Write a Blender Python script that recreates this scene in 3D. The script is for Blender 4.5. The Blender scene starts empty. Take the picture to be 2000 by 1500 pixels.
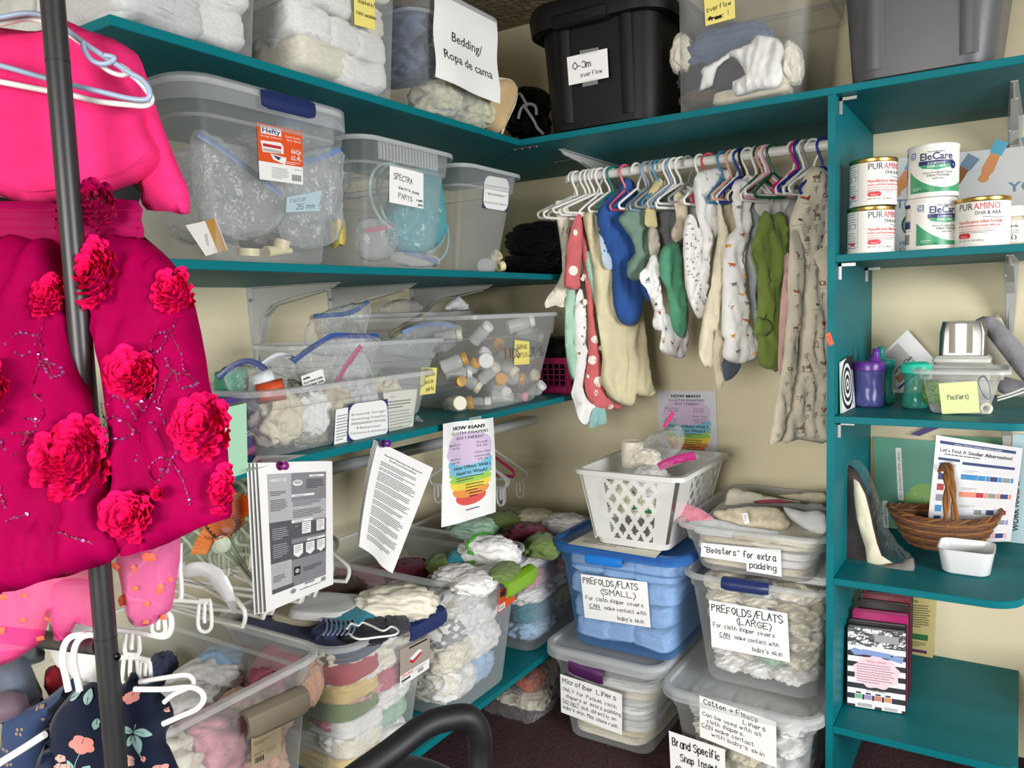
import bpy, math, random
import numpy as np
from mathutils import Vector, Matrix, noise
from mathutils.geometry import tessellate_polygon, delaunay_2d_cdt

# ------------------------------------------------------------------ camera
CAM = np.array([1.8205, -2.4696, 1.2625])
YAW, PITCH, ROLL, FPX = 0.5695, -0.0929, -0.033, 1551.4
def _axes():
    cy, sy, cp, sp = math.cos(YAW), math.sin(YAW), math.cos(PITCH), math.sin(PITCH)
    f = np.array([-sy*cp, cy*cp, sp]); r = np.array([cy, sy, 0.0]); u = np.cross(r, f)
    cr, sr = math.cos(ROLL), math.sin(ROLL)
    return cr*r+sr*u, -sr*r+cr*u, f
RT, UP, FW = _axes()
scene = bpy.context.scene
cam = bpy.data.cameras.new('camera'); cam.sensor_width = 36.0; cam.lens = FPX/2000*36.0
cam.clip_start = 0.02; cam.clip_end = 60
camo = bpy.data.objects.new('camera', cam); scene.collection.objects.link(camo)
M = Matrix(((RT[0], UP[0], -FW[0], CAM[0]), (RT[1], UP[1], -FW[1], CAM[1]), (RT[2], UP[2], -FW[2], CAM[2]), (0, 0, 0, 1)))
camo.matrix_world = M
scene.camera = camo
# ------------------------------------------------------------------ world, lights, exposure
scene.view_settings.view_transform = 'Standard'; scene.view_settings.look = 'None'
scene.view_settings.gamma = 1.0; scene.view_settings.use_curve_mapping = False
scene.view_settings.exposure = -0.1
try:
    scene.cycles.max_bounces = 7; scene.cycles.diffuse_bounces = 3; scene.cycles.glossy_bounces = 3
    scene.cycles.transmission_bounces = 4; scene.cycles.transparent_max_bounces = 32
    scene.cycles.caustics_reflective = False; scene.cycles.caustics_refractive = False
    scene.cycles.use_denoising = True
    scene.cycles.sample_clamp_indirect = 4.0
except Exception: pass
world = bpy.data.worlds.new('daylight'); scene.world = world; world.use_nodes = True
world.node_tree.nodes['Background'].inputs[0].default_value = (0.80, 0.88, 1.0, 1)
world.node_tree.nodes['Background'].inputs[1].default_value = 1.0
def area(name, loc, target, sx, sy, power, col, spread=math.pi):
    l = bpy.data.lights.new(name, 'AREA'); l.shape = 'RECTANGLE'; l.size = sx; l.size_y = sy; l.energy = power; l.color = col; l.spread = spread
    o = bpy.data.objects.new(name, l); scene.collection.objects.link(o); o.location = loc
    d = Vector(target)-Vector(loc); o.rotation_euler = d.to_track_quat('-Z', 'Y').to_euler()
    return o
area('window_daylight_front', (1.4, -4.50, 1.25), (0.95, 0, 0.35), 1.6, 1.1, 30, (1.0, 0.98, 0.95), 1.5)
area('window_daylight_side', (4.15, -2.1, 1.3), (0.5, -1.0, 0.75), 1.4, 1.1, 50, (0.96, 0.98, 1.0), 1.9)

# ------------------------------------------------------------------ pixel of the photograph -> point in the room
def ray(u, v): return FW + RT*(u-1000)/FPX - UP*(v-750)/FPX
def px(u, v, x=None, y=None, z=None, d=None):
    r = ray(u, v)
    if x is not None: t = (x-CAM[0])/r[0]
    elif y is not None: t = (y-CAM[1])/r[1]
    elif z is not None: t = (z-CAM[2])/r[2]
    else: t = d
    return CAM + r*t
def pxp(u, v, p0, n):
    r = ray(u, v); n = np.asarray(n, float)
    return CAM + r*(((np.asarray(p0, float)-CAM)@n)/(r@n))
def depth(P): return float((np.asarray(P, float)-CAM)@FW)
def unit(v): v = np.asarray(v, float); return v/max(1e-9, np.linalg.norm(v))

# ------------------------------------------------------------------ materials
def lin(h):
    if isinstance(h, str):
        h = h.lstrip('#'); c = [int(h[i:i+2], 16)/255 for i in (0, 2, 4)]
    else: c = [x/255 for x in h]
    return tuple(((x+0.055)/1.055)**2.4 if x > 0.04045 else x/12.92 for x in c)
MATS = {}
def bsdf(m): return m.node_tree.nodes['Principled BSDF']
def mat(h, rough=0.6, metal=0.0, kind='plain', key=None, **k):
    key = key or f'{kind}_{h}_{rough}_{metal}_{sorted(k.items())}'
    if key in MATS: return MATS[key]
    m = bpy.data.materials.new(key[:50]); m.use_nodes = True; nt = m.node_tree; N = nt.nodes; L = nt.links
    b = bsdf(m); c = lin(h); b.inputs['Base Color'].default_value = (*c, 1)
    b.inputs['Roughness'].default_value = rough; b.inputs['Metallic'].default_value = metal
    if 'spec' in k: b.inputs['Specular IOR Level'].default_value = k['spec']
    if kind in ('fabric', 'knit', 'wall', 'ceiling', 'carpet', 'paint', 'paper', 'foil'):
        tc = N.new('ShaderNodeTexCoord'); no = N.new('ShaderNodeTexNoise'); bu = N.new('ShaderNodeBump')
        L.new(tc.outputs['Object'], no.inputs['Vector'])
        sc, st, ds = dict(fabric=(420, .25, .002), knit=(160, .6, .003), wall=(55, .12, .003), ceiling=(42, 1.0, .02), carpet=(190, 1.0, .012), paint=(30, .25, .002), paper=(14, .12, .004), foil=(45, .7, .01))[kind]
        no.inputs['Scale'].default_value = sc; no.inputs['Detail'].default_value = 4
        bu.inputs['Strength'].default_value = st; bu.inputs['Distance'].default_value = ds
        L.new(no.outputs[0], bu.inputs['Height']); L.new(bu.outputs[0], b.inputs['Normal'])
        if kind in ('wall', 'paint', 'carpet', 'fabric', 'knit', 'ceiling'):
            n2 = N.new('ShaderNodeTexNoise'); n2.inputs['Scale'].default_value = dict(wall=2.5, paint=9, carpet=150, fabric=18, knit=60, ceiling=30)[kind]
            n2.inputs['Detail'].default_value = 5
            if kind == 'paint':
                mp = N.new('ShaderNodeMapping'); mp.inputs['Scale'].default_value = (1, .12, 1) if k.get('grain') != 'x' else (.12, 1, 1)
                L.new(tc.outputs['Object'], mp.inputs[0]); L.new(mp.outputs[0], n2.inputs['Vector'])
            else: L.new(tc.outputs['Object'], n2.inputs['Vector'])
            mr = N.new('ShaderNodeMapRange'); a = dict(wall=.06, paint=.16, carpet=.55, fabric=.10, knit=.18, ceiling=.25)[kind]
            mr.inputs[1].default_value = .3; mr.inputs[2].default_value = .7
            mr.inputs[3].default_value = 1-a; mr.inputs[4].default_value = 1+a
            mx = N.new('ShaderNodeMix'); mx.data_type = 'RGBA'; mx.blend_type = 'MULTIPLY'; mx.inputs[0].default_value = 1
            mx.inputs[6].default_value = (*c, 1); L.new(n2.outputs[0], mr.inputs[0])
            cb = N.new('ShaderNodeCombineColor')
            for i in range(3): L.new(mr.outputs[0], cb.inputs[i])
            L.new(cb.outputs[0], mx.inputs[7]); L.new(mx.outputs[2], b.inputs['Base Color'])
    if kind in ('fabric', 'knit'):
        b.inputs['Sheen Weight'].default_value = k.get('sheen', .15); b.inputs['Specular IOR Level'].default_value = k.get('spec', .2)
    MATS[key] = m; return m
def clear(h, a=.25, rough=.3, edge=.55, key=None, through=None, crinkle=0, spec=.5):
    """thin plastic: a share `a` of the light meets tinted plastic, the rest passes straight through; more plastic shows at grazing angles"""
    key = key or f'clear_{h}_{a}_{rough}_{edge}_{through}_{crinkle}_{spec}'
    if key in MATS: return MATS[key]
    m = bpy.data.materials.new(key[:50]); m.use_nodes = True; nt = m.node_tree; N = nt.nodes; L = nt.links
    b = bsdf(m); b.inputs['Base Color'].default_value = (*lin(h), 1); b.inputs['Roughness'].default_value = rough
    b.inputs['Specular IOR Level'].default_value = spec
    t = N.new('ShaderNodeBsdfTransparent'); t.inputs[0].default_value = (*(lin(through) if through else (1, 1, 1)), 1)
    lw = N.new('ShaderNodeLayerWeight'); lw.inputs[0].default_value = .35
    mr = N.new('ShaderNodeMapRange'); mr.inputs[3].default_value = a; mr.inputs[4].default_value = min(1, a+edge)
    mx = N.new('ShaderNodeMixShader'); out = N['Material Output']
    L.new(lw.outputs['Facing'], mr.inputs[0]); L.new(mr.outputs[0], mx.inputs[0])
    L.new(t.outputs[0], mx.inputs[1]); L.new(b.outputs[0], mx.inputs[2]); L.new(mx.outputs[0], out.inputs[0])
    if crinkle:
        tc = N.new('ShaderNodeTexCoord'); no = N.new('ShaderNodeTexNoise'); no.inputs['Scale'].default_value = crinkle
        no.inputs['Detail'].default_value = 3; bu = N.new('ShaderNodeBump'); bu.inputs['Strength'].default_value = 1; bu.inputs['Distance'].default_value = .02
        L.new(tc.outputs['Object'], no.inputs['Vector']); L.new(no.outputs[0], bu.inputs['Height'])
        L.new(bu.outputs[0], b.inputs['Normal']); L.new(bu.outputs[0], lw.inputs['Normal'])
        # bright crinkles: glossy film
        mr.inputs[1].default_value = .15
    MATS[key] = m; return m
FROST = clear('c9cdcc', .13, .32, .42)
FROSTRIM = clear('dcdfde', .34, .3, .4)
BAGMAT = clear('e6e8e8', .10, .12, .75, crinkle=26, spec=.9)
ZIPBAG = clear('dfe4e6', .16, .15, .7, crinkle=18, spec=.9)
TAPE = clear('e8e8e0', .22, .25, .3)
WHITEP = mat('f6f5f2', .6, kind='paper'); INK = mat('17171a', .6); GREYINK = mat('77777c', .6)
TEAL = mat('006d75', .5, kind='paint', spec=.18); TEALX = mat('006d75', .5, kind='paint', grain='x', spec=.18)
WHITEPL = mat('e8e6de', .35); METALW = mat('b4b5b1', .45); SCREW = mat('9a9a97', .4, 1.0)

# ------------------------------------------------------------------ mesh kit
def settle(me, ang=.7):
    if len(me.polygons):
        me.polygons.foreach_set('use_smooth', [True]*len(me.polygons))
        try: me.set_sharp_from_angle(angle=ang)
        except Exception: pass
def rotz(p, a, c=(0, 0, 0)):
    x, y = p[0]-c[0], p[1]-c[1]; return (c[0]+x*math.cos(a)-y*math.sin(a), c[1]+x*math.sin(a)+y*math.cos(a), p[2])
class MB:
    def __init__(s): s.v = []; s.f = []; s.m = []
    def add(s, v, f, m=0):
        o = len(s.v); s.v.extend([tuple(map(float, p)) for p in v]); s.f.extend([tuple(i+o for i in q) for q in f]); s.m.extend([m]*len(f)); return s
    def box(s, a, b, m=0, bev=0.0):
        (x0, y0, z0), (x1, y1, z1) = a, b
        if not bev:
            return s.add([(x0, y0, z0), (x1, y0, z0), (x1, y1, z0), (x0, y1, z0), (x0, y0, z1), (x1, y0, z1), (x1, y1, z1), (x0, y1, z1)],
                         [(0, 3, 2, 1), (4, 5, 6, 7), (0, 1, 5, 4), (1, 2, 6, 5), (2, 3, 7, 6), (3, 0, 4, 7)], m)
        L = [rr(x0+bev, x1-bev, y0+bev, y1-bev, bev*.3+1e-4, z0, 2), rr(x0, x1, y0, y1, bev, z0+bev, 2), rr(x0, x1, y0, y1, bev, z1-bev, 2), rr(x0+bev, x1-bev, y0+bev, y1-bev, bev*.3+1e-4, z1, 2)]
        return s.loft(L, True, True, m)
    def loft(s, loops, cap0=False, cap1=False, m=0, closed=True):
        o = len(s.v); n = len(loops[0]); v = [p for l in loops for p in l]; f = []
        for i in range(len(loops)-1):
            for j in range(n if closed else n-1):
                k = (j+1) % n; f.append((i*n+j, i*n+k, (i+1)*n+k, (i+1)*n+j))
        if cap0: f.append(tuple(reversed(range(n))))
        if cap1: f.append(tuple(range((len(loops)-1)*n, len(loops)*n)))
        return s.add(v, f, m)
    def tube(s, path, r, n=8, closed=False, caps=True, m=0, flat=1.0):
        P = [np.array(p, float) for p in path]; K = len(P); rs = r if isinstance(r, (list, tuple)) else [r]*K
        loops = []; prev = None
        for i in range(K):
            if closed: t = P[(i+1) % K]-P[i-1]
            else: t = P[min(i+1, K-1)]-P[max(i-1, 0)]
            t = unit(t)
            if prev is None:
                a = np.array([0, 0, 1.0]) if abs(t[2]) < .9 else np.array([1.0, 0, 0]); nx = unit(np.cross(t, a))
            else: nx = unit(prev-t*(prev@t))
            prev = nx; ny = np.cross(t, nx)
            loops.append([tuple(P[i]+rs[i]*(math.cos(2*math.pi*j/n)*nx*flat+math.sin(2*math.pi*j/n)*ny)) for j in range(n)])
        if closed: loops.append(loops[0])
        return s.loft(loops, caps and not closed, caps and not closed, m)
    def lathe(s, prof, n=24, c=(0, 0, 0), axis=None, m=0, caps=(False, False)):
        loops = []
        for r, z in prof: loops.append([(r*math.cos(2*math.pi*j/n), r*math.sin(2*math.pi*j/n), z) for j in range(n)])
        if axis is not None:
            q = Vector((0, 0, 1)).rotation_difference(Vector(axis)); loops = [[tuple(q @ Vector(p)) for p in l] for l in loops]
        loops = [[(p[0]+c[0], p[1]+c[1], p[2]+c[2]) for p in l] for l in loops]
        return s.loft(loops, caps[0], caps[1], m)
    def grid(s, fn, nu, nv, m=0):
        v = [tuple(fn(i/nu, j/nv)) for j in range(nv+1) for i in range(nu+1)]
        f = [(j*(nu+1)+i, j*(nu+1)+i+1, (j+1)*(nu+1)+i+1, (j+1)*(nu+1)+i) for j in range(nv) for i in range(nu)]
        return s.add(v, f, m)
    def xf(s, fn): s.v = [tuple(fn(p)) for p in s.v]; return s
    def build(s, name, mats, parent=None, ang=.7, label=None):
        if not isinstance(mats, (list, tuple)): mats = [mats]
        V_ = np.array(s.v, float).reshape(-1, 3)
        if parent is None:
            o_ = np.array([(V_[:, 0].min()+V_[:, 0].max())/2, (V_[:, 1].min()+V_[:, 1].max())/2, V_[:, 2].min()]); loc = o_
        else: o_ = wloc(parent); loc = np.zeros(3)
        me = bpy.data.meshes.new(name); me.from_pydata((V_-o_).tolist(), [], s.f)
        for q in mats: me.materials.append(q)
        if len(mats) > 1: me.polygons.foreach_set('material_index', s.m)
        settle(me, ang); me.update()
        ob = bpy.data.objects.new(name, me); scene.collection.objects.link(ob); ob.location = loc
        if parent is not None: ob.parent = parent
        if label: ob['label'] = label
        return ob
def wloc(o):
    p = np.zeros(3)
    while o is not None: p = p+np.array(o.location); o = o.parent
    return p
def rr(x0, x1, y0, y1, r, z, n=5):
    out = []
    for cx, cy, a0 in ((x1-r, y1-r, 0), (x0+r, y1-r, 90), (x0+r, y0+r, 180), (x1-r, y0+r, 270)):
        for i in range(n+1):
            a = math.radians(a0+90*i/n); out.append((cx+r*math.cos(a), cy+r*math.sin(a), z))
    return out
def tag(o, label, cat, group=None, kind=None):
    o['label'] = label; o['category'] = cat
    if group: o['group'] = group
    if kind: o['kind'] = kind
    return o
def thing(name, loc, label, cat, group=None):
    o = bpy.data.objects.new(name, None); o.empty_display_size = .02; scene.collection.objects.link(o); o.location = tuple(map(float, loc))
    return tag(o, label, cat, group)
def struct(name, mb, m, ang=.7):
    o = mb.build(name, m, None, ang); o['kind'] = 'structure'; return o
def spline(pts, n=8, closed=False):
    P = [np.array(p, float) for p in pts]; K = len(P); out = []
    R_ = range(K if closed else K-1)
    for i in R_:
        p0 = P[(i-1) % K] if closed or i > 0 else P[i]; p1 = P[i]; p2 = P[(i+1) % K]; p3 = P[(i+2) % K] if closed or i+2 < K else P[(i+1) % K]
        for j in range(n):
            t = j/n; out.append(.5*((2*p1)+(-p0+p2)*t+(2*p0-5*p1+4*p2-p3)*t*t+(-p0+3*p1-3*p2+p3)*t**3))
    if not closed: out.append(P[-1])
    return out
def nz(p, s=1.0, seed=0): return noise.noise(Vector((p[0]*s+seed*7.13, p[1]*s-seed*3.7, p[2]*s+seed*1.9)))

# ------------------------------------------------------------------ printed and hand-written sheets
_TX = {}
def text2d(s, bold=0.0):
    k = (s, bold)
    if k not in _TX:
        cu = bpy.data.curves.new('t', 'FONT'); cu.body = s; cu.size = 1; cu.resolution_u = 2; cu.fill_mode = 'FRONT'; cu.offset = bold
        ob = bpy.data.objects.new('t', cu); scene.collection.objects.link(ob)
        dg = bpy.context.evaluated_depsgraph_get(); me = ob.evaluated_get(dg).to_mesh()
        v = [(p.co[0], p.co[1]) for p in me.vertices]; f = [tuple(p.vertices) for p in me.polygons]
        ob.evaluated_get(dg).to_mesh_clear(); bpy.data.objects.remove(ob); bpy.data.curves.remove(cu)
        w = max([p[0] for p in v], default=0); _TX[k] = (v, f, w)
    return _TX[k]
GLY = {'A': '022842|1535', 'B': '02083847363505|3544433202', 'C': '472806042243', 'D': '02082846442202', 'E': '48080242|0535', 'F': '480802|0535', 'G': '4728060422434525', 'H': '0208|4248|0545', 'I': '2822', 'J': '48432203', 'K': '0208|480542', 'L': '080242', 'M': '0208254842', 'N': '02084248', 'O': '28060422444628', 'P': '020838473605', 'Q': '28060422444628|2442', 'R': '020838473605|2542', 'S': '4728070644432203', 'T': '0848|2822', 'U': '0803224348', 'V': '082248', 'W': '0812263248', 'X': '0248|0842', 'Y': '082548|2522', 'Z': '08480242',
 'a': '361604031232|363242', 'b': '0802|052635332203', 'c': '35261604122233', 'd': '3832|3516041233', 'e': '043435261604122233', 'f': '37281712|0525', 'g': '3616041233|36312000', 'h': '0802|0516263532', 'i': '1612|1817', 'j': '26211000|2827', 'k': '0802|350432', 'l': '1812', 'm': '0602|05162522|25364542', 'n': '0602|0516263532', 'o': '16041222342616', 'p': '0600|052635332203', 'q': '3630|3516041233', 'r': '0602|041626', 's': '3526160533221203', 't': '18132233|0626', 'u': '0603122233|3632', 'v': '062246', 'w': '0612253246', 'x': '0632|0236', 'y': '0623|3610', 'z': '06360232',
 '0': '28060422444628', '1': '172822', '2': '0728460242', '3': '07284735444322031', '5': '48080535444202', '6': '472806032243454505', '-': '0535', '/': '0048', '(': '28060420', ')': '08262400', '"': '1817|3837', "'": '1816', '.': '1213', ',': '1301', '+': '0545|2723', '!': '2824|2223', '_': '0141'}
class Sheet:
    def __init__(s, W, H): s.W, s.H = W, H; s.L = []; s.mats = []
    def _m(s, m):
        if m not in s.mats: s.mats.append(m)
        return s.mats.index(m)
    def raw(s, v, f, m, z=1): s.L.append((v, f, s._m(m), z)); return s
    def rect(s, x, y, w, h, m, z=1, nx=None, ny=None, rot=0, skew=0):
        nx = nx or max(1, int(abs(w)/s.W*12)); ny = ny or max(1, int(abs(h)/s.H*12))
        v = []
        for j in range(ny+1):
            for i in range(nx+1):
                a, b = w*i/nx, h*j/ny; a += b*skew
                v.append((x+a*math.cos(rot)-b*math.sin(rot), y+a*math.sin(rot)+b*math.cos(rot)))
        f = [(j*(nx+1)+i, j*(nx+1)+i+1, (j+1)*(nx+1)+i+1, (j+1)*(nx+1)+i) for j in range(ny) for i in range(nx)]
        return s.raw(v, f, m, z)
    def base(s, m, nx=16, ny=16): return s.rect(0, 0, s.W, s.H, m, 0, nx, ny)
    def poly(s, pts, m, z=1):
        t = tessellate_polygon([[Vector((p[0], p[1], 0)) for p in pts]]); return s.raw(list(pts), [tuple(q) for q in t], m, z)
    def ell(s, x, y, rx, ry, m, z=1, n=20, rot=0):
        return s.poly([(x+rx*math.cos(a)*math.cos(rot)-ry*math.sin(a)*math.sin(rot), y+rx*math.cos(a)*math.sin(rot)+ry*math.sin(a)*math.cos(rot)) for a in [2*math.pi*i/n for i in range(n)]], m, z)
    def rbox(s, x, y, w, h, r, m, z=1):
        return s.poly([(p[0], p[1]) for p in rr(x, x+w, y, y+h, r, 0, 6)], m, z)
    def stroke(s, pts, w, m, z=2):
        for a, b in zip(pts, pts[1:]):
            a = np.array(a, float); b = np.array(b, float); d = b-a; L = np.hypot(*d)
            if L < 1e-7: continue
            d /= L; n = np.array([-d[1], d[0]])*w/2; e = d*w*.35
            s.raw([tuple(a-n-e), tuple(b-n+e), tuple(b+n+e), tuple(a+n-e)], [(0, 1, 2, 3)], m, z)
        return s
    def text(s, x, y, t, size, m=None, bold=0.0, align='l', z=2, rot=0, fit=None):
        m = m or INK; v, f, w = text2d(t, bold); sx = 1.0
        if fit: sx = fit/(w*size) if w else 1
        ox = {'l': 0, 'c': -w*size*sx/2, 'r': -w*size*sx}[align]; c, sn = math.cos(rot), math.sin(rot)
        out = []
        for p in v:
            a, b = p[0]*size*sx+ox, p[1]*size; out.append((x+a*c-b*sn, y+a*sn+b*c))
        return s.raw(out, f, m, z)
    def hand(s, x, y, t, size, w=None, m=None, z=2, rot=0, align='l', seed=1, fit=None):
        """size = cap height"""
        m = m or INK; rnd = random.Random(seed+len(t)); w = w or max(size*.125, .0012); k = size/6.0
        adv = lambda ch: 3.2 if ch == ' ' else (2.4 if ch in "il.,'!()" else (5.4 if ch.isupper() or ch in 'mw' else 4.5))
        tot = sum(adv(c) for c in t)*k; sx = 1.0
        if fit: sx = fit/tot; tot = fit
        cx = {'l': 0, 'c': -tot/2, 'r': -tot}[align]; cs, sn = math.cos(rot), math.sin(rot)
        for ch in t:
            jy = rnd.uniform(-.4, .4)*k; sc = rnd.uniform(.92, 1.08)
            for st in GLY.get(ch, '').split('|'):
                pts = [(cx+(int(st[i])+rnd.uniform(-.15, .15))*k*sc*sx, (int(st[i+1])-2+rnd.uniform(-.15, .15))*k*sc+jy) for i in range(0, len(st)-1, 2)]
                pts = [(x+a*cs-b*sn, y+a*sn+b*cs) for a, b in pts]
                if len(pts) > 1: s.stroke(pts, w, m, z)
            cx += adv(ch)*k*sx
        return s
    def lines(s, x, y, w, n, dy, m=None, h=None, seed=3, z=2, last=.6, rot=0):
        """rows of print too small to read"""
        m = m or INK; h = h or dy*.35; rnd = random.Random(seed)
        for i in range(n):
            cx = 0; W = w*(last if i == n-1 else rnd.uniform(.86, 1))
            while cx < W:
                l = rnd.uniform(.03, .10)*w; l = min(l, W-cx)
                a, b = cx, -i*dy
                s.rect(x+a*math.cos(rot)-b*math.sin(rot), y+a*math.sin(rot)+b*math.cos(rot), l*.86, h, m, z, 1, 1, rot); cx += l
        return s
    def build(s, name, fn, parent=None, lift=.0004, label=None, sub=None):
        """fn(x, y) -> point on the surface; layers stand off by fractions of a millimetre"""
        mb = MB(); e = 1e-4*max(s.W, s.H)+1e-5; allv = []
        for v, f, m, z in s.L:
            if sub: v, f = split2(v, f, sub)
            o = []
            for p in v:
                P = np.array(fn(p[0], p[1]), float); A = np.array(fn(p[0]+e, p[1]), float)-P; B = np.array(fn(p[0], p[1]+e), float)-P
                n = unit(np.cross(A, B)); o.append(P+n*lift*(z+.0))
            mb.add(o, f, m)
        return mb.build(name, s.mats, parent, 3.2, label)
def split2(v, f, L):
    v = [tuple(p) for p in v]; T = [(q[0], q[i], q[i+1]) for q in f for i in range(1, len(q)-1)]
    for _ in range(5):
        mid = {}; out = []; hit = False
        def mp(a, b):
            k = (min(a, b), max(a, b))
            if k not in mid: mid[k] = len(v); v.append(((v[a][0]+v[b][0])/2, (v[a][1]+v[b][1])/2))
            return mid[k]
        long_ = lambda a, b: (v[a][0]-v[b][0])**2+(v[a][1]-v[b][1])**2 > L*L
        for a, b, c in T:
            e = (long_(a, b), long_(b, c), long_(c, a)); n = sum(e)
            if n == 0: out.append((a, b, c)); continue
            hit = True
            while not e[0]: a, b, c = b, c, a; e = (long_(a, b), long_(b, c), long_(c, a))
            if n == 1: m = mp(a, b); out += [(a, m, c), (m, b, c)]
            elif n == 3: m, n_, o = mp(a, b), mp(b, c), mp(c, a); out += [(a, m, o), (m, b, n_), (o, n_, c), (m, n_, o)]
            elif e[1]: m, n_ = mp(a, b), mp(b, c); out += [(a, m, c), (m, n_, c), (m, b, n_)]
            else: m, o = mp(a, b), mp(c, a); out += [(a, m, o), (m, b, c), (m, c, o)]
        T = out
        if not hit: break
    return v, T
def quad(a, b, c, d, W, H, bulge=None):
    """a = bottom left, b = bottom right, c = top right, d = top left"""
    a, b, c, d = [np.asarray(p, float) for p in (a, b, c, d)]
    nrm = unit(np.cross(b-a, d-a))
    def fn(x, y):
        s_, t_ = x/W, y/H; P = (a*(1-s_)+b*s_)*(1-t_)+(d*(1-s_)+c*s_)*t_
        return P+nrm*(bulge(s_, t_) if bulge else 0)
    return fn
def dims(a, b, c, d):
    n = lambda p, q: float(np.linalg.norm(np.asarray(p)-np.asarray(q))); return (n(a, b)+n(d, c))/2, (n(a, d)+n(b, c))/2

# ------------------------------------------------------------------ soft things
def inside(pts, P):
    x, y = pts[:, 0], pts[:, 1]; c = np.zeros(len(pts), bool); j = len(P)-1
    for i in range(len(P)):
        xi, yi = P[i]; xj, yj = P[j]
        k = ((yi > y) != (yj > y)) & (x < (xj-xi)*(y-yi)/((yj-yi) or 1e-12)+xi); c ^= k; j = i
    return c
def edist(pts, P):
    d = np.full(len(pts), 1e9)
    for i in range(len(P)):
        a = np.array(P[i]); b = np.array(P[(i+1) % len(P)]); ab = b-a; L = max(ab@ab, 1e-12)
        t = np.clip(((pts-a)@ab)/L, 0, 1); q = a+t[:, None]*ab; d = np.minimum(d, np.hypot(*(pts-q).T))
    return d
class Soft:
    """a padded cloth shape: outline (in photo pixels) laid on an upright plane through p0, given real thickness and folds"""
    def __init__(s, poly, p0, n, thick=.02, edge=None, res=.008, folds=.006, ff=28, seed=1, smooth=2, flow=.22, crease=.0):
        n = unit(n); s.n = n; s.h = unit(np.cross([0, 0, 1.0], n)); s.t = np.cross(n, s.h); s.p0 = np.asarray(p0, float)
        P = [s.uv(*q) for q in poly]
        if smooth: P = [tuple(q) for q in spline(P, smooth, True)]
        s.P = P; s.thick = thick; s.seed = seed; s.folds = folds; s.ff = ff; s.flow = flow; s.crease = crease
        A = np.array(P); lo, hi = A.min(0), A.max(0); s.edge = edge or min(min(hi-lo)*.35, .024); s.res = res; s.lo, s.hi = lo, hi
        xs = np.arange(lo[0]+res*.5, hi[0], res); ys = np.arange(lo[1]+res*.5, hi[1], res*1.3)
        G = np.array([(x+(res*.5 if k % 2 else 0), y) for k, y in enumerate(ys) for x in xs]).reshape(-1, 2)
        if len(G):
            G = G[inside(G, P)]
            if len(G): G = G[edist(G, P) > res*.45]
        s.G = G
    def uv(s, u, v):
        q = pxp(u, v, s.p0, s.n)-s.p0; return (float(q@s.h), float(q@s.t))
    def height(s, a):
        a = np.atleast_2d(np.asarray(a, float)); d = np.minimum(edist(a, s.P)/s.edge, 1); base = s.thick*np.sqrt(np.maximum(0, 1-(1-d)**2))
        F = []
        for q in a:
            w = .35*noise.noise(Vector((q[0]*s.ff*.4, q[1]*s.ff*.35, s.seed*5.1))); X = q[0]*s.ff+w*2.2; Y = q[1]*s.ff*s.flow
            F.append(1.15*(.45-abs(noise.noise(Vector((X, Y, s.seed*3.3))))*2)+.45*(.4-abs(noise.noise(Vector((X*2.1+3, Y*2, s.seed*1.3))))*2)
                     + s.crease*(.5-abs(noise.noise(Vector((q[0]*s.ff*1.1+5, q[1]*s.ff*.9, s.seed*2.1))))*2))
        F = np.array(F)
        return base+s.folds*F*np.minimum(1, d*2.5+.25)
    def point(s, a, side=1, lift=0):
        a = np.asarray(a, float); return s.p0+s.h*a[0]+s.t*a[1]+s.n*(side*float(s.height(a)[0])+lift)
    def fn(s): return lambda x, y: s.point((x, y))
    def mesh(s, mb=None, m=0):
        mb = mb or MB(); nb = len(s.P); pts = [Vector(q) for q in s.P]+[Vector((float(q[0]), float(q[1]))) for q in s.G]
        r = delaunay_2d_cdt(pts, [], [list(range(nb))], 1, 1e-7); V2 = np.array([(v[0], v[1]) for v in r[0]]); F = [tuple(f) for f in r[2]]
        if len(V2) == 0: return mb
        H = s.height(V2); bd = edist(V2, s.P) < s.res*.05
        rim = s.folds*np.array([noise.noise(Vector((q[0]*s.ff, q[1]*s.ff*s.flow, s.seed*3.3))) for q in V2])
        B0 = s.p0+V2[:, :1]*s.h+V2[:, 1:]*s.t
        top = B0+s.n*np.where(bd, rim, H)[:, None]; bot = B0+s.n*np.where(bd, rim, -s.thick*np.sqrt(np.maximum(0, 1-(1-np.minimum(edist(V2, s.P)/s.edge, 1))**2)))[:, None]
        n = len(V2); idx = {i: i for i in range(n)}; vv = list(top); bi = {}
        for i in range(n):
            if bd[i]: bi[i] = i
            else: bi[i] = len(vv); vv.append(bot[i])
        a2 = []
        for f in F:
            a, b, c = [V2[k] for k in f[:3]]; ccw = (b[0]-a[0])*(c[1]-a[1])-(b[1]-a[1])*(c[0]-a[0]) > 0
            g = f if ccw else tuple(reversed(f)); a2.append(g); a2.append(tuple(bi[k] for k in reversed(g)))
        return mb.add(vv, a2, m)
    def build(s, name, m, parent=None, label=None): return s.mesh().build(name, m, parent, 1.4, label)

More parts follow.
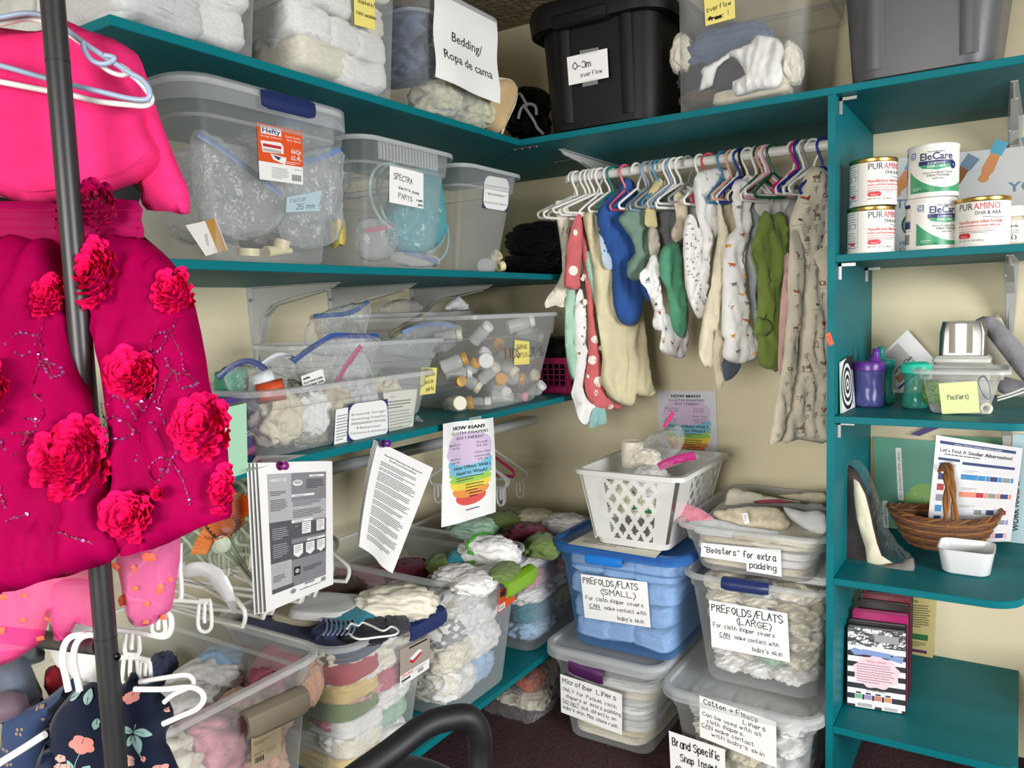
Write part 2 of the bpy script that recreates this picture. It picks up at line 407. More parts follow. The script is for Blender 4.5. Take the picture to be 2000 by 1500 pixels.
def _ico(n):
    import bmesh
    b = bmesh.new(); bmesh.ops.create_icosphere(b, subdivisions=n, radius=1); V_ = np.array([tuple(v.co) for v in b.verts]); F = [tuple(v.index for v in f.verts) for f in b.faces]; b.free(); return V_, F
_IV, _IF = _ico(5)
CRUMP = []
def make_crumple(seed, kind):
    """one unit of soft cloth: 0 bunched, 1 folded pad, 2 loose roll"""
    V_ = []
    for p in _IV:
        p = np.array(p); e = (.55, .38, .5)[kind]
        q = np.sign(p)*np.abs(p)**e if kind == 1 else np.sign(p)*np.abs(p)**(.8)
        q = q/1.0
        f = (1.4, 1.6, 1.2)[kind]
        w = Vector((q[0]*f+seed*5.1, q[1]*f, q[2]*f+seed)); wx = noise.noise_vector(w)*.6
        w2 = w+wx; r1 = 1-abs(noise.noise(w2*1.3))*2; r2 = 1-abs(noise.noise(w2*2.9+Vector((3, 1, 7))))*2; r3 = 1-abs(noise.noise(w2*6.1))*2
        amp = (.30, .10, .22)[kind]
        if kind == 1:
            lay = .05*math.sin(q[2]*9+2*noise.noise(Vector((q[0]*2, q[1]*2, seed*2.0))))*(max(abs(q[0]), abs(q[1])) > .55)
            d = amp*(r1*.5+r2*.4)+lay; q = q*np.array([1, 1, 1])+np.array([q[0]*d*.35, q[1]*d*.35, .28*noise.noise(Vector((q[0]*1.3+seed, q[1]*1.3, seed*.7)))+d*.4])
        else:
            d = amp*(r1*.75+r2*.36+r3*.07); q = q*(1+d)
            if kind == 2: q[2] += .15*math.sin(q[0]*3+seed)
        V_.append(q)
    V_ = np.array(V_); c = (V_.max(0)+V_.min(0))/2; V_ = (V_-c)/((V_.max(0)-V_.min(0))/2)*.5; V_[:, 2] += .5
    me = bpy.data.meshes.new(('bunched', 'folded', 'loose')[kind]+'_cloth'); me.from_pydata(V_.tolist(), [], _IF); me.materials.append(None); settle(me, 3.2); me.update()
    return me
def crump(kind, i):
    while len(CRUMP) < 15: CRUMP.append(make_crumple(len(CRUMP)*1.37+1, len(CRUMP)//5))
    return CRUMP[kind*5+i % 5]
def cloth(name, p, size, m, label, cat='cloth', group=None, kind=0, v=0, rz=0.0, tilt=(0, 0)):
    """p = bottom centre"""
    o = bpy.data.objects.new(name, crump(kind, v)); scene.collection.objects.link(o)
    o.location = tuple(map(float, p)); o.scale = size; o.rotation_euler = (tilt[0], tilt[1], rz)
    o.material_slots[0].link = 'OBJECT'; o.material_slots[0].material = m
    return tag(o, label, cat, group)
def FAB(h, kind='fabric'): return mat(h, .9, kind=kind)
def cpx(name, u, v, w, h, m, label, x=None, y=None, z=None, dep=None, cat='cloth', group=None, kind=0, var=0, rz=0.0, tilt=(0, 0), hh=None):
    """a cloth seen centred on photo pixel (u, v), w by h pixels large, standing on the plane given"""
    P = px(u, v, x, y, z); k = depth(P)/FPX; W_, H_ = w*k, h*k
    return cloth(name, P-np.array([0, 0, (hh or H_)/2]), (dep or W_, W_, hh or H_) if x is not None else (W_, dep or W_, hh or H_), m, label, cat, group, kind, var, rz, tilt)

# ------------------------------------------------------------------ storage bins
class Bin: pass
def make_bin(name, lo, hi, z, h, label, cat='storage bin', m=None, rim=None, r=.035, step=.80, lid=False, lidm=None, skirt=.022, group=None, lip=.012, lipd=.012, rot=0, sh=0.006):
    """lo/hi = (x0, x1, y0, y1) of the foot and of the mouth"""
    B = Bin(); m = m or FROST; rim = rim or FROSTRIM; c = ((hi[0]+hi[1])/2, (hi[2]+hi[3])/2, 0); B.c = c; B.z = z; B.h = h; B.lo = lo; B.hi = hi; B.rot = rot
    t = thing(name, (c[0], c[1], z), label, cat, group); B.t = t
    def L(f, out=0.0, zz=None, rad=None):
        e = [lo[i]*(1-f)+hi[i]*f for i in range(4)]
        return [rotz(p, rot, c) for p in rr(e[0]-out, e[1]+out, e[2]-out, e[3]+out, (rad or r)+max(out, -r*.5), z+h*f if zz is None else zz, 5)]
    b = MB(); st = sh
    b.loft([L(0, -.02, z+.0005, r), L(0, -.006, z+.001), L(0, 0, z+.008), L(step, 0), L(step+.012, st), L(.985, st)], True)
    B.body = b.build('body', m, t, .5)
    q = MB(); q.loft([L(1, st-.001, z+h-.004), L(1, st, z+h), L(1, st+lip*.6, z+h), L(1, st+lip, z+h-.002), L(1, st+lip, z+h-lipd), L(1, st+lip-.003, z+h-lipd)])
    q.loft([L(step, .0005, z+h*step-.001), L(step, .003, z+h*step), L(step+.012, st+.0015)])
    B.rim = q.build('rim', rim, t, .5)
    if lid:
        l = MB(); e = st+lip+.004; zt = z+h+.004
        l.loft([L(1, e, zt-skirt), L(1, e+.002, zt-skirt), L(1, e+.001, zt-.003), L(1, e-.004, zt), L(1, e-.016, zt), L(1, e-.020, zt-.008), L(1, e-.045, zt-.010)], False, True)
        B.lid = l.build('lid', lidm or FROSTRIM, t, .5); B.top = zt
    else: B.top = z+h
    def wall(face):
        a = rotz
        if face == '+x': p0 = (lo[1], (lo[2]+lo[3])/2, z); p1 = (hi[1], (hi[2]+hi[3])/2, z+h); along = (0, 1, 0)
        if face == '-y': p0 = ((lo[0]+lo[1])/2, lo[2], z); p1 = ((hi[0]+hi[1])/2, hi[2], z+h); along = (1, 0, 0)
        p0 = np.array(a(p0, rot, c)); p1 = np.array(a(p1, rot, c)); al = np.array(a(along, rot, (0, 0, 0)))
        n = unit(np.cross(al, p1-p0)); return p0, n
    B.wall = wall
    def on(face, u, v, off=.002):
        p0, n = wall(face); return pxp(u, v, p0+n*off, n)
    B.on = on
    return B
def bin_label(B, face, P4, draw, name='paper_label', off=.0035, base=None, lab=None, nx=2, top=False, curl=0.0):
    """P4 = photo pixels of the label's corners: bottom left, bottom right, top right, top left"""
    c = [B.on(face, *p, off) for p in P4]; W, H = dims(*c); s = Sheet(W, H); s.rect(0, 0, W, H, base or WHITEP, 0, 8, 8); draw(s, W, H)
    o = s.build(name, quad(*c, W, H, (lambda a, b: curl*math.sin(3.1*a)*b) if curl else None), B.t, .0003, lab); return o
def latch(B, face, u0, v0, u1, v1, hgt, m, deep=.016, name='latch', label=None):
    """a clip handle whose top edge runs from pixel 0 to pixel 1 on the bin's wall"""
    p0, n = B.wall(face); off = .016
    a = pxp(u0, v0, p0+n*off, n); b = pxp(u1, v1, p0+n*off, n); al = unit(b-a); L = np.linalg.norm(b-a); q = MB(); up = np.array([0, 0, 1.0])
    prof = [(0, -.016), (.006, -.005), (.006, .006), (0, deep*.8), (-hgt*.35, deep), (-hgt*.8, deep*.9), (-hgt, deep*.55), (-hgt, deep*.35), (-hgt*.75, deep*.6), (-hgt*.3, deep*.65), (0, 0)]
    loops = []
    for k in range(9):
        f = k/8; e = 1-(.12 if k in (0, 8) else 0)
        loops.append([tuple(a+al*L*f+n*(d_*e)+up*z_*e) for z_, d_ in prof])
    q.loft(loops, True, True)
    return q.build(name, m, B.t, .6, label)
# ================================================================== the room
DL, DB, XD, TH = 0.637, 0.54, 1.4485, 0.0166
Z1, Z2, Z3, Z4, ZC = 1.7336, 1.3654, 0.9907, 0.2236, 2.2515
B2, B3, B4, B5 = 1.3624, 0.9941, 0.6093, 0.2440
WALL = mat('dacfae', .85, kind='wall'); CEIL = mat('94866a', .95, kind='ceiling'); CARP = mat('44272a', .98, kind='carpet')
XR, YF = 4.2, -4.6
struct('floor', MB().box((-.1, YF, -.05), (XR, .1, 0)), CARP)
struct('wall_left', MB().box((-.1, YF, 0), (0, .1, ZC)), WALL)
struct('wall_back', MB().box((0, 0, 0), (XR, .1, ZC)), WALL)
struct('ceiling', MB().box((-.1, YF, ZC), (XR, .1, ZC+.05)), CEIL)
def holed(axis, pos, a0, a1, h0, h1, z0, z1):
    b = MB()
    for (p, q, r_, s_) in ((a0, h0, 0, ZC), (h1, a1, 0, ZC), (h0, h1, 0, z0), (h0, h1, z1, ZC)):
        if axis == 'y': b.box((p, pos-.1, r_), (q, pos, s_))
        else: b.box((pos, p, r_), (pos+.1, q, s_))
    return b
struct('wall_front', holed('y', YF, -.1, XR, 0.7, 2.3, .7, 2.0), WALL)
struct('wall_right', holed('x', XR, YF, .1, -2.85, -1.35, .7, 2.0), WALL)
def window(n, axis, pos, h0, h1, z0, z1):
    b = MB(); m = (h0+h1)/2; w = .04
    for p, q, r_, s_ in ((h0, h0+w, z0, z1), (h1-w, h1, z0, z1), (h0, h1, z0, z0+w), (h0, h1, z1-w, z1), (m-.02, m+.02, z0, z1)):
        if axis == 'y': b.box((p, pos-.09, r_), (q, pos-.04, s_))
        else: b.box((pos+.04, p, r_), (pos+.09, q, s_))
    o = struct(f'window_{n}', b, mat('e8e6e0', .4)); g = MB()
    if axis == 'y': g.box((h0, pos-.07, z0), (h1, pos-.066, z1))
    else: g.box((pos+.066, h0, z0), (pos+.07, h1, z1))
    g.build('pane', clear('eef4f4', .04, .05, .3), o)
window(1, 'y', YF, 0.7, 2.3, .7, 2.0); window(2, 'x', XR, -2.85, -1.35, .7, 2.0)

# ------------------------------------------------------------------ painted plywood shelves
def board(name, x0, x1, y0, y1, z, label, m=TEAL, corner=None, mitre=None, cat='shelf'):
    b = MB(); zz = [(z-TH, .0012), (z-TH+.0012, 0), (z-.0012, 0), (z, .0012)]; loops = []
    for h, i in zz:
        P = [(x0+i, y0+i), (x1-i, y0+i), (x1-i, y1-i), (x0+i, y1-i)]
        if corner: P = [(x0+i, y0+i)]+[(x1-i-corner+corner*math.sin(a), y0+i+corner-corner*math.cos(a)) for a in [k*math.pi/16 for k in range(9)]]+[(x1-i, y1-i), (x0+i, y1-i)]
        if mitre == 'left': P = [(x0+i, y0+i), (x1-i, y0+i), (x1-i, -DB), (x0+i, y1-i)]
        if mitre == 'back': P = [(x0, y0+i), (x1-corner-i, y0+i)]+[(x1-i-corner+corner*math.sin(a), y0+i+corner-corner*math.cos(a)) for a in [k*math.pi/16 for k in range(1, 9)]]+[(x1-i, y1-i), (.001, y1-i)]
        loops.append([(p[0], p[1], h) for p in P])
    b.loft(loops, True, True); return tag(b.build(name, m, None, .5), label, cat)
board('wall_shelf', 0, DL, -1.727, 0, Z1, 'teal top shelf along the left wall under the linen bins', mitre='left')
board('wall_shelf', DL+.001, 1.87, -DB, 0, Z1, 'teal top shelf along the back wall under the black and grey totes', TEALX, corner=.05, mitre='back')
board('wall_shelf', 0, DL, -1.95, 0, Z2, 'teal left wall shelf under the bin with the orange sticker')
board('wall_shelf', 0, DL, -1.95, 0, Z3, 'teal left wall shelf with papers pinned to its front edge')
board('wall_shelf', 0, DL, -2.0, 0, Z4, 'lowest teal left wall shelf under the big diaper bins')
E3 = MB().box((XD, -DB, 0), (XD+TH, 0, Z1-TH-.0005)); tag(E3.build('upright_divider', mat('006d75', .5, kind='paint', key='divpaint', spec=.18), None, .5), 'tall teal upright panel between the hanging clothes and the formula shelves', 'panel')
for z_, xe, lb, co in ((B2, 1.87, 'teal cubby shelf holding the formula cans', .06), (B3, 1.87, 'teal cubby shelf holding the sippy cups', .07), (B4, 1.845, 'teal cubby shelf holding the wicker basket and white dish', .07), (B5, 1.84, 'lowest teal cubby shelf with the books on it', .03)):
    board('cubby_shelf', XD+TH+.0005, xe, -DB, 0, z_, lb, TEALX, corner=co)

# ------------------------------------------------------------------ brackets, rods, small hardware
def bracket(o, out, label, H=.24, L=.34, group=None):
    """o = top corner on the wall, out = direction away from the wall"""
    o = np.array(o, float); out = np.array(out, float); side = np.cross(out, [0, 0, 1.0]); t = thing('shelf_bracket', o-np.array([0, 0, H]), label, 'bracket', group)
    W = lambda a, z, s_: tuple(o+out*a+side*s_+np.array([0, 0, z]))
    b = MB()
    for s_ in (-.0015, .0015): pass
    prof = [(.002, -.002), (L, -.002), (L-.02, -.012), (.16, -.032), (.085, -.05), (.055, -.075), (.032, -.15), (.014, -H+.01), (.002, -H)]
    b.loft([[W(a, z, -.002) for a, z in prof], [W(a, z, .002) for a, z in prof]], True, True); b.build('web', METALW, t, .5)
    f = MB()
    def strip(p, w0, w1, th):
        (a0, z0), (a1, z1) = p; d = unit((a1-a0, z1-z0)); nn = (-d[1]*th, d[0]*th)
        L0 = [W(a0, z0, -w0), W(a0, z0, w0), W(a0+nn[0], z0+nn[1], w0), W(a0+nn[0], z0+nn[1], -w0)]
        L1 = [W(a1, z1, -w1), W(a1, z1, w1), W(a1+nn[0], z1+nn[1], w1), W(a1+nn[0], z1+nn[1], -w1)]
        f.loft([L0, L1], True, True)
    strip(((.001, 0), (.001, -H)), .017, .008, .003)
    f.build('wall_plate', METALW, t, .5)
    f = MB(); strip(((0, -.001), (L, -.001)), .017, .007, .003); f.build('shelf_arm', METALW, t, .5)
    f = MB(); strip(((.30, -.016), (.10, -.05)), .007, .009, .003); strip(((.10, -.05), (.055, -.08)), .009, .010, .003); strip(((.055, -.08), (.012, -H+.02)), .010, .007, .003); f.build('lip', METALW, t, .5)
    
    for c_ in (W(.006, -.035, .01), W(.006, -H+.03, 0)): MB().lathe([(0, .002), (.004, .0015), (.005, 0)], 10, c_, out).build('screw', SCREW, t)
    return t
for (u, v), w_ in zip(((490, 565), (646, 567), (806, 570)), ('leftmost of the three white brackets under the left shelf, nearest the pink dresses', 'middle of the three white brackets under the left wall shelf', 'white bracket under the left shelf behind the bag of the tall back bin')):
    P = px(u, v, x=.0); bracket((0, P[1], Z2-TH-.001), (1, 0, 0), w_)
bracket((1.80, 0, Z1-TH-.001), (0, -1, 0), 'white steel bracket under the top shelf beside the clear sign', .34, .4)
bracket((1.80, 0, B2-TH-.001), (0, -1, 0), 'white steel bracket under the formula can shelf', .20, .42)
bracket((1.80, 0, B3-TH-.001), (0, -1, 0), 'white steel bracket under the sippy cup shelf, behind the printed chart', .20, .3)
bracket((.70, 0, Z1-TH-.001), (0, -1, 0), 'white steel bracket under the back shelf at the end of the clothes rod', .2, .42)
def brace(P, arms, label, group='small corner braces on the shelf unit'):
    b = MB()
    for a in arms:
        a = np.array(a, float); q = np.array(P)+a; lo = np.minimum(P, q)-.0035; hi = np.maximum(P, q)+.0035; b.box(lo, hi)
    o = b.build('corner_brace', SCREW, None, .5); tag(o, label, 'corner brace', group)
lab = 'small silver corner brace in the angle of the teal upright and a shelf'
xi = XD+TH+.004
for zz, yy in ((Z1-TH-.005, -.50), (B2-TH-.005, -.50), (B2-TH-.005, -.12), (B3-TH-.005, -.50)):
    brace((xi, yy, zz), ((.03, 0, 0), (0, 0, -.03)), lab)
def plate(a, b_, label):
    P, Q = np.array(a), np.array(b_); m = MB(); d = unit(Q-P); s_ = np.cross(d, [0, 0, 1.0])*.008; dn = np.array([0, 0, -.0015])
    m.loft([[tuple(P+s_), tuple(P-s_), tuple(P-s_+dn), tuple(P+s_+dn)], [tuple(Q+s_), tuple(Q-s_), tuple(Q-s_+dn), tuple(Q+s_+dn)]], True, True)
    for k in range(4): m.lathe([(0, -.003), (.004, -.0025), (.005, 0)], 10, P+(Q-P)*(.08+.28*k)+dn)
    tag(m.build('mending_plate', SCREW, None, .6), label, 'mending plate')
zu = Z1-TH-.0005
plate(px(1002, 292, z=zu), px(1052, 284, z=zu), 'silver screwed plate under the inner corner of the top shelves')
plate(px(1082, 316, z=zu), px(1128, 309, z=zu), 'silver screwed plate under the back shelf beside the white bracket')
RODM = mat('d9d8cf', .3)
tag(MB().tube([(.655, -.30, 1.651), (1.448, -.30, 1.651)], .0135, 20).build('clothes_rod', RODM), 'white clothes rod under the back shelf carrying the baby clothes', 'clothes rod')
tag(MB().tube([(.33, -1.9, .878), (.33, -.001, .858)], .0165, 20).build('clothes_rod', mat('b9bcbc', .3, .3)), 'grey clothes rod under the left shelf behind the pinned papers', 'clothes rod')
# ================================================================== clear bins
NAVY = mat('1d2c5e', .35); PURP = mat('4b1c4f', .35); LIME = mat('7fae1e', .35); BRBLUE = mat('1273c9', .3); TAUPE = mat('8a7f6c', .4)
PEN = mat('1b1b22', .6); YEL = mat('f3e27c', .6, kind='paper'); NAVYP = mat('2c2f66', .6); ORG = mat('e5531c', .45); RED = mat('c5242c', .5); TINY = mat('8f8f92', .6); WHT = mat('f3f2ee', .5)
COL = dict(white='eceae6', cream='ddd3b8', ivory='e6dfcb', grey='9b9b9a', pale='cfd0cf', oat='c9bda4', pink='d99aa4', rose='c0586e', red='b02a3a', yellow='ddc27a', green='6f8447', mint='9fc0a6', blue='5d86b8', sky='9dbddd', navy='343c5c', slate='5e6b82', black='1d1d22', orange='cf5a22', brown='5b4335', peach='dfb39b', teal='2c7f92', maroon='6d2437', charcoal='3b3c42')
CN = {'pale': 'pale grey', 'oat': 'oatmeal', 'rose': 'raspberry pink', 'sky': 'pale blue', 'slate': 'slate blue'}
def F(c, k='fabric'): return FAB(COL[c], k)
RND = random.Random(11)
def fillwall(B, face, rows, where, what='cloth diaper', dep=.10, f0=.03, f1=.9, kind=0, over=1.35, a0=0.04, a1=.96, squash=1.25, cat='cloth', jit=.12):
    """rows of cloth colours, top row first, packed against one wall of a bin"""
    n = len(rows)
    for i, row in enumerate(rows):
        f = f1-(f1-f0)*(i+1)/n; dz = B.h*(f1-f0)/n
        e = [B.lo[k]*(1-f)+B.hi[k]*f for k in range(4)]; cols = row.split()
        for j, cname in enumerate(cols):
            g = a0+(a1-a0)*(j+.5)/len(cols)
            if face == '+x':
                W_ = (e[3]-e[2])*(a1-a0)/len(cols); x = e[1]-dep*.5-.006; y = e[2]+(e[3]-e[2])*g; sz = (dep, W_*over, dz*squash)
            else:
                W_ = (e[1]-e[0])*(a1-a0)/len(cols); y = e[2]+dep*.5+.006; x = e[0]+(e[1]-e[0])*g; sz = (W_*over, dep, dz*squash)
            lim = (e[0]+sz[0]/2+.004, e[1]-sz[0]/2-.004, e[2]+sz[1]/2+.004, e[3]-sz[1]/2-.004)
            x = min(max(x+RND.uniform(-jit, jit)*.1, lim[0]), lim[1]); y = min(max(y+RND.uniform(-jit, jit)*.1, lim[2]), lim[3])
            p = rotz((x, y, B.z+.004+B.h*f), B.rot, B.c)
            cn = CN.get(cname, cname)
            cloth(what.replace(' ', '_'), p, sz, F(cname), f'{cn} {what} inside the {where}', cat, f'{cn} pieces inside the {where}', kind, RND.randrange(5), B.rot+RND.choice((0, math.pi))+RND.uniform(-.12, .12)*(1 if sz[0] < sz[1]*1.4 and sz[1] < sz[0]*1.4 else .3))
def filltop(B, zf, n, cols, where, what='cloth diaper', size=.15, kind=0, hh=.05, area_=None, cat='cloth'):
    f = zf; e = [B.lo[k]*(1-f)+B.hi[k]*f for k in range(4)]
    if area_: e = [e[0]+(e[1]-e[0])*area_[0], e[0]+(e[1]-e[0])*area_[1], e[2]+(e[3]-e[2])*area_[2], e[2]+(e[3]-e[2])*area_[3]]
    for i in range(n):
        s_ = size*RND.uniform(.8, 1.2); x = RND.uniform(e[0]+s_*.45, max(e[0]+s_*.46, e[1]-s_*.45)); y = RND.uniform(e[2]+s_*.45, max(e[2]+s_*.46, e[3]-s_*.45)); c = RND.choice(cols.split()); cn = CN.get(c, c)
        cloth(what.replace(' ', '_'), rotz((x, y, B.z+B.h*f+RND.uniform(0, .02)), B.rot, B.c), (s_, s_*.8, hh*RND.uniform(.8, 1.3)), F(c), f'{cn} {what} lying in the open top of the {where}', cat, f'{cn} pieces on top in the {where}', kind, RND.randrange(5), RND.uniform(0, 6), (RND.uniform(-.2, .2), RND.uniform(-.2, .2)))

# ---- top shelf, left run
z = Z1
bT1 = make_bin('storage_bin', (.12, .625, -1.70, -1.43), (.10, .635, -1.735, -1.405), z, .30, 'clear bin of folded white and pink linens at the left end of the top shelf')
fillwall(bT1, '+x', ['white white', 'ivory white white', 'white pink white', 'pale white'], 'leftmost bin on the top shelf', 'folded linen', .14, 0.02, .9, 1)
fillwall(bT1, '-y', ['pale white white', 'white white pale'], 'leftmost bin on the top shelf', 'folded linen', .12, 0.02, .8, 1)
bT2 = make_bin('storage_bin', (.12, .625, -1.335, -1.045), (.10, .635, -1.37, -1.02), z, .34, 'clear bin with yellow note and white blankets on the top shelf')
fillwall(bT2, '+x', ['white white', 'white ivory', 'white white white', 'ivory white'], 'yellow-noted bin on the top shelf', 'receiving blanket', .15, 0.02, .78, 1)
fillwall(bT2, '-y', ['pink oat oat', 'oat pink pale'], 'yellow-noted bin on the top shelf', 'receiving blanket', .12, 0.02, .8, 0)
def d(s, W, H):
    s.hand(W*.1, H*.74, 'Receiving', H*.085, rot=-.05, m=PEN); s.hand(W*.2, H*.52, 'Blankets/', H*.085, rot=-.05, m=PEN); s.hand(W*.1, H*.26, 'Cloth swaddles', H*.07, rot=-.05, m=PEN)
bin_label(bT2, '+x', ((692, 48), (733, 59), (731, -30), (690, -40)), d, 'sticky_note', base=YEL, lab='yellow sticky note')
bT3 = make_bin('storage_bin', (.14, .622, -.965, -.665), (.10, .632, -.975, -.625), z, .29, 'clear bin with the bedding sign at the inner end of the left top shelf', r=.05)
fillwall(bT3, '-y', ['slate grey slate', 'charcoal slate slate'], 'bedding bin', 'blanket', .13, .3, .85, 0)
SPK = mat('c9cdbd', .95, key='speckle_blanket', kind='knit')
def speckle(m):
    nt = m.node_tree; N = nt.nodes; L = nt.links; tc = N.new('ShaderNodeTexCoord'); no = N.new('ShaderNodeTexNoise'); no.inputs['Scale'].default_value = 9; no.inputs['Detail'].default_value = 6; no.inputs['Roughness'].default_value = .9
    cr = N.new('ShaderNodeValToRGB'); e = cr.color_ramp.elements; e[0].position = .36; e[0].color = (*lin('8fa9b8'), 1); e[1].position = .66; e[1].color = (*lin('e0a8a0'), 1)
    for p_, c_ in ((.44, 'd9dcc0'), (.50, 'e2dcc6'), (.57, 'd7d48e')): q = e.new(p_); q.color = (*lin(c_), 1)
    L.new(tc.outputs['Object'], no.inputs['Vector']); L.new(no.outputs[0], cr.inputs[0]); L.new(cr.outputs[0], bsdf(m).inputs['Base Color'])
speckle(SPK)
for k, (u, v, w, h) in enumerate(((850, 195, 100, 75), (915, 215, 110, 80))):
    cpx('fleece_blanket', u, v, w, h, SPK, 'speckled pastel fleece blanket bunched inside the bedding bin', x=.55, dep=.14, cat='blanket', group='pastel fleece blankets in the bedding bin', var=k)
c4 = [px(*p, x=.652) for p in ((850, 150), (975, 203), (969, 45), (846, -18))]; W, H = dims(*c4); s = Sheet(W, H); s.base(WHITEP)
s.text(W*.50, H*.52, 'Bedding/', H*.155, align='c', fit=W*.50); s.text(W*.50, H*.27, 'Ropa de cama', H*.155, align='c', fit=W*.78)
o = s.build('paper_sign', quad(*c4, W, H, lambda a, b: .004*math.sin(a*7)*(1-b)+.003*math.sin(b*9)), None, .0004); tag(o, 'white paper sign reading Bedding taped to a top shelf bin', 'sign')
CUSH = FAB('d8b98a'); t = thing('seat_cushion', px(975, 250, x=.60), 'tan rounded cushion pad beside the bedding bin', 'cushion')
Soft([(942, 175), (975, 152), (998, 158), (1008, 175), (1005, 200), (990, 235), (978, 262), (945, 252), (938, 220)], px(975, 210, x=.56), (1, -.35, 0), .03, res=.01, folds=.005, ff=14, seed=2).build('pad', CUSH, t)
q = MB(); q.tube([px(u, v, x=.575) for u, v in spline([(975, 153), (999, 158), (1009, 176), (1006, 202), (990, 237), (980, 262)], 5)], .003, 6); q.build('piping', FAB('efe2c8'), t)
# hangers heaped in black film
BLKFILM = mat('16161a', .25, kind='foil'); 
for k, (u, v, w, h) in enumerate(((1030, 235, 80, 75), (1045, 195, 50, 40))):
    cpx('plastic_bag', u, v, w, h, BLKFILM, ('glossy black plastic bag of hangers beside the tan cushion', 'rumpled dark mesh bundle on top of the black bag of hangers')[k], y=-.30, dep=.2, cat='bag', var=k+1)
GRH = mat('8f8f8f', .4)
for k, pts in enumerate(([(1012, 232), (1018, 212), (1032, 203), (1046, 208), (1048, 225)], [(1022, 205), (1036, 225), (1044, 238), (1050, 250), (1062, 262)], [(1008, 186), (1016, 184), (1024, 196), (1030, 208)])):
    q = MB(); q.tube([px(u, v, y=-.43) for u, v in spline(pts, 6)], .0045, 8); tag(q.build('plastic_hanger', GRH), 'grey plastic hanger poking out of the black bag on the top shelf', 'hanger', 'hangers sticking out of the black bag')

# ---- back shelf totes
def tote(lo, hi, h, m, label, rimh=.05, lidded=True, flute=None):
    t = thing('storage_tote', ((hi[0]+hi[1])/2, (hi[2]+hi[3])/2, Z1), label, 'storage tote'); b = MB(); r = .06
    L = lambda f, out, zz: rr(*[(lo[i]*(1-f)+hi[i]*f)+(-out if i % 2 == 0 else out) for i in range(4)], r+max(0, out), zz, 6)
    b.loft([L(0, -.012, Z1+.001), L(0, -.012, Z1+.010), L(0, 0, Z1+.013), L(.05, 0, Z1+.02), L(1, 0, Z1+h)], True, True)
    b.build('body', m, t, .5); b = MB()
    b.loft([L(1, .003, Z1+h-rimh), L(1, .028, Z1+h-rimh), L(1, .034, Z1+h-rimh*.3), L(1, .030, Z1+h), L(1, .018, Z1+h+.012), L(1, -.02, Z1+h+.012)], False, True); b.build('lid', m, t, .5)
    if flute:
        for x in flute:
            b = MB(); b.loft([[(x-.018, lo[2]-.002, Z1+.03), (x, lo[2]-.010, Z1+.03), (x+.018, lo[2]-.002, Z1+.03)], [(x-.018, hi[2]-.002, Z1+h-.06), (x, hi[2]-.010, Z1+h-.06), (x+.018, hi[2]-.002, Z1+h-.06)]], False, False, 0, False); b.build('flute', m, t, 2)
    return t
BLKP = mat('0f0f11', .5, spec=.3); GRYP = mat('56575a', .42)
tb = tote((.70, 1.02, -.50, -.06), (.678, 1.03, -.515, -.045), .335, BLKP, 'black storage tote on the back top shelf', .06, flute=(.77, .95))
b = MB(); P0 = px(1078, 50, y=-.545); P1 = px(1185, 12, y=-.545)
b.box((P0[0], -.552, P0[2]-.012), (P1[0], -.515, P1[2]+.01), bev=.006); b.build('handle', BLKP, tb)
c4 = [px(*p, y=-.5225) for p in ((1111, 167), (1189, 151), (1186, 94), (1107, 112))]; W, H = dims(*c4); s = Sheet(W, H); s.base(WHITEP, 4, 4)
s.hand(W*.14, H*.50, '0-3m', H*.24, rot=.0, m=PEN); s.hand(W*.32, H*.20, 'overflow', H*.15, rot=.02, m=PEN, fit=W*.55)
s.build('paper_label', quad(*c4, W, H), tb, .0004)
for P4 in (((1133, 110), (1170, 102), (1169, 92), (1132, 99)), ((1138, 170), (1168, 164), (1167, 152), (1137, 159))):
    c4 = [px(*p, y=-.524) for p in P4]; s = Sheet(*dims(*c4)); s.rect(0, 0, s.W, s.H, TAPE, 0, 2, 2); s.build('tape', quad(*c4, s.W, s.H), tb)
tg = tote((1.485, 1.765, -.50, -.08), (1.462, 1.80, -.52, -.05), .34, GRYP, 'grey storage tote at the right end of the top shelf', .04, flute=(1.54, 1.72))
bCl = make_bin('storage_tote', (1.075, 1.36, -.50, -.05), (1.082, 1.40, -.52, -.03), Z1, .36, 'clear tote of baby clothes with yellow overflow note on the back top shelf', 'storage tote', r=.05)
for (u, v, w, h, c, k, lb) in ((1420, 95, 190, 90, 'slate', 0, 'slate blue shirt'), (1395, 150, 150, 70, 'charcoal', 0, 'dark grey shirt'), (1335, 105, 50, 80, 'ivory', 2, 'ivory bonnet'), (1545, 125, 50, 90, 'ivory', 2, 'ivory lace cloth'), (1470, 185, 150, 30, 'cream', 1, 'cream knit'), (1370, 190, 90, 30, 'brown', 2, 'brown striped knit')):
    cpx('baby_garment', u, v, w, h, F(c), f'{lb} inside the clear overflow tote', y=-.43, dep=.08, cat='clothing', kind=k, var=u)
P0 = px(1470, 130, y=-.487)
tag(Soft([(1365, 178), (1372, 150), (1368, 140), (1378, 128), (1400, 118), (1430, 96), (1465, 85), (1480, 68), (1520, 75), (1532, 100), (1525, 120), (1530, 150), (1515, 172), (1480, 176), (1437, 188), (1432, 160), (1455, 145), (1440, 118), (1425, 112), (1400, 132), (1392, 165), (1380, 172)], P0, (0, -1, 0), .012, res=.006, folds=.007, ff=40, seed=5, crease=.8).build('baby_garment', F('white')), 'crumpled white onesie pressed against the clear overflow tote wall', 'clothing')
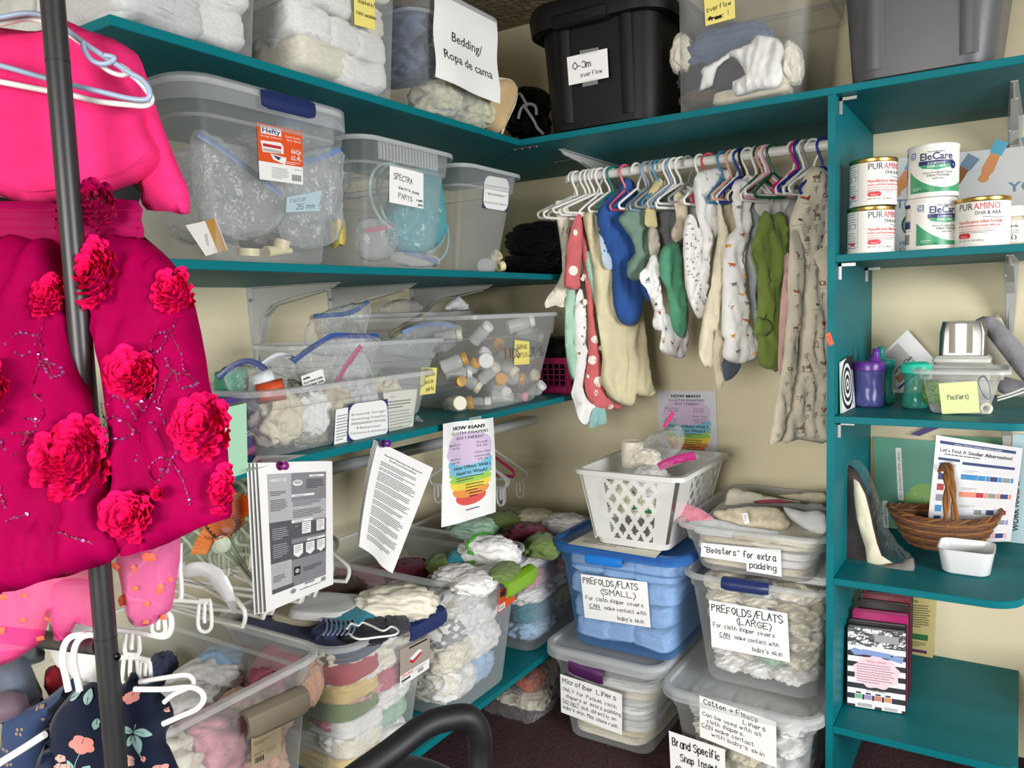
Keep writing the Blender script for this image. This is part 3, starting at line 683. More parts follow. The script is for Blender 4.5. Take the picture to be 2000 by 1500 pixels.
def d(s, W, H):
    s.hand(W*.1, H*.72, '3-6m', H*.17, m=PEN, rot=.04); s.hand(W*.07, H*.36, 'overflow', H*.14, m=PEN, rot=.08, fit=W*.85); s.hand(W*.12, H*.12, 'from', H*.09, m=PEN, fit=W*.45, w=H*.04); s.stroke([(W*.08, H*.15), (W*.62, H*.2)], H*.02, PEN); s.stroke([(W*.08, H*.18), (W*.6, H*.14)], H*.02, PEN); s.hand(W*.72, H*.14, '!', H*.14, m=PEN)
bin_label(bCl, '-y', ((1378, 51), (1436, 35), (1434, -32), (1374, -20)), d, 'sticky_note', base=YEL, lab='yellow sticky note')

# ---- middle shelf
z = Z2
bH = make_bin('storage_bin', (.05, .605, -1.555, -1.255), (.03, .618, -1.585, -1.215), z, .315, 'large clear latched bin with the orange brand sticker', r=.045, lid=True, skirt=.045, lidm=clear('dfe3e3', .16, .25, .35))
latch(bH, '+x', 503, 178, 608, 205, .030, NAVY, .014, 'latch')
def hefty(s, W, H):
    s.rect(0, H*.33, W, H*.67, ORG, 1); s.rect(W*.08, H*.83, W*.44, H*.14, WHT, 1.5); s.text(W*.30, H*.855, 'Hefty', H*.13, NAVYP, .02, 'c', fit=W*.40)
    s.text(W*.06, H*.775, 'Storage Solutions', H*.05, WHT, 0, fit=W*.46); s.text(W*.97, H*.84, 'Stack Smart.', H*.055, WHT, align='r', fit=W*.36); s.text(W*.97, H*.78, 'Save Space', H*.055, WHT, align='r', fit=W*.34)
    s.text(W*.97, H*.56, '66Qt', H*.12, WHT, .01, 'r'); s.text(W*.97, H*.44, '62.4L', H*.12, WHT, .01, 'r'); s.lines(W*.6, H*.385, W*.37, 2, H*.03, WHT)
    G = mat('b9b4b4', .6); s.poly([(W*.06, H*.70), (W*.5, H*.72), (W*.56, H*.66), (W*.56, H*.52), (W*.1, H*.50)], WHT, 2); s.rect(W*.11, H*.60, W*.4, H*.055, RED, 3); s.rect(W*.11, H*.52, W*.4, H*.05, G, 3); s.poly([(W*.26, H*.49), (W*.62, H*.46), (W*.58, H*.33), (W*.32, H*.39)], WHT, 3.5); s.poly([(W*.3, H*.47), (W*.5, H*.45), (W*.44, H*.39)], NAVYP, 4)
    s.lines(W*.28, H*.24, W*.4, 7, H*.03, TINY); s.text(W*.97, H*.26, 'www.hefty.com', H*.03, align='r')
    for k in range(14): s.rect(W*(.74+.016*k), H*.05, W*(.006+.006*(k % 3 == 0)), H*.12, INK, 2, 1, 1)
c4 = [bH.on('+x', *p, .003) for p in ((507, 350), (592, 361), (590, 258), (501, 239))]; W, H = dims(*c4); s = Sheet(W, H); s.base(WHT, 4, 4); hefty(s, W, H); s.build('brand_sticker', quad(*c4, W, H), bH.t, .0003)
# things in it: zip bags, pump parts
def zipbag(poly, p0, n, label, zipc='2c4f9e', zpts=None, thick=.02, m=None, folds=.008, ff=24, seed=1, x=None, res=.010, cat='zip bag'):
    t = thing('zip_bag', p0, label, cat); S = Soft(poly, p0, n, thick, res=res, folds=folds, ff=ff, flow=.8, seed=seed, crease=.9, smooth=3); S.build('film', m or ZIPBAG, t)
    if zpts:
        q = MB(); pts = [S.p0+S.h*a[0]+S.t*a[1]+S.n*.002 for a in [S.uv(*p) for p in spline(zpts, 5)]]
        q.tube(pts, .0065, 6, flat=.35); q.build('zip_strip', mat(zipc, .35), t)
    return S, t
FR = (1, -.25, 0)
zipbag([(380, 250), (440, 275), (500, 300), (560, 385), (545, 440), (480, 470), (400, 440), (370, 330)], px(470, 360, x=.55), FR, 'zip bag with a slanting blue seal inside the orange-stickered bin', '4d6da8', [(385, 262), (430, 290), (490, 335), (550, 382)], seed=3)
zipbag([(545, 230), (660, 235), (665, 300), (650, 420), (560, 430), (540, 330)], px(600, 320, x=.50), FR, 'zip bag with flat blue seal high inside the orange-stickered bin', '3f6fb5', [(545, 236), (600, 240), (660, 238)], seed=4)
zipbag([(585, 300), (665, 290), (668, 360), (660, 470), (560, 480), (540, 390)], px(610, 380, x=.57), FR, 'zip bag marked in pen inside the orange-stickered bin', '4f79bd', [(590, 318), (630, 306), (664, 292)], seed=6)
c4 = [bH.on('+x', *p, -.012) for p in ((558, 415), (620, 412), (630, 372), (560, 385))]; s = Sheet(*dims(*c4)); W, H = s.W, s.H; s.base(mat('b9d7e2', .5), 3, 3); s.hand(W*.1, H*.6, 'flatter', H*.25, m=GREYINK, fit=W*.5); s.hand(W*.3, H*.15, '25 mm', H*.28, m=PEN, fit=W*.6); tag(s.build('zip_bag_label', quad(*c4, W, H)), 'pale blue label reading 25 mm inside the orange-stickered bin', 'label')
c4 = [bH.on('+x', *p, -.01) for p in ((402, 500), (445, 488), (420, 425), (362, 440))]; s = Sheet(*dims(*c4)); W, H = s.W, s.H; s.base(mat('e4e0da', .6), 3, 3); s.rect(W*.55, 0, W*.4, H, mat('b98a3a', .5), 1); s.text(W*.3, H*.2, 'medela', H*.15, GREYINK, rot=1.3); tag(s.build('folded_leaflet', quad(*c4, W, H, lambda a, b: .01*math.sin(a*3)*b)), 'white and amber leaflet leaning inside the orange-stickered bin', 'leaflet')
for k, (u, v, w, h) in enumerate(((440, 330, 130, 130), (540, 300, 130, 110), (480, 430, 150, 100), (600, 440, 130, 110), (620, 340, 90, 120), (400, 420, 90, 120))):
    cpx('clear_bag', u, v, w, h, clear('dde4e8', .14, .12, .5, crinkle=20, spec=.9), 'crumpled clear plastic bag filling the orange-stickered bin', x=.42, dep=.2, cat='bag', group='clear bags in the orange-stickered bin', var=k, kind=2)
CRM = mat('e9dcae', .45)
def ring(u, v, r, h, x, label, ax=(1, 0, .3)):
    t = px(u, v, x=x); q = MB(); q.lathe([(r*.55, h/2), (r, h/2), (r, -h/2), (r*.55, -h/2), (r*.5, 0), (r*.55, h/2)], 24, t, ax); return tag(q.build('pump_part', CRM), label, 'pump part')
ring(485, 492, .021, .014, .57, 'cream ring cap at the bottom of the orange-stickered bin', (0.1, 0, 1)); ring(550, 478, .016, .02, .565, 'cream valve piece standing at the bottom of the orange-stickered bin', (.2, .2, 1))
q = MB(); q.tube([px(520, 492, x=.57), px(545, 490, x=.57), px(568, 490, x=.57)], [.012, .009, .006], 12); tag(q.build('pump_part', CRM), 'cream spout piece lying at the bottom of the orange-stickered bin', 'pump part')
cpx('pump_part', 515, 470, 90, 34, mat('5f5248', .5), 'dark folded insert behind the cream pump pieces', x=.50, dep=.06, cat='pump part', kind=1)
cpx('yellow_sponge', 660, 455, 22, 60, mat('d8c15e', .8), 'yellow strip in the lower right of the orange-stickered bin', x=.54, dep=.03, cat='sponge', kind=1)

bS = make_bin('storage_bin', (.10, .605, -1.165, -.885), (.07, .618, -1.168, -.835), z, .285, 'clear open bin with the handwritten pump parts note', r=.045, step=.80, sh=.008)
q = MB()
for k in range(19):
    f = .16+.6*k/18 if k else .16; y = bS.hi[2]*(1-f)+bS.hi[3]*f; zt = z+.285*.97; x = bS.hi[1]+.008
    q.box((x-.001, y-.0016, z+.285*.83), (x+.006, y+.0016, zt))
q.build('rib', FROSTRIM, bS.t)
def d(s, W, H):
    s.hand(W*.12, H*.66, 'SPECTRA', H*.15, m=PEN, rot=-.06, fit=W*.56); s.hand(W*.26, H*.42, 'electric pump', H*.08, m=PEN, rot=-.06, fit=W*.62); s.hand(W*.26, H*.16, 'PARTS', H*.13, m=PEN, rot=-.03, fit=W*.42); s.hand(W*.78, H*.18, '+ Avent', H*.06, m=PEN, fit=W*.2); s.hand(W*.84, H*.06, 'parts', H*.06, m=PEN, fit=W*.14)
bin_label(bS, '+x', ((760, 395), (827, 408), (827, 339), (761, 321)), d)
TUBE = clear('bfe0e0', .45, .2, .4)
for k, (u, v, ru, rv, ph) in enumerate(((770, 385, 46, 66, 0), (795, 400, 52, 70, .4), (820, 430, 48, 62, .8), (835, 440, 40, 70, 1.5), (810, 450, 60, 40, 2.0), (790, 380, 60, 64, 2.6))):
    q = MB(); q.tube([px(u+ru*math.cos(a)*math.cos(ph*.2)+rv*.2*math.sin(a), v+rv*math.sin(a), x=.55-.012*k+.01*math.sin(a*2)) for a in [2*math.pi*i/40 for i in range(38)]], .0035, 8)
    tag(q.build('pump_tubing', TUBE), 'coil of clear pump tubing inside the pump parts bin', 'tubing', 'clear tubing coils in the pump parts bin')
zipbag([(795, 330), (840, 325), (862, 400), (862, 460), (830, 495), (775, 490), (755, 430), (770, 360)], px(810, 420, x=.55), FR, 'turquoise tinted bag with the tubing in the pump parts bin', None, None, .035, clear('52bcc8', .42, .2, .4, crinkle=14), seed=8)
zipbag([(700, 430), (772, 436), (765, 500), (705, 505)], px(735, 470, x=.53), FR, 'zip bag with red seal at the bottom of the pump parts bin', 'b0304a', [(712, 450), (740, 447), (768, 440)], seed=9)
zipbag([(770, 490), (850, 500), (850, 520), (775, 518)], px(810, 505, x=.57), FR, 'zip bag with blue seal lying at the bottom of the pump parts bin', '3b4f96', [(790, 492), (820, 500), (855, 512)], seed=10, thick=.01)
bB = make_bin('storage_bin', (.10, .60, -.815, -.595), (.07, .615, -.795, -.51), z, .275, 'clear open bin with the rounded bottle accessories label', r=.045)
def roundlabel(lines, red=False):
    def d(s, W, H):
        s.rect(0, 0, W, H, NAVYP, 1); s.rbox(W*.02, H*.01, W*.96, H*.98, min(W, H)*.26, WHT, 2)
        n = len(lines)
        for i, t_ in enumerate(lines): s.text(W*.5, H*(.70-.5*i/max(1, n-1)-.03), t_, H*(.085 if n < 5 else .082), INK, 0, 'c', 3, fit=W*min(.86, .062*len(t_)+.1))
        s.rect(W*.08, H*(.70-.5*(1 if n == 3 else 1.75)/max(1, n-1)+ (.02 if n==3 else -.015)), W*.84, H*.008, INK, 3)
    return d
bin_label(bB, '+x', ((942, 406), (992, 414), (996, 350), (946, 341)), roundlabel(['Bottles/Bottle Accessories', 'Botellas/', 'Accesorios Para Biberón']))
BTL = clear('e6e6e2', .45, .3, .4)
def bottle(P, ax, r, L, capc, label, group=None, capr=None, body=None):
    ax = unit(ax); t = thing('baby_bottle', P, label, 'bottle', group); q = MB()
    q.lathe([(0, 0), (r*.9, 0), (r, r*.12), (r*.94, L*.4), (r, L*.8), (r*.8, L*.92), (r*.72, L)], 20, P, ax); q.build('body', body or BTL, t)
    c = MB(); cr = capr or r*.92; n = 28; P2 = np.array(P)+ax*L*.97
    c.lathe([(cr, 0), (cr, cr*.62), (cr*.88, cr*.78), (0, cr*.8)], n, P2, ax); c.build('cap', mat(capc, .45), t); return t
bottle(px(945, 520, x=.55), (-.2, 1, .15), .022, .05, 'e9e6dc', 'white-capped bottle lying in the bottle accessories bin')
ring(970, 500, .016, .018, .56, 'tan bottle ring in the bottle accessories bin', (1, 0, .6)); ring(978, 520, .014, .018, .575, 'amber bottle ring at the right of the bottle accessories bin', (.4, 1, .2))
# black bags by the corner
BLKB = mat('17161a', .35, kind='foil')
for k, (u, v, w, h) in enumerate(((1052, 470, 90, 75), (1045, 515, 95, 50), (1085, 505, 70, 60))):
    cpx('plastic_bag', u, v, w, h, BLKB, ('black plastic bag, uppermost of the heap beside the bottle accessories bin', 'black plastic bag low in the heap beside the bottle accessories bin', 'black plastic bag behind the hanging clothes at the shelf end')[k], x=.42, dep=.25, cat='bag', var=k, kind=0)
# ================================================================== left wall, lower shelf
z = Z3
bM = make_bin('storage_bin', (.35, .598, -1.44, -.985), (.335, .612, -1.475, -.94), z, .135, 'long low clear bin with the breastmilk storage label', r=.04, step=.70)
bin_label(bM, '+x', ((678, 862), (760, 852), (757, 779), (681, 789)), roundlabel(['Breastmilk Storage/', 'Sanitizing Supplies', 'Almacenamiento De Leche', 'Materna/', 'Suministros de desinfección']), off=.005)
c4 = [bM.on('+x', *p, .003) for p in ((652, 874), (682, 866), (683, 795), (656, 800))]; s = Sheet(*dims(*c4)); s.base(WHITEP, 2, 2); s.lines(s.W*.1, s.H*.8, s.W*.8, 9, s.H*.08, TINY); s.build('printed_sheet', quad(*c4, s.W, s.H), bM.t)
c4 = [bM.on('+x', *p, -.008) for p in ((757, 850), (806, 838), (815, 760), (748, 765))]; s = Sheet(*dims(*c4)); W, H = s.W, s.H; s.base(mat('e6e4d3', .6), 3, 3); s.text(W*.2, H*.84, 'RHG', H*.07, RED); s.lines(W*.1, H*.74, W*.82, 3, H*.07, INK); s.lines(W*.1, H*.5, W*.8, 6, H*.075, TINY); tag(s.build('instruction_card', quad(*c4, W, H)), 'cream instruction card standing inside the low breastmilk bin', 'card')
fillwall(bM, '+x', ['cream white oat pale cream'], 'low breastmilk storage bin', 'crumpled bag', .12, 0.02, .75, 0)
BEIB = clear('d9cdbb', .5, .3, .3, crinkle=12)
for k, (u, v, w, h, m_, lb) in enumerate(((585, 845, 130, 75, BEIB, 'beige cloudy bag at the left inside the low breastmilk bin'), (560, 775, 80, 70, BEIB, 'beige plastic pouch rising from the low breastmilk bin'), (900, 0, 0, 0, None, None))):
    if m_: cpx('plastic_bag', u, v, w, h, m_, lb, x=.52, dep=.12, cat='bag', var=k)
for (pts, xx, c, lb) in (([(490, 735), (530, 715), (545, 765), (500, 790)], .56, 'e9edf0', 'white and blue carton on end in the low breastmilk bin'), ([(498, 752), (552, 738), (560, 780), (505, 790)], .58, 'd9542a', 'orange and white pump kit box in the low breastmilk bin')):
    S = Soft(pts, px(520, 760, x=xx), (1, -.3, 0), .018, res=.012, folds=.001, edge=.004, smooth=0); tag(S.build('carton', mat(c, .5)), lb, 'carton')
zipbag([(435, 735), (470, 712), (540, 728), (562, 745), (548, 790), (480, 800)], px(500, 760, x=.55), FR, 'zip bag with drooping navy seal at the left of the low breastmilk bin', '2a3a72', [(425, 738), (452, 716), (480, 705), (505, 712), (525, 728)], seed=12, m=BAGMAT)
zipbag([(600, 765), (575, 700), (650, 656), (735, 655), (725, 700), (690, 770), (640, 800)], px(650, 730, x=.53), FR, 'big zip bag with long blue seal leaning out of the low breastmilk bin', '24489a', [(572, 706), (600, 685), (640, 660), (655, 655), (700, 656), (738, 656)], seed=13, m=BAGMAT, thick=.03)
zipbag([(645, 762), (690, 690), (712, 690), (728, 740), (700, 790), (655, 800)], px(690, 745, x=.555), FR, 'zip bag with bright pink seal leaning in the low breastmilk bin', 'c02a72', [(652, 758), (672, 720), (704, 676)], seed=14, m=BAGMAT)
zipbag([(530, 760), (500, 722), (545, 692), (580, 700), (600, 740), (570, 790)], px(545, 740, x=.48), FR, 'plain clear zip bag standing behind the beige pouch', 'c9ccce', [(500, 722), (540, 694), (575, 702)], seed=15, m=BAGMAT)
c4 = [px(*p, x=.575) for p in ((592, 762), (636, 746), (630, 720), (588, 735))]; s = Sheet(*dims(*c4)); W, H = s.W, s.H; s.poly([(0, H*.1), (W*.06, 0), (W*.94, 0), (W, H*.1), (W, H*.9), (W*.94, H), (0, H)], WHT, 0); s.hand(W*.08, H*.68, 'medela', H*.15, m=PEN); s.hand(W*.08, H*.38, 'full hand pump', H*.14, m=PEN, fit=W*.85); s.hand(W*.08, H*.1, 'all proper size', H*.14, m=PEN, fit=W*.85); tag(s.build('bag_label', quad(*c4, W, H)), 'white handwritten label on the big blue-sealed zip bag', 'label')
bN = make_bin('storage_bin', (.215, .425, -1.08, -.76), (.195, .44, -1.13, -.70), z, .205, 'clear bin marked nipples in pen with a yellow note', r=.04, step=.72, rot=-.35, m=clear('c9cdcb', .30, .35, .45))
def d(s, W, H):
    s.hand(W*.22, H*.66, 'nipples', H*.14, m=PEN, rot=.1, fit=W*.7); s.hand(W*.1, H*.38, '& bottle', H*.14, m=PEN, rot=.1, fit=W*.75); s.hand(W*.42, H*.12, 'parts', H*.14, m=PEN, rot=.1, fit=W*.5)
bin_label(bN, '+x', ((819, 772), (850, 768), (854, 718), (822, 718)), d, 'sticky_note', base=YEL, lab='yellow sticky note')
s = Sheet(.1, .03); s.hand(0, .005, 'nipples', .022, m=GREYINK, fit=.085); c4 = [bN.on('+x', *p, .003) for p in ((828, 692), (868, 690), (868, 672), (828, 674))]; s.build('pen_marking', quad(*c4, .1, .03), bN.t)
zipbag([(610, 620), (720, 590), (715, 640), (700, 690), (605, 690)], px(660, 645, x=.40), FR, 'tall zip bag with wavy blue seal at the back left of the nipples bin', '1d4f86', [(612, 618), (650, 615), (680, 612), (705, 600), (718, 588)], seed=16, m=BAGMAT)
zipbag([(745, 680), (790, 645), (830, 625), (892, 630), (898, 655), (870, 690), (800, 700)], px(820, 665, x=.42), FR, 'zip bag with pale blue double seal over the nipples bin', '7f9fd2', [(785, 650), (830, 634), (890, 636)], seed=17, m=ZIPBAG)
Sg = Soft([(758, 650), (822, 613), (832, 622), (780, 662)], px(790, 640, x=.36), (1, -.3, 0), .01, res=.01, folds=.001, edge=.006); tag(Sg.build('cardboard_strip', mat('b9ad92', .7)), 'beige cardboard strip leaning behind the nipples bin', 'cardboard')
bK = make_bin('storage_bin', (.03, .17, -.72, -.2), (.02, .19, -.75, -.17), z, .275, 'clear bin against the left wall behind the nipples bin', r=.03)
zipbag([(742, 608), (760, 590), (790, 584), (815, 595), (812, 612), (780, 618)], px(780, 602, x=.12), FR, 'crinkled clear bag bulging over the bin against the wall', None, None, .05, BAGMAT, seed=18)
zipbag([(870, 604), (890, 578), (900, 582), (918, 604)], px(890, 595, x=.3), FR, 'crumpled printed wrapper above the yellow-capped bottle bin', None, None, .02, mat('cfd2d0', .3, kind='foil'), seed=19)
zipbag([(810, 838), (812, 812), (822, 815), (832, 830), (828, 836)], px(820, 828, x=.55), FR, 'small clear bag wedged between the low bin and the nipples bin', None, None, .012, BAGMAT, seed=20)
bO = make_bin('storage_bin', (.22, .60, -.70, -.41), (.19, .612, -.765, -.285), z, .262, 'clear bin full of yellow and white capped storage bottles', r=.04, step=.75, m=clear('cfd0cd', .12, .25, .45))
def d(s, W, H): s.hand(W*.12, H*.62, 'STORAGE', H*.17, m=PEN, rot=.08, fit=W*.75); s.hand(W*.2, H*.28, 'BOTTLES', H*.17, m=PEN, rot=.08, fit=W*.7)
bin_label(bO, '+x', ((1004, 713), (1034, 711), (1034, 667), (1005, 664)), d, 'sticky_note', base=YEL, lab='yellow sticky note')
s = Sheet(.15, .04); s.hand(0, .008, 'LIDS', .028, m=GREYINK, fit=.05); s.hand(.08, .008, 'JARS', .028, m=GREYINK, fit=.06); c4 = [bO.on('+x', *p, .003) for p in ((988, 705), (1068, 700), (1068, 675), (988, 680))]; s.build('pen_marking', quad(*c4, .15, .04), bO.t)
AMB, CAPW, CAPI = 'dfa12e', 'efeee9', 'e6dfc4'
blist = [(948, 705, 17, CAPW, -1, .2), (945, 692, 14, CAPW, 0, 1), (910, 727, 14, CAPW, 1, .1), (903, 702, 14, AMB, .6, .5), (925, 712, 13, AMB, .2, 1), (1014, 740, 15, AMB, .7, -.3), (895, 788, 16, CAPI, -.6, .2), (913, 788, 15, AMB, .5, .3), (948, 790, 16, CAPW, .5, .1), (1006, 782, 16, CAPI, .8, -.3), (976, 742, 14, AMB, -.6, .6), (972, 675, 14, AMB, -.4, .6), (1032, 628, 14, CAPW, .9, .4), (1052, 655, 14, CAPI, .6, -.4), (892, 655, 14, CAPI, .6, .2), (1000, 725, 14, CAPI, .2, -.8), (985, 765, 13, CAPW, -.2, -.6), (930, 755, 13, CAPI, .4, -.9), (990, 690, 12, AMB, .2, .8), (950, 640, 13, CAPW, .1, 1), (1042, 735, 13, CAPI, -.3, .7), (1055, 755, 12, CAPW, .1, 1), (900, 745, 12, AMB, -.8, .2), (1045, 690, 12, CAPI, .4, .4), (965, 720, 12, CAPI, .1, .9)]
names = {AMB: 'amber-capped', CAPW: 'white-capped', CAPI: 'ivory-capped'}
for k, (u, v, r_, c, ay, az) in enumerate(blist):
    P = px(u, v, x=.545-.02*(k % 3)); rr_ = r_*depth(P)/FPX; ax = unit((.8, ay*.9, az*.7)); L_ = rr_*3.2
    bottle(P-ax*L_*.97, ax, rr_, L_, c, f'{names[c]} clear storage bottle inside the bottle bin', f'{names[c]} bottles in the bottle bin')
tag(MB().lathe([(.012, 0), (.014, .004), (.014, .012), (0, .014)], 16, px(1020, 775, x=.585), (1, 0, 0)).build('bottle_cap', mat('e58fb4', .4)), 'small pink cap at the bottom right of the bottle bin', 'bottle cap')
# pink basket with dark contents at the shelf end
MAG = mat('b01860', .35)
t = thing('plastic_basket', px(1098, 775, z=Z3), 'magenta plastic lattice basket at the inner end of the lower left shelf', 'basket')
x0, x1, y0, y1, zb, zt = .42, .618, -.255, -.03, Z3+.001, Z3+.115
b = MB(); L = lambda o, zz: rr(x0-o, x1+o, y0-o, y1+o, .02, zz, 4)
b.loft([L(0, zb), L(.0, zb+.02)], True); b.loft([L(0, zt-.02), L(.003, zt-.02), L(.005, zt), L(.0, zt), L(-.002, zt-.02)]); b.build('body', MAG, t)
b = MB()
for k in range(11): y = y0+.012+(y1-y0-.024)*k/10; b.box((x1-.003, y-.0018, zb), (x1+.001, y+.0018, zt))
for k in range(9): x = x0+.012+(x1-x0-.024)*k/8; b.box((x-.0018, y0-.001, zb), (x+.0018, y0+.002, zt))
for k in range(4): zz = zb+.022+k*.018; b.box((x0, y0-.001, zz), (x1, y0+.002, zz+.003)); b.box((x1-.003, y0, zz), (x1+.001, y1, zz+.003))
for x, y in ((x0, y0), (x1, y0), (x1, y1), (x0, y1)): b.box((x-.006, y-.006, zb), (x+.006, y+.006, zt))
b.build('lattice', MAG, t, label='magenta lattice sides')
q = MB(); q.tube([(x1+.004, y0+.01, zt-.015), (x1+.012, y0+.04, zt-.018), (x1+.006, y0+.07, zt-.012)], .003, 6); q.build('twist_tie', mat('d99a1d', .4), t)
cloth('plastic_bag', (.51, -.14, Z3+.02), (.17, .18, .16), BLKB, 'black bag stuffed in the magenta lattice basket', 'bag', None, 0, 1)
# boxes by the dress
def boxat(name, bl, br, h, dep, m, label, z_, cat='box'):
    a, b_ = px(*bl, z=z_), px(*br, z=z_); al = unit(b_-a); back = unit(np.array([-al[1], al[0], 0])); W_ = np.linalg.norm(b_-a)
    q = MB(); q.box((0, 0, 0.0008), (W_, dep, h), bev=.0012); q.xf(lambda p: a+al*p[0]+back*p[1]+np.array([0, 0, p[2]])); o = q.build(name, m); tag(o, label, cat)
    return o, (lambda x, y: a+al*x+np.array([0, 0, y])-back*.0005), W_
PUR = mat('5a3f8f', .45)
o, fn, W_ = boxat('carton', (440, 915), (500, 880), .125, .10, PUR, 'purple carton leaning on the left of the breastmilk bin', Z3)
s = Sheet(W_, .125); s.rect(0, 0, W_, .012, mat('d65a9a', .5)); s.lines(W_*.3, .045, W_*.6, 3, .006, WHT); s.build('print', fn, o)
GRN = mat('a9d8b6', .5)
c4 = [px(*p, x=.645) for p in ((444, 936), (484, 922), (481, 787), (438, 797))]; s = Sheet(*dims(*c4)); 
q = MB(); A, B_, C_, D_ = c4; bk = np.array([-.03, .01, 0]); q.loft([[tuple(A), tuple(B_), tuple(C_), tuple(D_)], [tuple(A+bk), tuple(B_+bk), tuple(C_+bk), tuple(D_+bk)]], True, True); tag(q.build('folded_card', GRN), 'mint green card folder hanging over the shelf edge beside the pink dress', 'folder')
cpx('carton', 452, 745, 55, 60, mat('3c8a6a', .5), 'green and blue medicine carton above the mint folder', x=.50, dep=.05, cat='carton', kind=1)
c4 = [px(*p, z=Z3+.0015) for p in ((480, 922), (560, 900), (600, 888), (500, 890))]
s = Sheet(.2, .1); s.base(WHITEP, 4, 2); s.lines(.03, .07, .14, 5, .012, TINY); s.ell(.03, .06, .012, .01, mat('d65a7a', .5)); tag(s.build('paper_sheet', quad(*c4, .2, .1)), 'white leaflet lying flat on the shelf in front of the low bin', 'leaflet')

# ---- pinned papers on the lower shelf's edge
def pin(P, ax, m, label, s_=1.0):
    prof = [(0, 0), (.0085, 0), (.0092, .002), (.0085, .0045), (.005, .007), (.0045, .013), (.006, .016), (.0078, .018), (.0078, .021), (.006, .0225), (0, .023)]
    b = MB(); b.lathe([(r_*s_, z_*s_) for r_, z_ in prof], 20, P, ax); b.lathe([(.0006, -.008), (.0006, 0)], 6, P, ax); return tag(b.build('push_pin', m), label, 'push pin')
DGR, MGR, LGR = mat('55545a', .6), mat('86858a', .6), mat('b4b3b6', .6)
def curled(pts, W, H, bulge, base, n=24, name='printed_sheet', parent=None, draw=None, label=None):
    s = Sheet(W, H); s.base(base, n, n)
    if draw: draw(s, W, H)
    return s.build(name, quad(*pts, W, H, bulge), parent, .0003, label, .016 if draw else None)
# 1: booklet, grey infographic
def info(s, W, H):
    x0, x1 = W*.09, W*.88
    s.rect(x0, H*.10, x1-x0, H*.82, MGR, 1, 14, 14); s.rect(x0, H*.12, W*.27, H*.80, LGR, 1.3, 6, 12); s.rect(x0, H*.30, W*.27, H*.28, DGR, 1.6, 6, 8); s.rect(W*.36, H*.56, x1-W*.36, H*.15, LGR, 1.4, 8, 4)
    s.rect(W*.36, H*.44, x1-W*.36, H*.11, DGR, 1.4, 8, 4); s.rect(W*.36, H*.29, x1-W*.36, H*.115, DGR, 1.4, 8, 4); s.rect(x0, H*.10, W*.3, H*.03, DGR, 1.8, 6, 2); s.rect(x0, H*.14, W*.27, H*.09, LGR, 1.8, 6, 3)
    s.text(x0+W*.03, H*.865, 'ABOUT US', H*.028, WHT, .02); s.ell(W*.44, H*.845, W*.065, H*.022, WHT, 2.4); s.ell(W*.44, H*.848, W*.05, H*.014, LGR, 2.8)
    for (x, y, w) in ((.60, .885, .24), (.36, .745, .32), (.36, .556, .30), (.58, .405, .28), (.10, .24, .0)):
        if w: s.rect(W*x, H*y, W*w, H*.016, WHT, 2.4, 6, 1); s.lines(W*(x+.04), H*(y+.005), W*w*.7, 1, .01, TINY, h=H*.005, z=3)
    for (x, y) in ((.50, .465), (.72, .465)): s.rect(W*x, H*y, W*.13, H*.085, WHT, 2.6, 3, 3); s.lines(W*(x+.015), H*(y+.07), W*.10, 5, H*.014, TINY, z=3.2)
    for x in (.385, .56, .73): s.poly([(W*x, H*.395), (W*(x+.13), H*.395), (W*(x+.13), H*.325), (W*(x+.065), H*.300), (W*x, H*.325)], WHT, 2.6); s.lines(W*(x+.015), H*.378, W*.10, 4, H*.013, TINY, z=3.2)
    s.rect(W*.39, H*.175, W*.09, H*.06, INK, 2.6); s.ell(W*.435, H*.205, W*.03, H*.016, LGR, 3)
    for (x, y, w, n) in ((.56, .86, .28, 6), (.38, .70, .46, 3), (.38, .64, .46, 5), (.11, .79, .2, 3), (.11, .73, .2, 7), (.52, .21, .32, 3), (.11, .21, .17, 4)): s.lines(W*x, H*y, W*w, n, H*.012, INK, z=3)
    for (x, y, w, n) in ((.12, .53, .2, 6), (.12, .42, .2, 7), (.40, .525, .08, 1), (.12, .275, .2, 4)): s.lines(W*x, H*y, W*w, n, H*.014, LGR, z=3)
    s.lines(W*.55, H*.085, W*.25, 1, .01, TINY); s.text(W*.47, H*.055, 'www.fluffloveuniversity.com', H*.016, INK, 0, fit=W*.34); s.ell(W*.38, H*.07, W*.04, H*.017, TINY, 2); s.ell(W*.84, H*.075, W*.04, H*.017, TINY, 2)
P1 = [px(493, 1198, x=.70), px(651, 1141, x=.655), px(649, 901, x=.65), px(503, 905, x=.655)]
W, H = .205, .28
t = thing('stapled_handout', px(560, 905, x=.65), 'grey printed handout pinned left, beside the pink dress, its pages curling', 'handout')
bul = lambda a, b: .030*(1-b)*(1-a)*(1-a)+.012*math.sin(math.pi*a)*(.4+.6*b)
for k in range(4): curled([p+np.array([-.004*k-.010*(1 if j in (0, 3) else 0)*k*.35, -.0022*k*(j in (0, 3)), -.0016*k*(j in (0, 1))]) for j, p in enumerate(P1)], W, H, bul, WHITEP, 16, 'back_page' if k else 'front_page', t, info if k == 0 else None)
pin(px(545, 910, x=.66), unit((1, -.1, .1)), mat('8c1d78', .3), 'magenta push pin holding the grey printed handout')
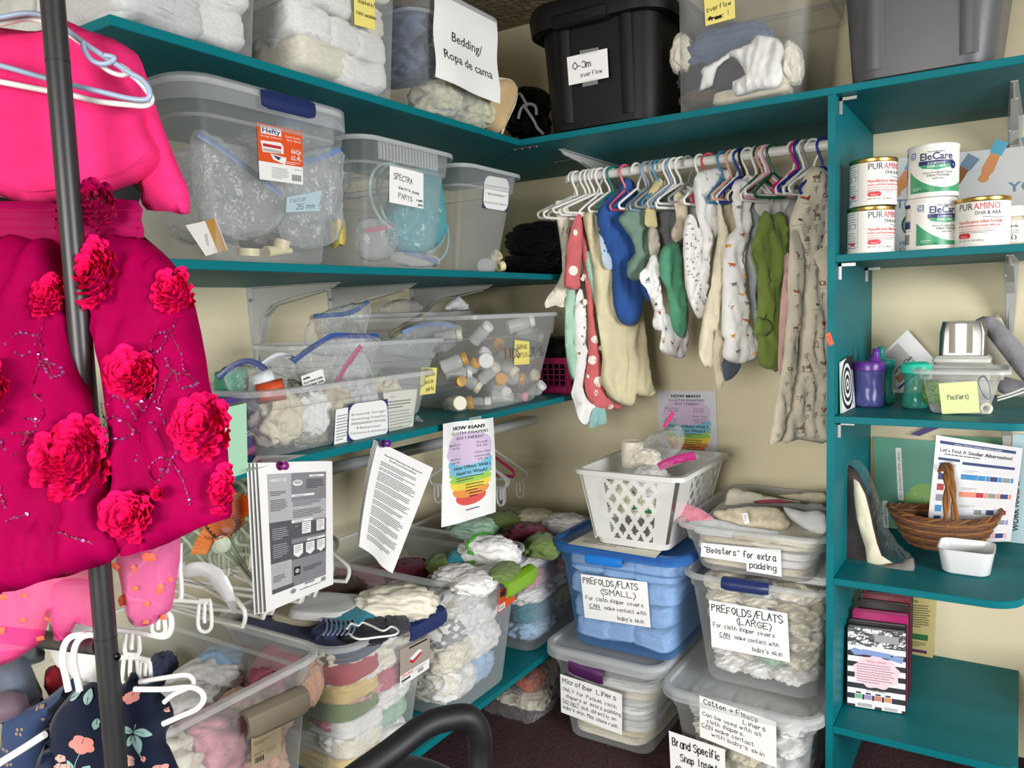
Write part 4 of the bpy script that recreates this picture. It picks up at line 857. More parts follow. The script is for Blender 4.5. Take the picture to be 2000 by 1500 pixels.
# 2: text pages, turned
def textpage(s, W, H):
    s.text(W*.5, H*.90, 'Reusable Diapering Loan Agreement', H*.022, INK, .01, 'c', fit=W*.7); s.text(W*.5, H*.87, 'Benefits and Responsibilities', H*.020, INK, .01, 'c', fit=W*.5)
    y = .83
    for n in (3, 2, 6, 4, 5, 3, 6, 4, 5, 3): s.lines(W*.12, H*y, W*.76, n, H*.0155, INK, seed=int(y*99)); y -= n*.0155+.012
P2 = [px(680, 1070, x=.70), px(752, 1124, x=.69), px(846, 918, x=.66), px(738, 866, x=.65)]
P2[0] = px(678, 1072, x=.695)
t = thing('stapled_handout', px(755, 866, x=.65), 'white handout of dense black text pinned crookedly by a purple pin', 'handout')
c4 = [px(683, 1068, x=.70), px(768, 1120, x=.685), px(846, 914, x=.655), px(738, 862, x=.65)]
bul2 = lambda a, b: .022*(1-b)**2*(1-a)+.006*math.sin(6*a)*(1-b)
for k in range(4): curled([p+np.array([-.004*k, .003*k*(j in (0, 1)), .001*k]) for j, p in enumerate(c4)], W, H, bul2, WHITEP, 16, 'back_page' if k else 'front_page', t, textpage if k == 0 else None)
# upper left flap reaching to the pin
pin(px(748, 866, x=.66), unit((1, -.3, .1)), mat('5a1a80', .3), 'purple push pin holding the handout of dense black text')
# 3: rainbow poster, and its twin on the back wall
RB = [mat(c, .6) for c in ('e3574f', 'ef9a4a', 'f2d94a', '9fcf5a', '7fc3dc', 'd9c3de')]
def rainbow(s, W, H):
    for i, (c, y0_, y1_) in enumerate(zip(RB, (.17, .25, .33, .43, .50, .62), (.30, .36, .45, .52, .66, .86))):
        w = (.30, .36, .40, .42, .43, .42)[i]; hh = (y1_-y0_)
        s.ell(W*.5, H*(y0_+hh/2), W*w*.95, H*hh*.62, c, 1+i*.35 if i < 4 else 1.2, 26)
    s.ell(W*.5, H*.23, W*.28, H*.08, RB[0], 1.1); s.ell(W*.5, H*.29, W*.33, H*.06, RB[1], 1.5); s.ell(W*.5, H*.36, W*.37, H*.055, RB[2], 1.9); s.ell(W*.5, H*.42, W*.39, H*.045, RB[3], 2.3); s.ell(W*.5, H*.52, W*.40, H*.09, RB[4], 2.6); s.ell(W*.48, H*.68, W*.41, H*.13, RB[5], 2.9)
    s.text(W*.5, H*.915, 'HOW MANY', H*.05, INK, .03, 'c', 4, fit=W*.52); s.text(W*.5, H*.865, 'CLOTH DIAPERS', H*.042, INK, 0, 'c', 4, fit=W*.62); s.text(W*.5, H*.815, '-DO I NEED?', H*.042, INK, 0, 'c', 4, fit=W*.44)
    for t_, x, y in (('Newborn', .24, .76), ('24-36', .26, .725), ('Small', .70, .76), ('24-36', .70, .725), ('Medium', .24, .62), ('24-36', .24, .585), ('One Size', .72, .66), ('newborn-toddler', .72, .62), ('24-36', .72, .585)): s.text(W*x, H*y, t_, H*.030, mat('4a4552', .6), 0, 'c', 4, fit=W*min(.26, .035*len(t_)))
    s.text(W*.52, H*.52, 'How Often Will I', H*.045, INK, .015, 'c', 4, fit=W*.66); s.text(W*.52, H*.465, 'Need to Wash?', H*.045, INK, .015, 'c', 4, fit=W*.56)
    s.lines(W*.24, H*.43, W*.56, 2, H*.025, mat('3a4a3a', .6), z=4); s.lines(W*.42, H*.35, W*.36, 3, H*.03, mat('5a4a2a', .6), z=4); s.lines(W*.48, H*.26, W*.26, 2, H*.03, mat('5a2a2a', .6), z=4); s.lines(W*.4, H*.1, W*.44, 1, .01, GREYINK, z=4)
c4 = [px(862, 1030, x=.665), px(966, 1000, x=.655), px(966, 815, x=.65), px(860, 828, x=.65)]
o = curled(c4, .205, .27, lambda a, b: .006*math.sin(a*8+b*2)*(.4+b)+.008*(1-b)*math.sin(3*a), WHITEP, 24, 'rainbow_poster', None, rainbow); tag(o, 'crinkled rainbow cloth diaper poster hanging from the left shelf edge', 'poster')
c4 = [px(1288, 906, y=-.002), px(1404, 917, y=-.002), px(1398, 764, y=-.002), px(1284, 763, y=-.002)]
o = curled(c4, .205, .27, lambda a, b: .001, mat('dcdce0', .6), 8, 'rainbow_poster', None, rainbow); tag(o, 'rainbow cloth diaper poster taped to the back wall behind the white basket', 'poster')
s = Sheet(.1, .05); c4 = [px(*p, x=.653) for p in ((918, 842), (942, 838), (940, 812), (916, 816))]; s.rect(0, 0, .1, .05, TAPE, 0, 2, 2); tag(s.build('clear_tape', quad(*c4, .1, .05)), 'strip of clear tape at the top of the hanging rainbow poster', 'tape')

# ================================================================== hangers
def hanger(o, h, m, label, w=.26, drop=.085, group=None, bar=True, r=.0035, hook=.021, sag=.0, clips=False, hm=None, flip=1):
    """o = centre of the rod, h = horizontal unit direction the shoulders run in"""
    o = np.array(o, float); h = unit(h); t = thing('clothes_hanger', o, label, 'hanger', group); Z = np.array([0, 0, 1.0]); R_ = hook
    q = MB(); pts = [o+h*flip*R_*math.cos(a)+Z*R_*math.sin(a) for a in [math.radians(x) for x in range(-25, 200, 18)]]+[o-h*flip*R_*.75-Z*R_*.9, o-h*flip*R_*.2-Z*(R_+.018), o-Z*(R_+.034)]
    q.tube(pts, r*.92, 8); q.build('hook', hm or m, t)
    top = o-Z*(R_+.034); q = MB(); hw = w/2; dz = drop
    if bar:
        P = [top, top+h*hw*.35-Z*dz*.25, top+h*hw*.9-Z*dz*.72, top+h*hw-Z*(dz*.86), top+h*hw*.96-Z*dz*1.02, top+h*hw*.85-Z*dz*1.05, top-Z*dz*1.08, top-h*hw*.85-Z*dz*1.05, top-h*hw*.96-Z*dz*1.02, top-h*hw-Z*dz*.86, top-h*hw*.9-Z*dz*.72, top-h*hw*.35-Z*dz*.25]
        q.tube(spline(P, 4, True), r, 8, True)
    else:
        q.tube(spline([top-h*hw-Z*dz, top-h*hw*.6-Z*dz*.6, top-Z*0, top+h*hw*.6-Z*dz*.6, top+h*hw-Z*dz], 6), r*1.4, 8)
    q.build('frame', m, t)
    if clips:
        for s_ in (-.8, .8):
            c = top+h*hw*s_-Z*dz*1.05; q = MB(); q.tube(spline([c, c+h*.012-Z*.01, c+h*.012-Z*.05, c-Z*.06, c-h*.012-Z*.05, c-h*.012-Z*.01], 4, True), .003, 6, True); q.tube([c-Z*.004, c-Z*.042], .0035, 6); q.build('clip', m, t)
    return t
HW, HC = mat('e9e7df', .35), clear('dfe2e2', .4, .15, .5)
# on the grey rod under the lower left shelf
for k in range(9):
    y = -1.47+.032*k; hanger((.33, y, .87), (1, .25*math.sin(k*1.7), 0), HW, 'white plastic hanger bunched on the grey rod behind the grey handout', .40, .16, 'white hangers on the grey rod by the handout', r=.0045)
for k in range(6): hanger((.33, -1.25+.022*k, .867), (1, .3*math.cos(k*2.1), 0), HW, 'white child hanger hanging low behind the grey handout', .28, .10, 'white child hangers behind the handout', r=.0045, clips=True)
MAGH = mat('b0285a', .35)
hanger((.33, -.335, .862), (1, -.15, 0), MAGH, 'magenta plastic hanger on the grey rod behind the rainbow poster', .27, .075, r=.005)
for k, (y, a) in enumerate(((-.42, .3), (-.39, -.1), (-.30, .2))): hanger((.33, y, .862), (1, a, 0), HC, 'clear plastic clip hanger beside the magenta hanger', .27, .10, 'clear clip hangers beside the magenta hanger', r=.004, clips=True)
tag(MB().tube([(.33+.0185*math.cos(a), -.318, .857+.0185*math.sin(a)) for a in [k*.52 for k in range(13)]], .004, 8).build('size_ring', mat('e0a52a', .4)), 'small yellow size ring around the grey rod beside the rainbow poster', 'size ring')
# ================================================================== diaper bins on the lowest left shelf
z = Z4
bBr = make_bin('storage_bin', (.16, .62, -1.73, -1.43), (.10, .665, -1.80, -1.405), z, .385, 'large clear bin with taupe handle and tan sticker in front of the hangers', r=.05, step=.86)
latch(bBr, '+x', 474, 1398, 593, 1345, .045, TAUPE, .020, 'handle')
def d(s, W, H):
    s.text(W*.5, H*.80, 'brightroom', H*.13, mat('33418f', .5), .02, 'c', fit=W*.84); s.text(W*.08, H*.72, 'Latching Storage Bin', H*.04, mat('8a6b3a', .5), 0, fit=W*.5); s.rect(W*.08, H*.64, W*.8, H*.004, mat('8a6b3a', .5)); s.lines(W*.08, H*.58, W*.6, 2, H*.05, mat('8a6b3a', .5)); s.lines(W*.08, H*.30, W*.4, 2, H*.04, mat('8a6b3a', .5))
    for k in range(6): s.rect(W*(.12+.05*k), H*.08, W*(.02+.015*(k % 2)), H*.13, INK, 2, 1, 1)
    s.lines(W*.5, H*.33, W*.36, 6, H*.025, TINY)
bin_label(bBr, '+x', ((491, 1502), (549, 1472), (549, 1401), (490, 1420)), d, 'brand_sticker', base=mat('d6c7a2', .5))
fillwall(bBr, '+x', ['ivory pink peach', 'pink pink peach', 'peach ivory cream'], 'taupe-handled bin', 'cloth diaper', .16, .02, .74, 0)
fillwall(bBr, '-y', ['white white white', 'white pale white'], 'taupe-handled bin', 'cloth diaper', .14, .02, .66, 0)
G = 'taupe-handled bin'
for (u, v, w, h, zz, c, k, lb) in ((400, 1330, 150, 90, .50, 'white', 2, 'white elastic-legged cloth diaper on top in the taupe-handled bin'), (350, 1385, 170, 110, .50, 'white', 0, 'white satin cloth diaper at the front of the taupe-handled bin'), (425, 1305, 110, 55, .50, 'sky', 2, 'pale blue cloth diaper with velcro tab at the back of the taupe-handled bin'), (545, 1310, 95, 60, .50, 'rose', 1, 'dusty rose diaper cover standing in the taupe-handled bin'), (520, 1350, 80, 50, .50, 'rose', 0, 'crumpled dusty rose cloth below the standing diaper cover'), (605, 1330, 50, 50, .50, 'peach', 2, 'peach elastic cloth diaper in the corner of the taupe-handled bin'), (305, 1320, 60, 40, .50, 'navy', 0, 'navy cloth half hidden behind the white clip hangers'), (520, 1270, 140, 60, .36, 'grey', 0, 'grey patterned cloth seen through the far wall of the taupe-handled bin')):
    cpx('cloth_diaper', u, v, w, h, F(c, 'knit' if c == 'rose' else 'fabric'), lb, z=zz, dep=.16, hh=.08, cat='cloth diaper', kind=k, var=u, rz=.6)
bNe = make_bin('storage_bin', (.30, .605, -1.30, -1.045), (.26, .655, -1.34, -1.02), z, .355, 'clear bin with blue latch and red-branded sticker full of bright diapers', r=.055, step=.90)
latch(bNe, '+x', 793, 1222, 862, 1186, .038, NAVY, .020, 'handle')
def d(s, W, H):
    s.rect(0, H*.30, W, H*.70, mat('a99c90', .6), 1); s.poly([(W*.3, H*.55), (W*.62, H*.68), (W*.74, H*.60), (W*.42, H*.45)], RED, 2); s.poly([(W*.3, H*.63), (W*.62, H*.76), (W*.74, H*.68), (W*.42, H*.54)], WHT, 2.2); s.rbox(W*.06, H*.19, W*.38, H*.13, H*.04, RED, 3); s.rbox(W*.075, H*.20, W*.35, H*.11, H*.035, WHT, 3.3); s.text(W*.25, H*.225, 'Sterilite', H*.09, RED, .02, 'c', 3.6, fit=W*.30)
    s.rect(W*.05, H*.10, W*.3, H*.05, INK, 2); s.lines(W*.06, H*.06, W*.2, 2, H*.025, INK); s.lines(W*.5, H*.24, W*.42, 3, H*.03, TINY)
    for k in range(8): s.rect(W*(.60+.025*k), H*.08, W*(.010+.006*(k % 2)), H*.09, INK, 2, 1, 1)
    s.rect(W*.3, H*.9, W*.6, H*.05, INK, 2)
bin_label(bNe, '+x', ((781, 1343), (838, 1305), (840, 1240), (781, 1270)), d, 'brand_sticker')
N_ = 'blue-latched bin'
fillwall(bNe, '-y', ['navy navy', 'red red', 'yellow yellow', 'slate green', 'green white', 'cream ivory', 'cream yellow'], N_, 'cloth diaper', .14, .015, .92, 1, 1.5, squash=1.3)
fillwall(bNe, '+x', ['ivory white', 'white ivory', 'pink rose', 'rose white', 'white mint', 'ivory white'], N_, 'cloth diaper', .12, .015, .90, 0, 1.4, squash=1.3)
for (u, v, w, h, c, k, rz_, hh_, zz, lb) in ((775, 1178, 170, 95, 'ivory', 0, .5, .075, .60, 'cream gathered cloth diaper on top of the blue-latched bin'), (640, 1185, 130, 60, 'pale', 1, .3, .03, .60, 'pale grey white-edged diaper pad lying left on the blue-latched bin'), (600, 1195, 110, 60, 'cream', 1, .1, .03, .57, 'yellowish folded cloth at the far left of the blue-latched bin'), (665, 1150, 100, 40, 'brown', 0, .3, .05, .58, 'olive brown patterned cloth behind the cream diaper'), (690, 1208, 100, 45, 'teal', 2, .3, .05, .585, 'turquoise and green swirl cloth on the blue-latched bin'), (655, 1222, 70, 40, 'navy', 2, .2, .05, .575, 'navy striped ruffled cloth at the front of the blue-latched bin'), (720, 1232, 100, 45, 'black', 0, .3, .045, .572, 'black cloth with white edging at the bin corner'), (770, 1215, 60, 30, 'charcoal', 0, .8, .04, .575, 'brown and black cloth behind the blue latch')):
    cpx('cloth_diaper', u, v, w, h, F(c), lb, z=zz, dep=.13, hh=hh_, cat='cloth diaper', kind=k, var=u, rz=rz_)
STR = mat('8f96ad', .9)
q = MB()
for k in range(7):
    u0 = 627+k*9; q.tube([px(u+u0, v, z=.60) for u, v in spline([(0, 1212), (6, 1206), (12, 1216), (10, 1232), (4, 1240)], 4)], .0022, 5)
tag(q.build('stripe_trim', STR), 'pale ruffle stripes on the navy cloth in the blue-latched bin', 'trim')
q = MB(); q.tube([px(u, v, z=.62) for u, v in spline([(678, 1228), (686, 1218), (700, 1222), (708, 1216), (725, 1222), (748, 1232), (765, 1224), (778, 1232), (770, 1240), (740, 1244), (700, 1248), (682, 1238)], 5)], .0022, 6); tag(q.build('edging', F('white')), 'white overlocked edging of the black cloth', 'trim')
bL = make_bin('storage_bin', (.20, .62, -.945, -.66), (.15, .665, -.975, -.625), z, .385, 'tall clear bin with lime green handle and orange sticker', r=.05, step=.80)
latch(bL, '+x', 982, 1140, 1038, 1105, .042, LIME, .022, 'handle')
def d(s, W, H):
    s.rect(0, 0, W, H, ORG, .5); s.rect(W*.08, H*.62, W*.28, H*.25, mat('6a2a1a', .5), 1); s.text(W*.45, H*.74, 'latch', H*.1, mat('8a2a14', .5)); s.lines(W*.1, H*.5, W*.8, 3, H*.06, mat('8a2a14', .5)); s.rect(W*.04, H*.04, W*.35, H*.26, WHT, 1)
    for k in range(6): s.rect(W*(.08+.045*k), H*.09, W*.022, H*.15, INK, 2, 1, 1)
bin_label(bL, '+x', ((973, 1198), (1006, 1172), (1008, 1140), (974, 1152)), d, 'brand_sticker')
fillwall(bL, '-y', ['pink ivory', 'grey grey', 'ivory ivory', 'white ivory'], 'lime-handled bin', 'cloth diaper', .14, .015, .82, 0)
fillwall(bL, '+x', ['white ivory', 'white white', 'ivory white', 'white sky'], 'lime-handled bin', 'cloth diaper', .13, .015, .85, 0, 1.4)
GP = F('green')
for (u, v, w, h, c, k, rz_, hh_, zz, lb) in ((955, 1082, 130, 75, 'white', 0, .2, .10, .60, 'white diaper edged in green piping on the lime-handled bin'), (890, 1125, 90, 50, 'white', 0, .3, .05, .60, 'white gathered diaper with tab on the lime-handled bin'), (925, 1138, 90, 40, 'white', 2, .2, .05, .60, 'white elastic diaper behind the front corner of the lime-handled bin'), (800, 1112, 90, 40, 'maroon', 0, .3, .05, .57, 'maroon cloth at the back of the lime-handled bin'), (870, 1100, 80, 35, 'green', 0, .3, .05, .58, 'olive green cloth at the back of the lime-handled bin'), (895, 1090, 45, 50, 'teal', 2, .3, .05, .59, 'dark green floral cloth beside the green-edged diaper'), (985, 1115, 60, 30, 'green', 2, .3, .03, .61, 'dark green cloth folded beside the lime handle')):
    cpx('cloth_diaper', u, v, w, h, F(c), lb, z=zz, dep=.13, hh=hh_, cat='cloth diaper', kind=k, var=u, rz=rz_)
GPM = FAB('3f8f2f'); q = MB()
q.tube([px(u, v, x=.58-.001*(i % 7)) for i, (u, v) in enumerate(spline([(915, 1078), (912, 1062), (925, 1050), (945, 1042), (960, 1045), (964, 1062), (970, 1078), (990, 1080), (1005, 1072), (1000, 1062)], 5))], .005, 8)
q.tube([px(u, v, x=.60) for u, v in spline([(915, 1078), (935, 1084), (960, 1088), (962, 1094), (945, 1100), (925, 1098), (912, 1104), (918, 1116), (930, 1122)], 5)], .005, 8)
tag(q.build('green_piping', GPM), 'bright green piping around the openings of the white diaper', 'trim')
bC = make_bin('storage_bin', (.16, .60, -.50, -.16), (.12, .63, -.545, -.12), z, .33, 'clear corner bin of diapers behind the blue bin', r=.05)
fillwall(bC, '+x', ['white mint', 'pink pink', 'white pale', 'teal green', 'sky navy'], 'corner bin', 'cloth diaper', .14, .015, .9, 0)
for (u, v, w, h, c, k, lb) in ((925, 1030, 110, 40, 'mint', 0, 'red and green striped baby cloth on the corner bin'), (985, 1020, 100, 45, 'green', 2, 'green leaf-shaped cloth on the corner bin'), (1045, 1015, 90, 45, 'cream', 0, 'pale yellow gathered cloth on the corner bin'), (1105, 1025, 100, 50, 'white', 0, 'white printed cloth against the wall beside the blue lid'), (1030, 1045, 90, 35, 'maroon', 0, 'maroon striped cloth in the middle of the corner bin'), (1060, 1065, 80, 40, 'green', 2, 'dark and lime cloth at the front of the corner bin'), (905, 1022, 60, 30, 'pale', 2, 'grey knit roll at the back of the corner bin')):
    cpx('cloth_diaper', u, v, w, h, F(c), lb, z=.57, dep=.14, hh=.07, cat='cloth diaper', kind=k, var=u, rz=.3)
# red stripes on the striped cloth
# under the shelf: bag of white cloth with an orange one
zipbag([(948, 1380), (975, 1345), (1010, 1310), (1050, 1295), (1075, 1300), (1075, 1398), (1060, 1405), (1000, 1390)], px(1020, 1390, y=-.40), (0, -1, 0), 'clear bag of white cloths on the floor under the left shelf', None, None, .10, BAGMAT, seed=22, res=.012)
for (u, v, w, h, c, k, lb) in ((1040, 1325, 55, 45, 'orange', 0, 'orange cloth at the top of the floor bag'), (1010, 1370, 90, 45, 'ivory', 0, 'cream cloth at the bottom left of the floor bag'), (1045, 1370, 70, 60, 'ivory', 0, 'cream cloth at the bottom right of the floor bag')):
    cpx('cloth_diaper', u, v, w, h, F(c), lb, y=-.38, dep=.12, cat='cloth', kind=k, var=u+1)

# ================================================================== stacked bins against the back wall
z = .001
bMi = make_bin('storage_bin', (.715, .975, -.50, -.08), (.672, 1.005, -.515, -.05), z, .275, 'clear lidded floor bin with purple latch, microfiber liners note', r=.04, lid=True, skirt=.032)
latch(bMi, '-y', 1113, 1288, 1180, 1312, .038, PURP, .014, 'latch')
def d(s, W, H):
    s.hand(W*.04, H*.80, 'Microfiber Liners', H*.115, m=PEN, fit=W*.88)
    for k, t_ in enumerate(('ONLY for Pocket cloth', 'diapers or extra padding', 'DO NOT put directly on', "baby's skin. May cause rash.")): s.hand(W*(.04+.05*(k == 1)), H*(.60-.155*k), t_, H*.085, m=PEN, fit=W*(.88, .90, .88, .92)[k])
    s.stroke([(W*.04, H*.275), (W*.30, H*.275)], H*.012, PEN)
bin_label(bMi, '-y', ((1096, 1391), (1215, 1436), (1215, 1356), (1094, 1316)), d, off=.018)
M_ = 'microfiber liner bin'
fillwall(bMi, '-y', ['grey', 'pale', 'white', 'ivory', 'pale', 'white', 'pale', 'pale', 'white', 'cream', 'ivory'], M_, 'flat liner', .36, .02, .80, 1, 1.0, .03, .97, 1.35, 'liner')
bBl = make_bin('storage_bin', (.735, 1.045, -.495, -.06), (.70, 1.075, -.515, -.03), .288, .305, 'blue tinted lidded bin with the small prefolds note', r=.045, lid=True, skirt=.026, m=clear('6fa3dc', .16, .25, .35, through='cfe2fa'), rim=clear('4f8cd6', .35, .25, .4, through='9cc4f0'), lidm=clear('3f7cc0', .40, .25, .4, through='8fbaf0'))
latch(bBl, '-y', 1146, 1083, 1217, 1092, .024, BRBLUE, .016, 'latch')
def d(s, W, H):
    s.hand(W*.03, H*.80, 'PREFOLDS/FLATS', H*.13, m=PEN, fit=W*.84); s.hand(W*.30, H*.60, '(SMALL)', H*.12, m=PEN, fit=W*.52); s.hand(W*.05, H*.43, 'For cloth diaper covers', H*.085, m=PEN, fit=W*.88); s.hand(W*.10, H*.26, 'CAN', H*.09, m=PEN, fit=W*.16); s.stroke([(W*.09, H*.235), (W*.27, H*.235)], H*.013, PEN); s.hand(W*.33, H*.26, 'make contact with', H*.08, m=PEN, fit=W*.63); s.hand(W*.52, H*.07, "baby's skin", H*.085, m=PEN, fit=W*.4)
bin_label(bBl, '-y', ((1142, 1206), (1271, 1226), (1264, 1137), (1134, 1121)), d)
fillwall(bBl, '-y', ['white white white', 'white white white', 'white white white', 'white white white'], 'blue prefold bin', 'prefold diaper', .30, .02, .85, 1, 1.35, cat='prefold')
c4 = [px(*p, z=.60) for p in ((1108, 1062), (1280, 1090), (1318, 1048), (1175, 1027))]; s = Sheet(*dims(*c4)); W, H = s.W, s.H; s.base(mat('dfdccb', .6, kind='paper')); s.text(W*.5, H*.78, 'Distribution for', H*.07, GREYINK, 0, 'c', fit=W*.3); s.text(W*.5, H*.68, 'Flats & Prefolds', H*.07, GREYINK, 0, 'c', fit=W*.36); s.ell(W*.46, H*.45, W*.10, H*.14, mat('4a5a8a', .6)); s.ell(W*.46, H*.45, W*.085, H*.12, WHT, 2); s.poly([(W*.40, H*.45), (W*.46, H*.53), (W*.52, H*.45), (W*.46, H*.37)], RED, 3); s.lines(W*.1, H*.24, W*.7, 2, H*.07, GREYINK)
tag(s.build('paper_sheet', quad(*c4, W, H)), 'cream printed sheet lying on the blue bin lid', 'paper')
# white lattice basket
t = thing('plastic_basket', (.95, -.33, .60), 'translucent white diamond-lattice basket on top of the blue bin', 'basket')
BK = clear('e4e4df', .74, .35, .2); x0, x1, y0, y1 = .825, 1.035, -.50, -.20; X0, X1, Y0, Y1 = .79, 1.085, -.53, -.15; zb, zt = .602, .815
q = MB(); Lp = lambda f, o=0: rr(x0*(1-f)+X0*f-o, x1*(1-f)+X1*f+o, y0*(1-f)+Y0*f-o, y1*(1-f)+Y1*f+o, .03, zb+(zt-zb)*f, 5)
q.loft([Lp(0), Lp(.08)], True); q.loft([Lp(.93), Lp(1)]); q.loft([Lp(1), Lp(1, .014), [(p[0], p[1], p[2]-.012) for p in Lp(1, .015)]]); q.build('rim', BK, t)
def P_(face, a, f):
    e = (x0*(1-f)+X0*f, x1*(1-f)+X1*f, y0*(1-f)+Y0*f, y1*(1-f)+Y1*f); zz = zb+(zt-zb)*f
    return (e[0]+(e[1]-e[0])*a, e[2], zz) if face == 0 else (e[1], e[2]+(e[3]-e[2])*a, zz)
for face in (0, 1):
    q = MB(); nA = 7 if face == 0 else 8; nF = 6; a0, a1, f0_, f1_ = (.25, .80, .10, .90) if face == 0 else (.30, .90, .10, .90)
    nu, nv = 56, 48; cell = {}
    def hole(a, f):
        A = (a-a0)/(a1-a0)*nA*.5*2/2; F_ = (f-f0_)/(f1_-f0_)*nF*.5*2/2
        if not (a0 < a < a1 and f0_ < f < f1_): return False
        m1 = (A+F_) % 1; m2 = (A-F_) % 1; return .2 < m1 < .8 and .2 < m2 < .8
    vid = {}
    def vtx(i, j):
        if (i, j) not in vid: vid[(i, j)] = len(q.v); q.v.append(tuple(P_(face, .03+.94*i/nu, .08+.85*j/nv)))
        return vid[(i, j)]
    for i in range(nu):
        for j in range(nv):
            if not hole(.03+.94*(i+.5)/nu, .08+.85*(j+.5)/nv): q.f.append((vtx(i, j), vtx(i+1, j), vtx(i+1, j+1), vtx(i, j+1))); q.m.append(0)
    q.build('lattice_side', BK, t)
q = MB(); q.loft([[P_(0, 0, .05), P_(0, 0, .95), ], [(X0*.95+x0*.05, Y1*.95+y1*.05, zt-.01), (x0, y1, zb+.01)][::-1]], False, False, 0, False)
q.loft([[(x0, y1, zb), (X0, Y1, zt)], [(x1, y1, zb), (X1, Y1, zt)]], False, False, 0, False); q.build('plain_side', BK, t)
for (u, v, w, h, c, lb) in ((1215, 960, 70, 60, 'ivory', 'ivory cloth low inside the lattice basket'), (1250, 985, 90, 50, 'ivory', 'cream cloth at the bottom of the lattice basket'), (1200, 995, 60, 25, 'white', 'white cloth at the left bottom of the lattice basket'), (1270, 940, 90, 60, 'white', 'white cloth high inside the lattice basket')):
    cpx('folded_cloth', u, v, w, h, F(c), lb, y=-.42, dep=.10, cat='cloth', kind=0, var=u)
tag(MB().tube(spline([px(1222, 1000, y=-.46), px(1240, 992, y=-.46), px(1272, 1000, y=-.46)], 6), .006, 8, flat=.4).build('zip_seal', mat('1f8a4a', .4)), 'green zip seal seen through the lattice basket', 'zip seal')
cl = MB(); cl.lathe([(.03, 0), (.032, .002), (.032, .075), (.029, .077), (.02, .07)], 24, px(1236, 912, y=-.36), None); tag(cl.build('cloth_roll', F('ivory')), 'upright cream felt roll at the left in the lattice basket', 'cloth roll')
S, t_ = zipbag([(1232, 912), (1236, 890), (1250, 868), (1275, 845), (1305, 838), (1325, 830), (1335, 868), (1310, 900), (1290, 915)], px(1290, 880, y=-.36), (0, -1, 0), 'crinkled clear bag with bright pink seal above the lattice basket', 'd03a6a', [(1298, 835), (1305, 822), (1315, 806)], .05, BAGMAT, seed=30)
cpx('folded_cloth', 1262, 895, 60, 40, F('ivory'), 'cream cloth inside the crinkled bag over the basket', y=-.36, dep=.07, cat='cloth', kind=0, var=3)
q = MB(); a = [px(u, v, y=-.47) for u, v in spline([(1287, 912), (1320, 898), (1358, 890)], 5)]; q.tube(a, .011, 8, flat=.3); tag(q.build('zip_seal', mat('b82b78', .35)), 'wide magenta zip seal lying over the basket rim', 'zip seal')
zipbag([(1287, 905), (1355, 885), (1362, 897), (1330, 905), (1292, 918)], px(1325, 903, y=-.465), (0, -1, .3), 'flat clear bag with the magenta seal on the basket rim', None, None, .008, BAGMAT, seed=31)
# cotton + fleece bin on the floor, large prefolds, boosters
bCo = make_bin('storage_bin', (1.10, 1.395, -.555, -.08), (1.06, 1.425, -.575, -.05), z, .262, 'clear lidded floor bin with the cotton and fleece liners note', r=.045, lid=True, skirt=.026)
def d(s, W, H):
    s.hand(W*.06, H*.84, 'Cotton + Fleece', H*.12, m=PEN, fit=W*.72); s.hand(W*.58, H*.70, 'Liners', H*.10, m=PEN, fit=W*.30)
    for k, (t_, x, f_) in enumerate((('Can be used with all', .04, .78), ('cloth diapers.', .10, .5), ('CAN make contact', .03, .70), ("with baby's skin", .16, .70))): s.hand(W*x, H*(.56-.14*k), t_, H*.085, m=PEN, fit=W*f_)
    s.stroke([(W*.03, H*.265), (W*.16, H*.265)], H*.01, PEN)
bin_label(bCo, '-y', ((1367, 1439), (1517, 1500), (1516, 1410), (1366, 1358)), d, off=.024, lab='note about cotton and fleece liners')
def d(s, W, H): s.hand(W*.06, H*.78, 'Brand Specific', H*.13, m=PEN, fit=W*.86); s.hand(W*.2, H*.56, 'Snap Inserts', H*.12, m=PEN, fit=W*.75); s.hand(W*.1, H*.34, '(Grovia, etc)', H*.12, m=PEN, fit=W*.8)
bin_label(bCo, '-y', ((1312, 1545), (1418, 1575), (1416, 1464), (1306, 1427)), d, off=.028, lab='note about brand specific snap inserts')
fillwall(bCo, '-y', ['pale ivory white', 'ivory white white', 'ivory cream pale', 'cream ivory ivory'], 'cotton and fleece liner bin', 'flat liner', .30, .02, .80, 0, 1.3, cat='liner')
bP = make_bin('storage_bin', (1.135, 1.415, -.50, -.07), (1.095, 1.438, -.515, -.04), .272, .29, 'clear bin with dark blue latch and the large prefolds note', r=.045, step=.86)
latch(bP, '-y', 1411, 1130, 1503, 1142, .026, NAVY, .018, 'latch')
def d(s, W, H):
    s.hand(W*.03, H*.78, 'PREFOLDS/FLATS', H*.145, m=PEN, fit=W*.92); s.hand(W*.36, H*.60, '(LARGE)', H*.125, m=PEN, fit=W*.44); s.hand(W*.04, H*.45, 'For cloth diaper covers', H*.085, m=PEN, fit=W*.8); s.hand(W*.12, H*.27, 'CAN', H*.09, m=PEN, fit=W*.14); s.stroke([(W*.11, H*.245), (W*.26, H*.245)], H*.012, PEN); s.hand(W*.32, H*.27, 'make contact with', H*.08, m=PEN, fit=W*.56); s.hand(W*.54, H*.09, "baby's skin", H*.085, m=PEN, fit=W*.38)
bin_label(bP, '-y', ((1390, 1263), (1543, 1294), (1538, 1198), (1385, 1172)), d)
fillwall(bP, '-y', ['ivory pale ivory', 'ivory ivory oat', 'ivory pale ivory', 'ivory cream ivory', 'white ivory mint ivory', 'white white white'], 'large prefold bin', 'prefold diaper', .25, .02, .92, 0, 1.4, cat='prefold')
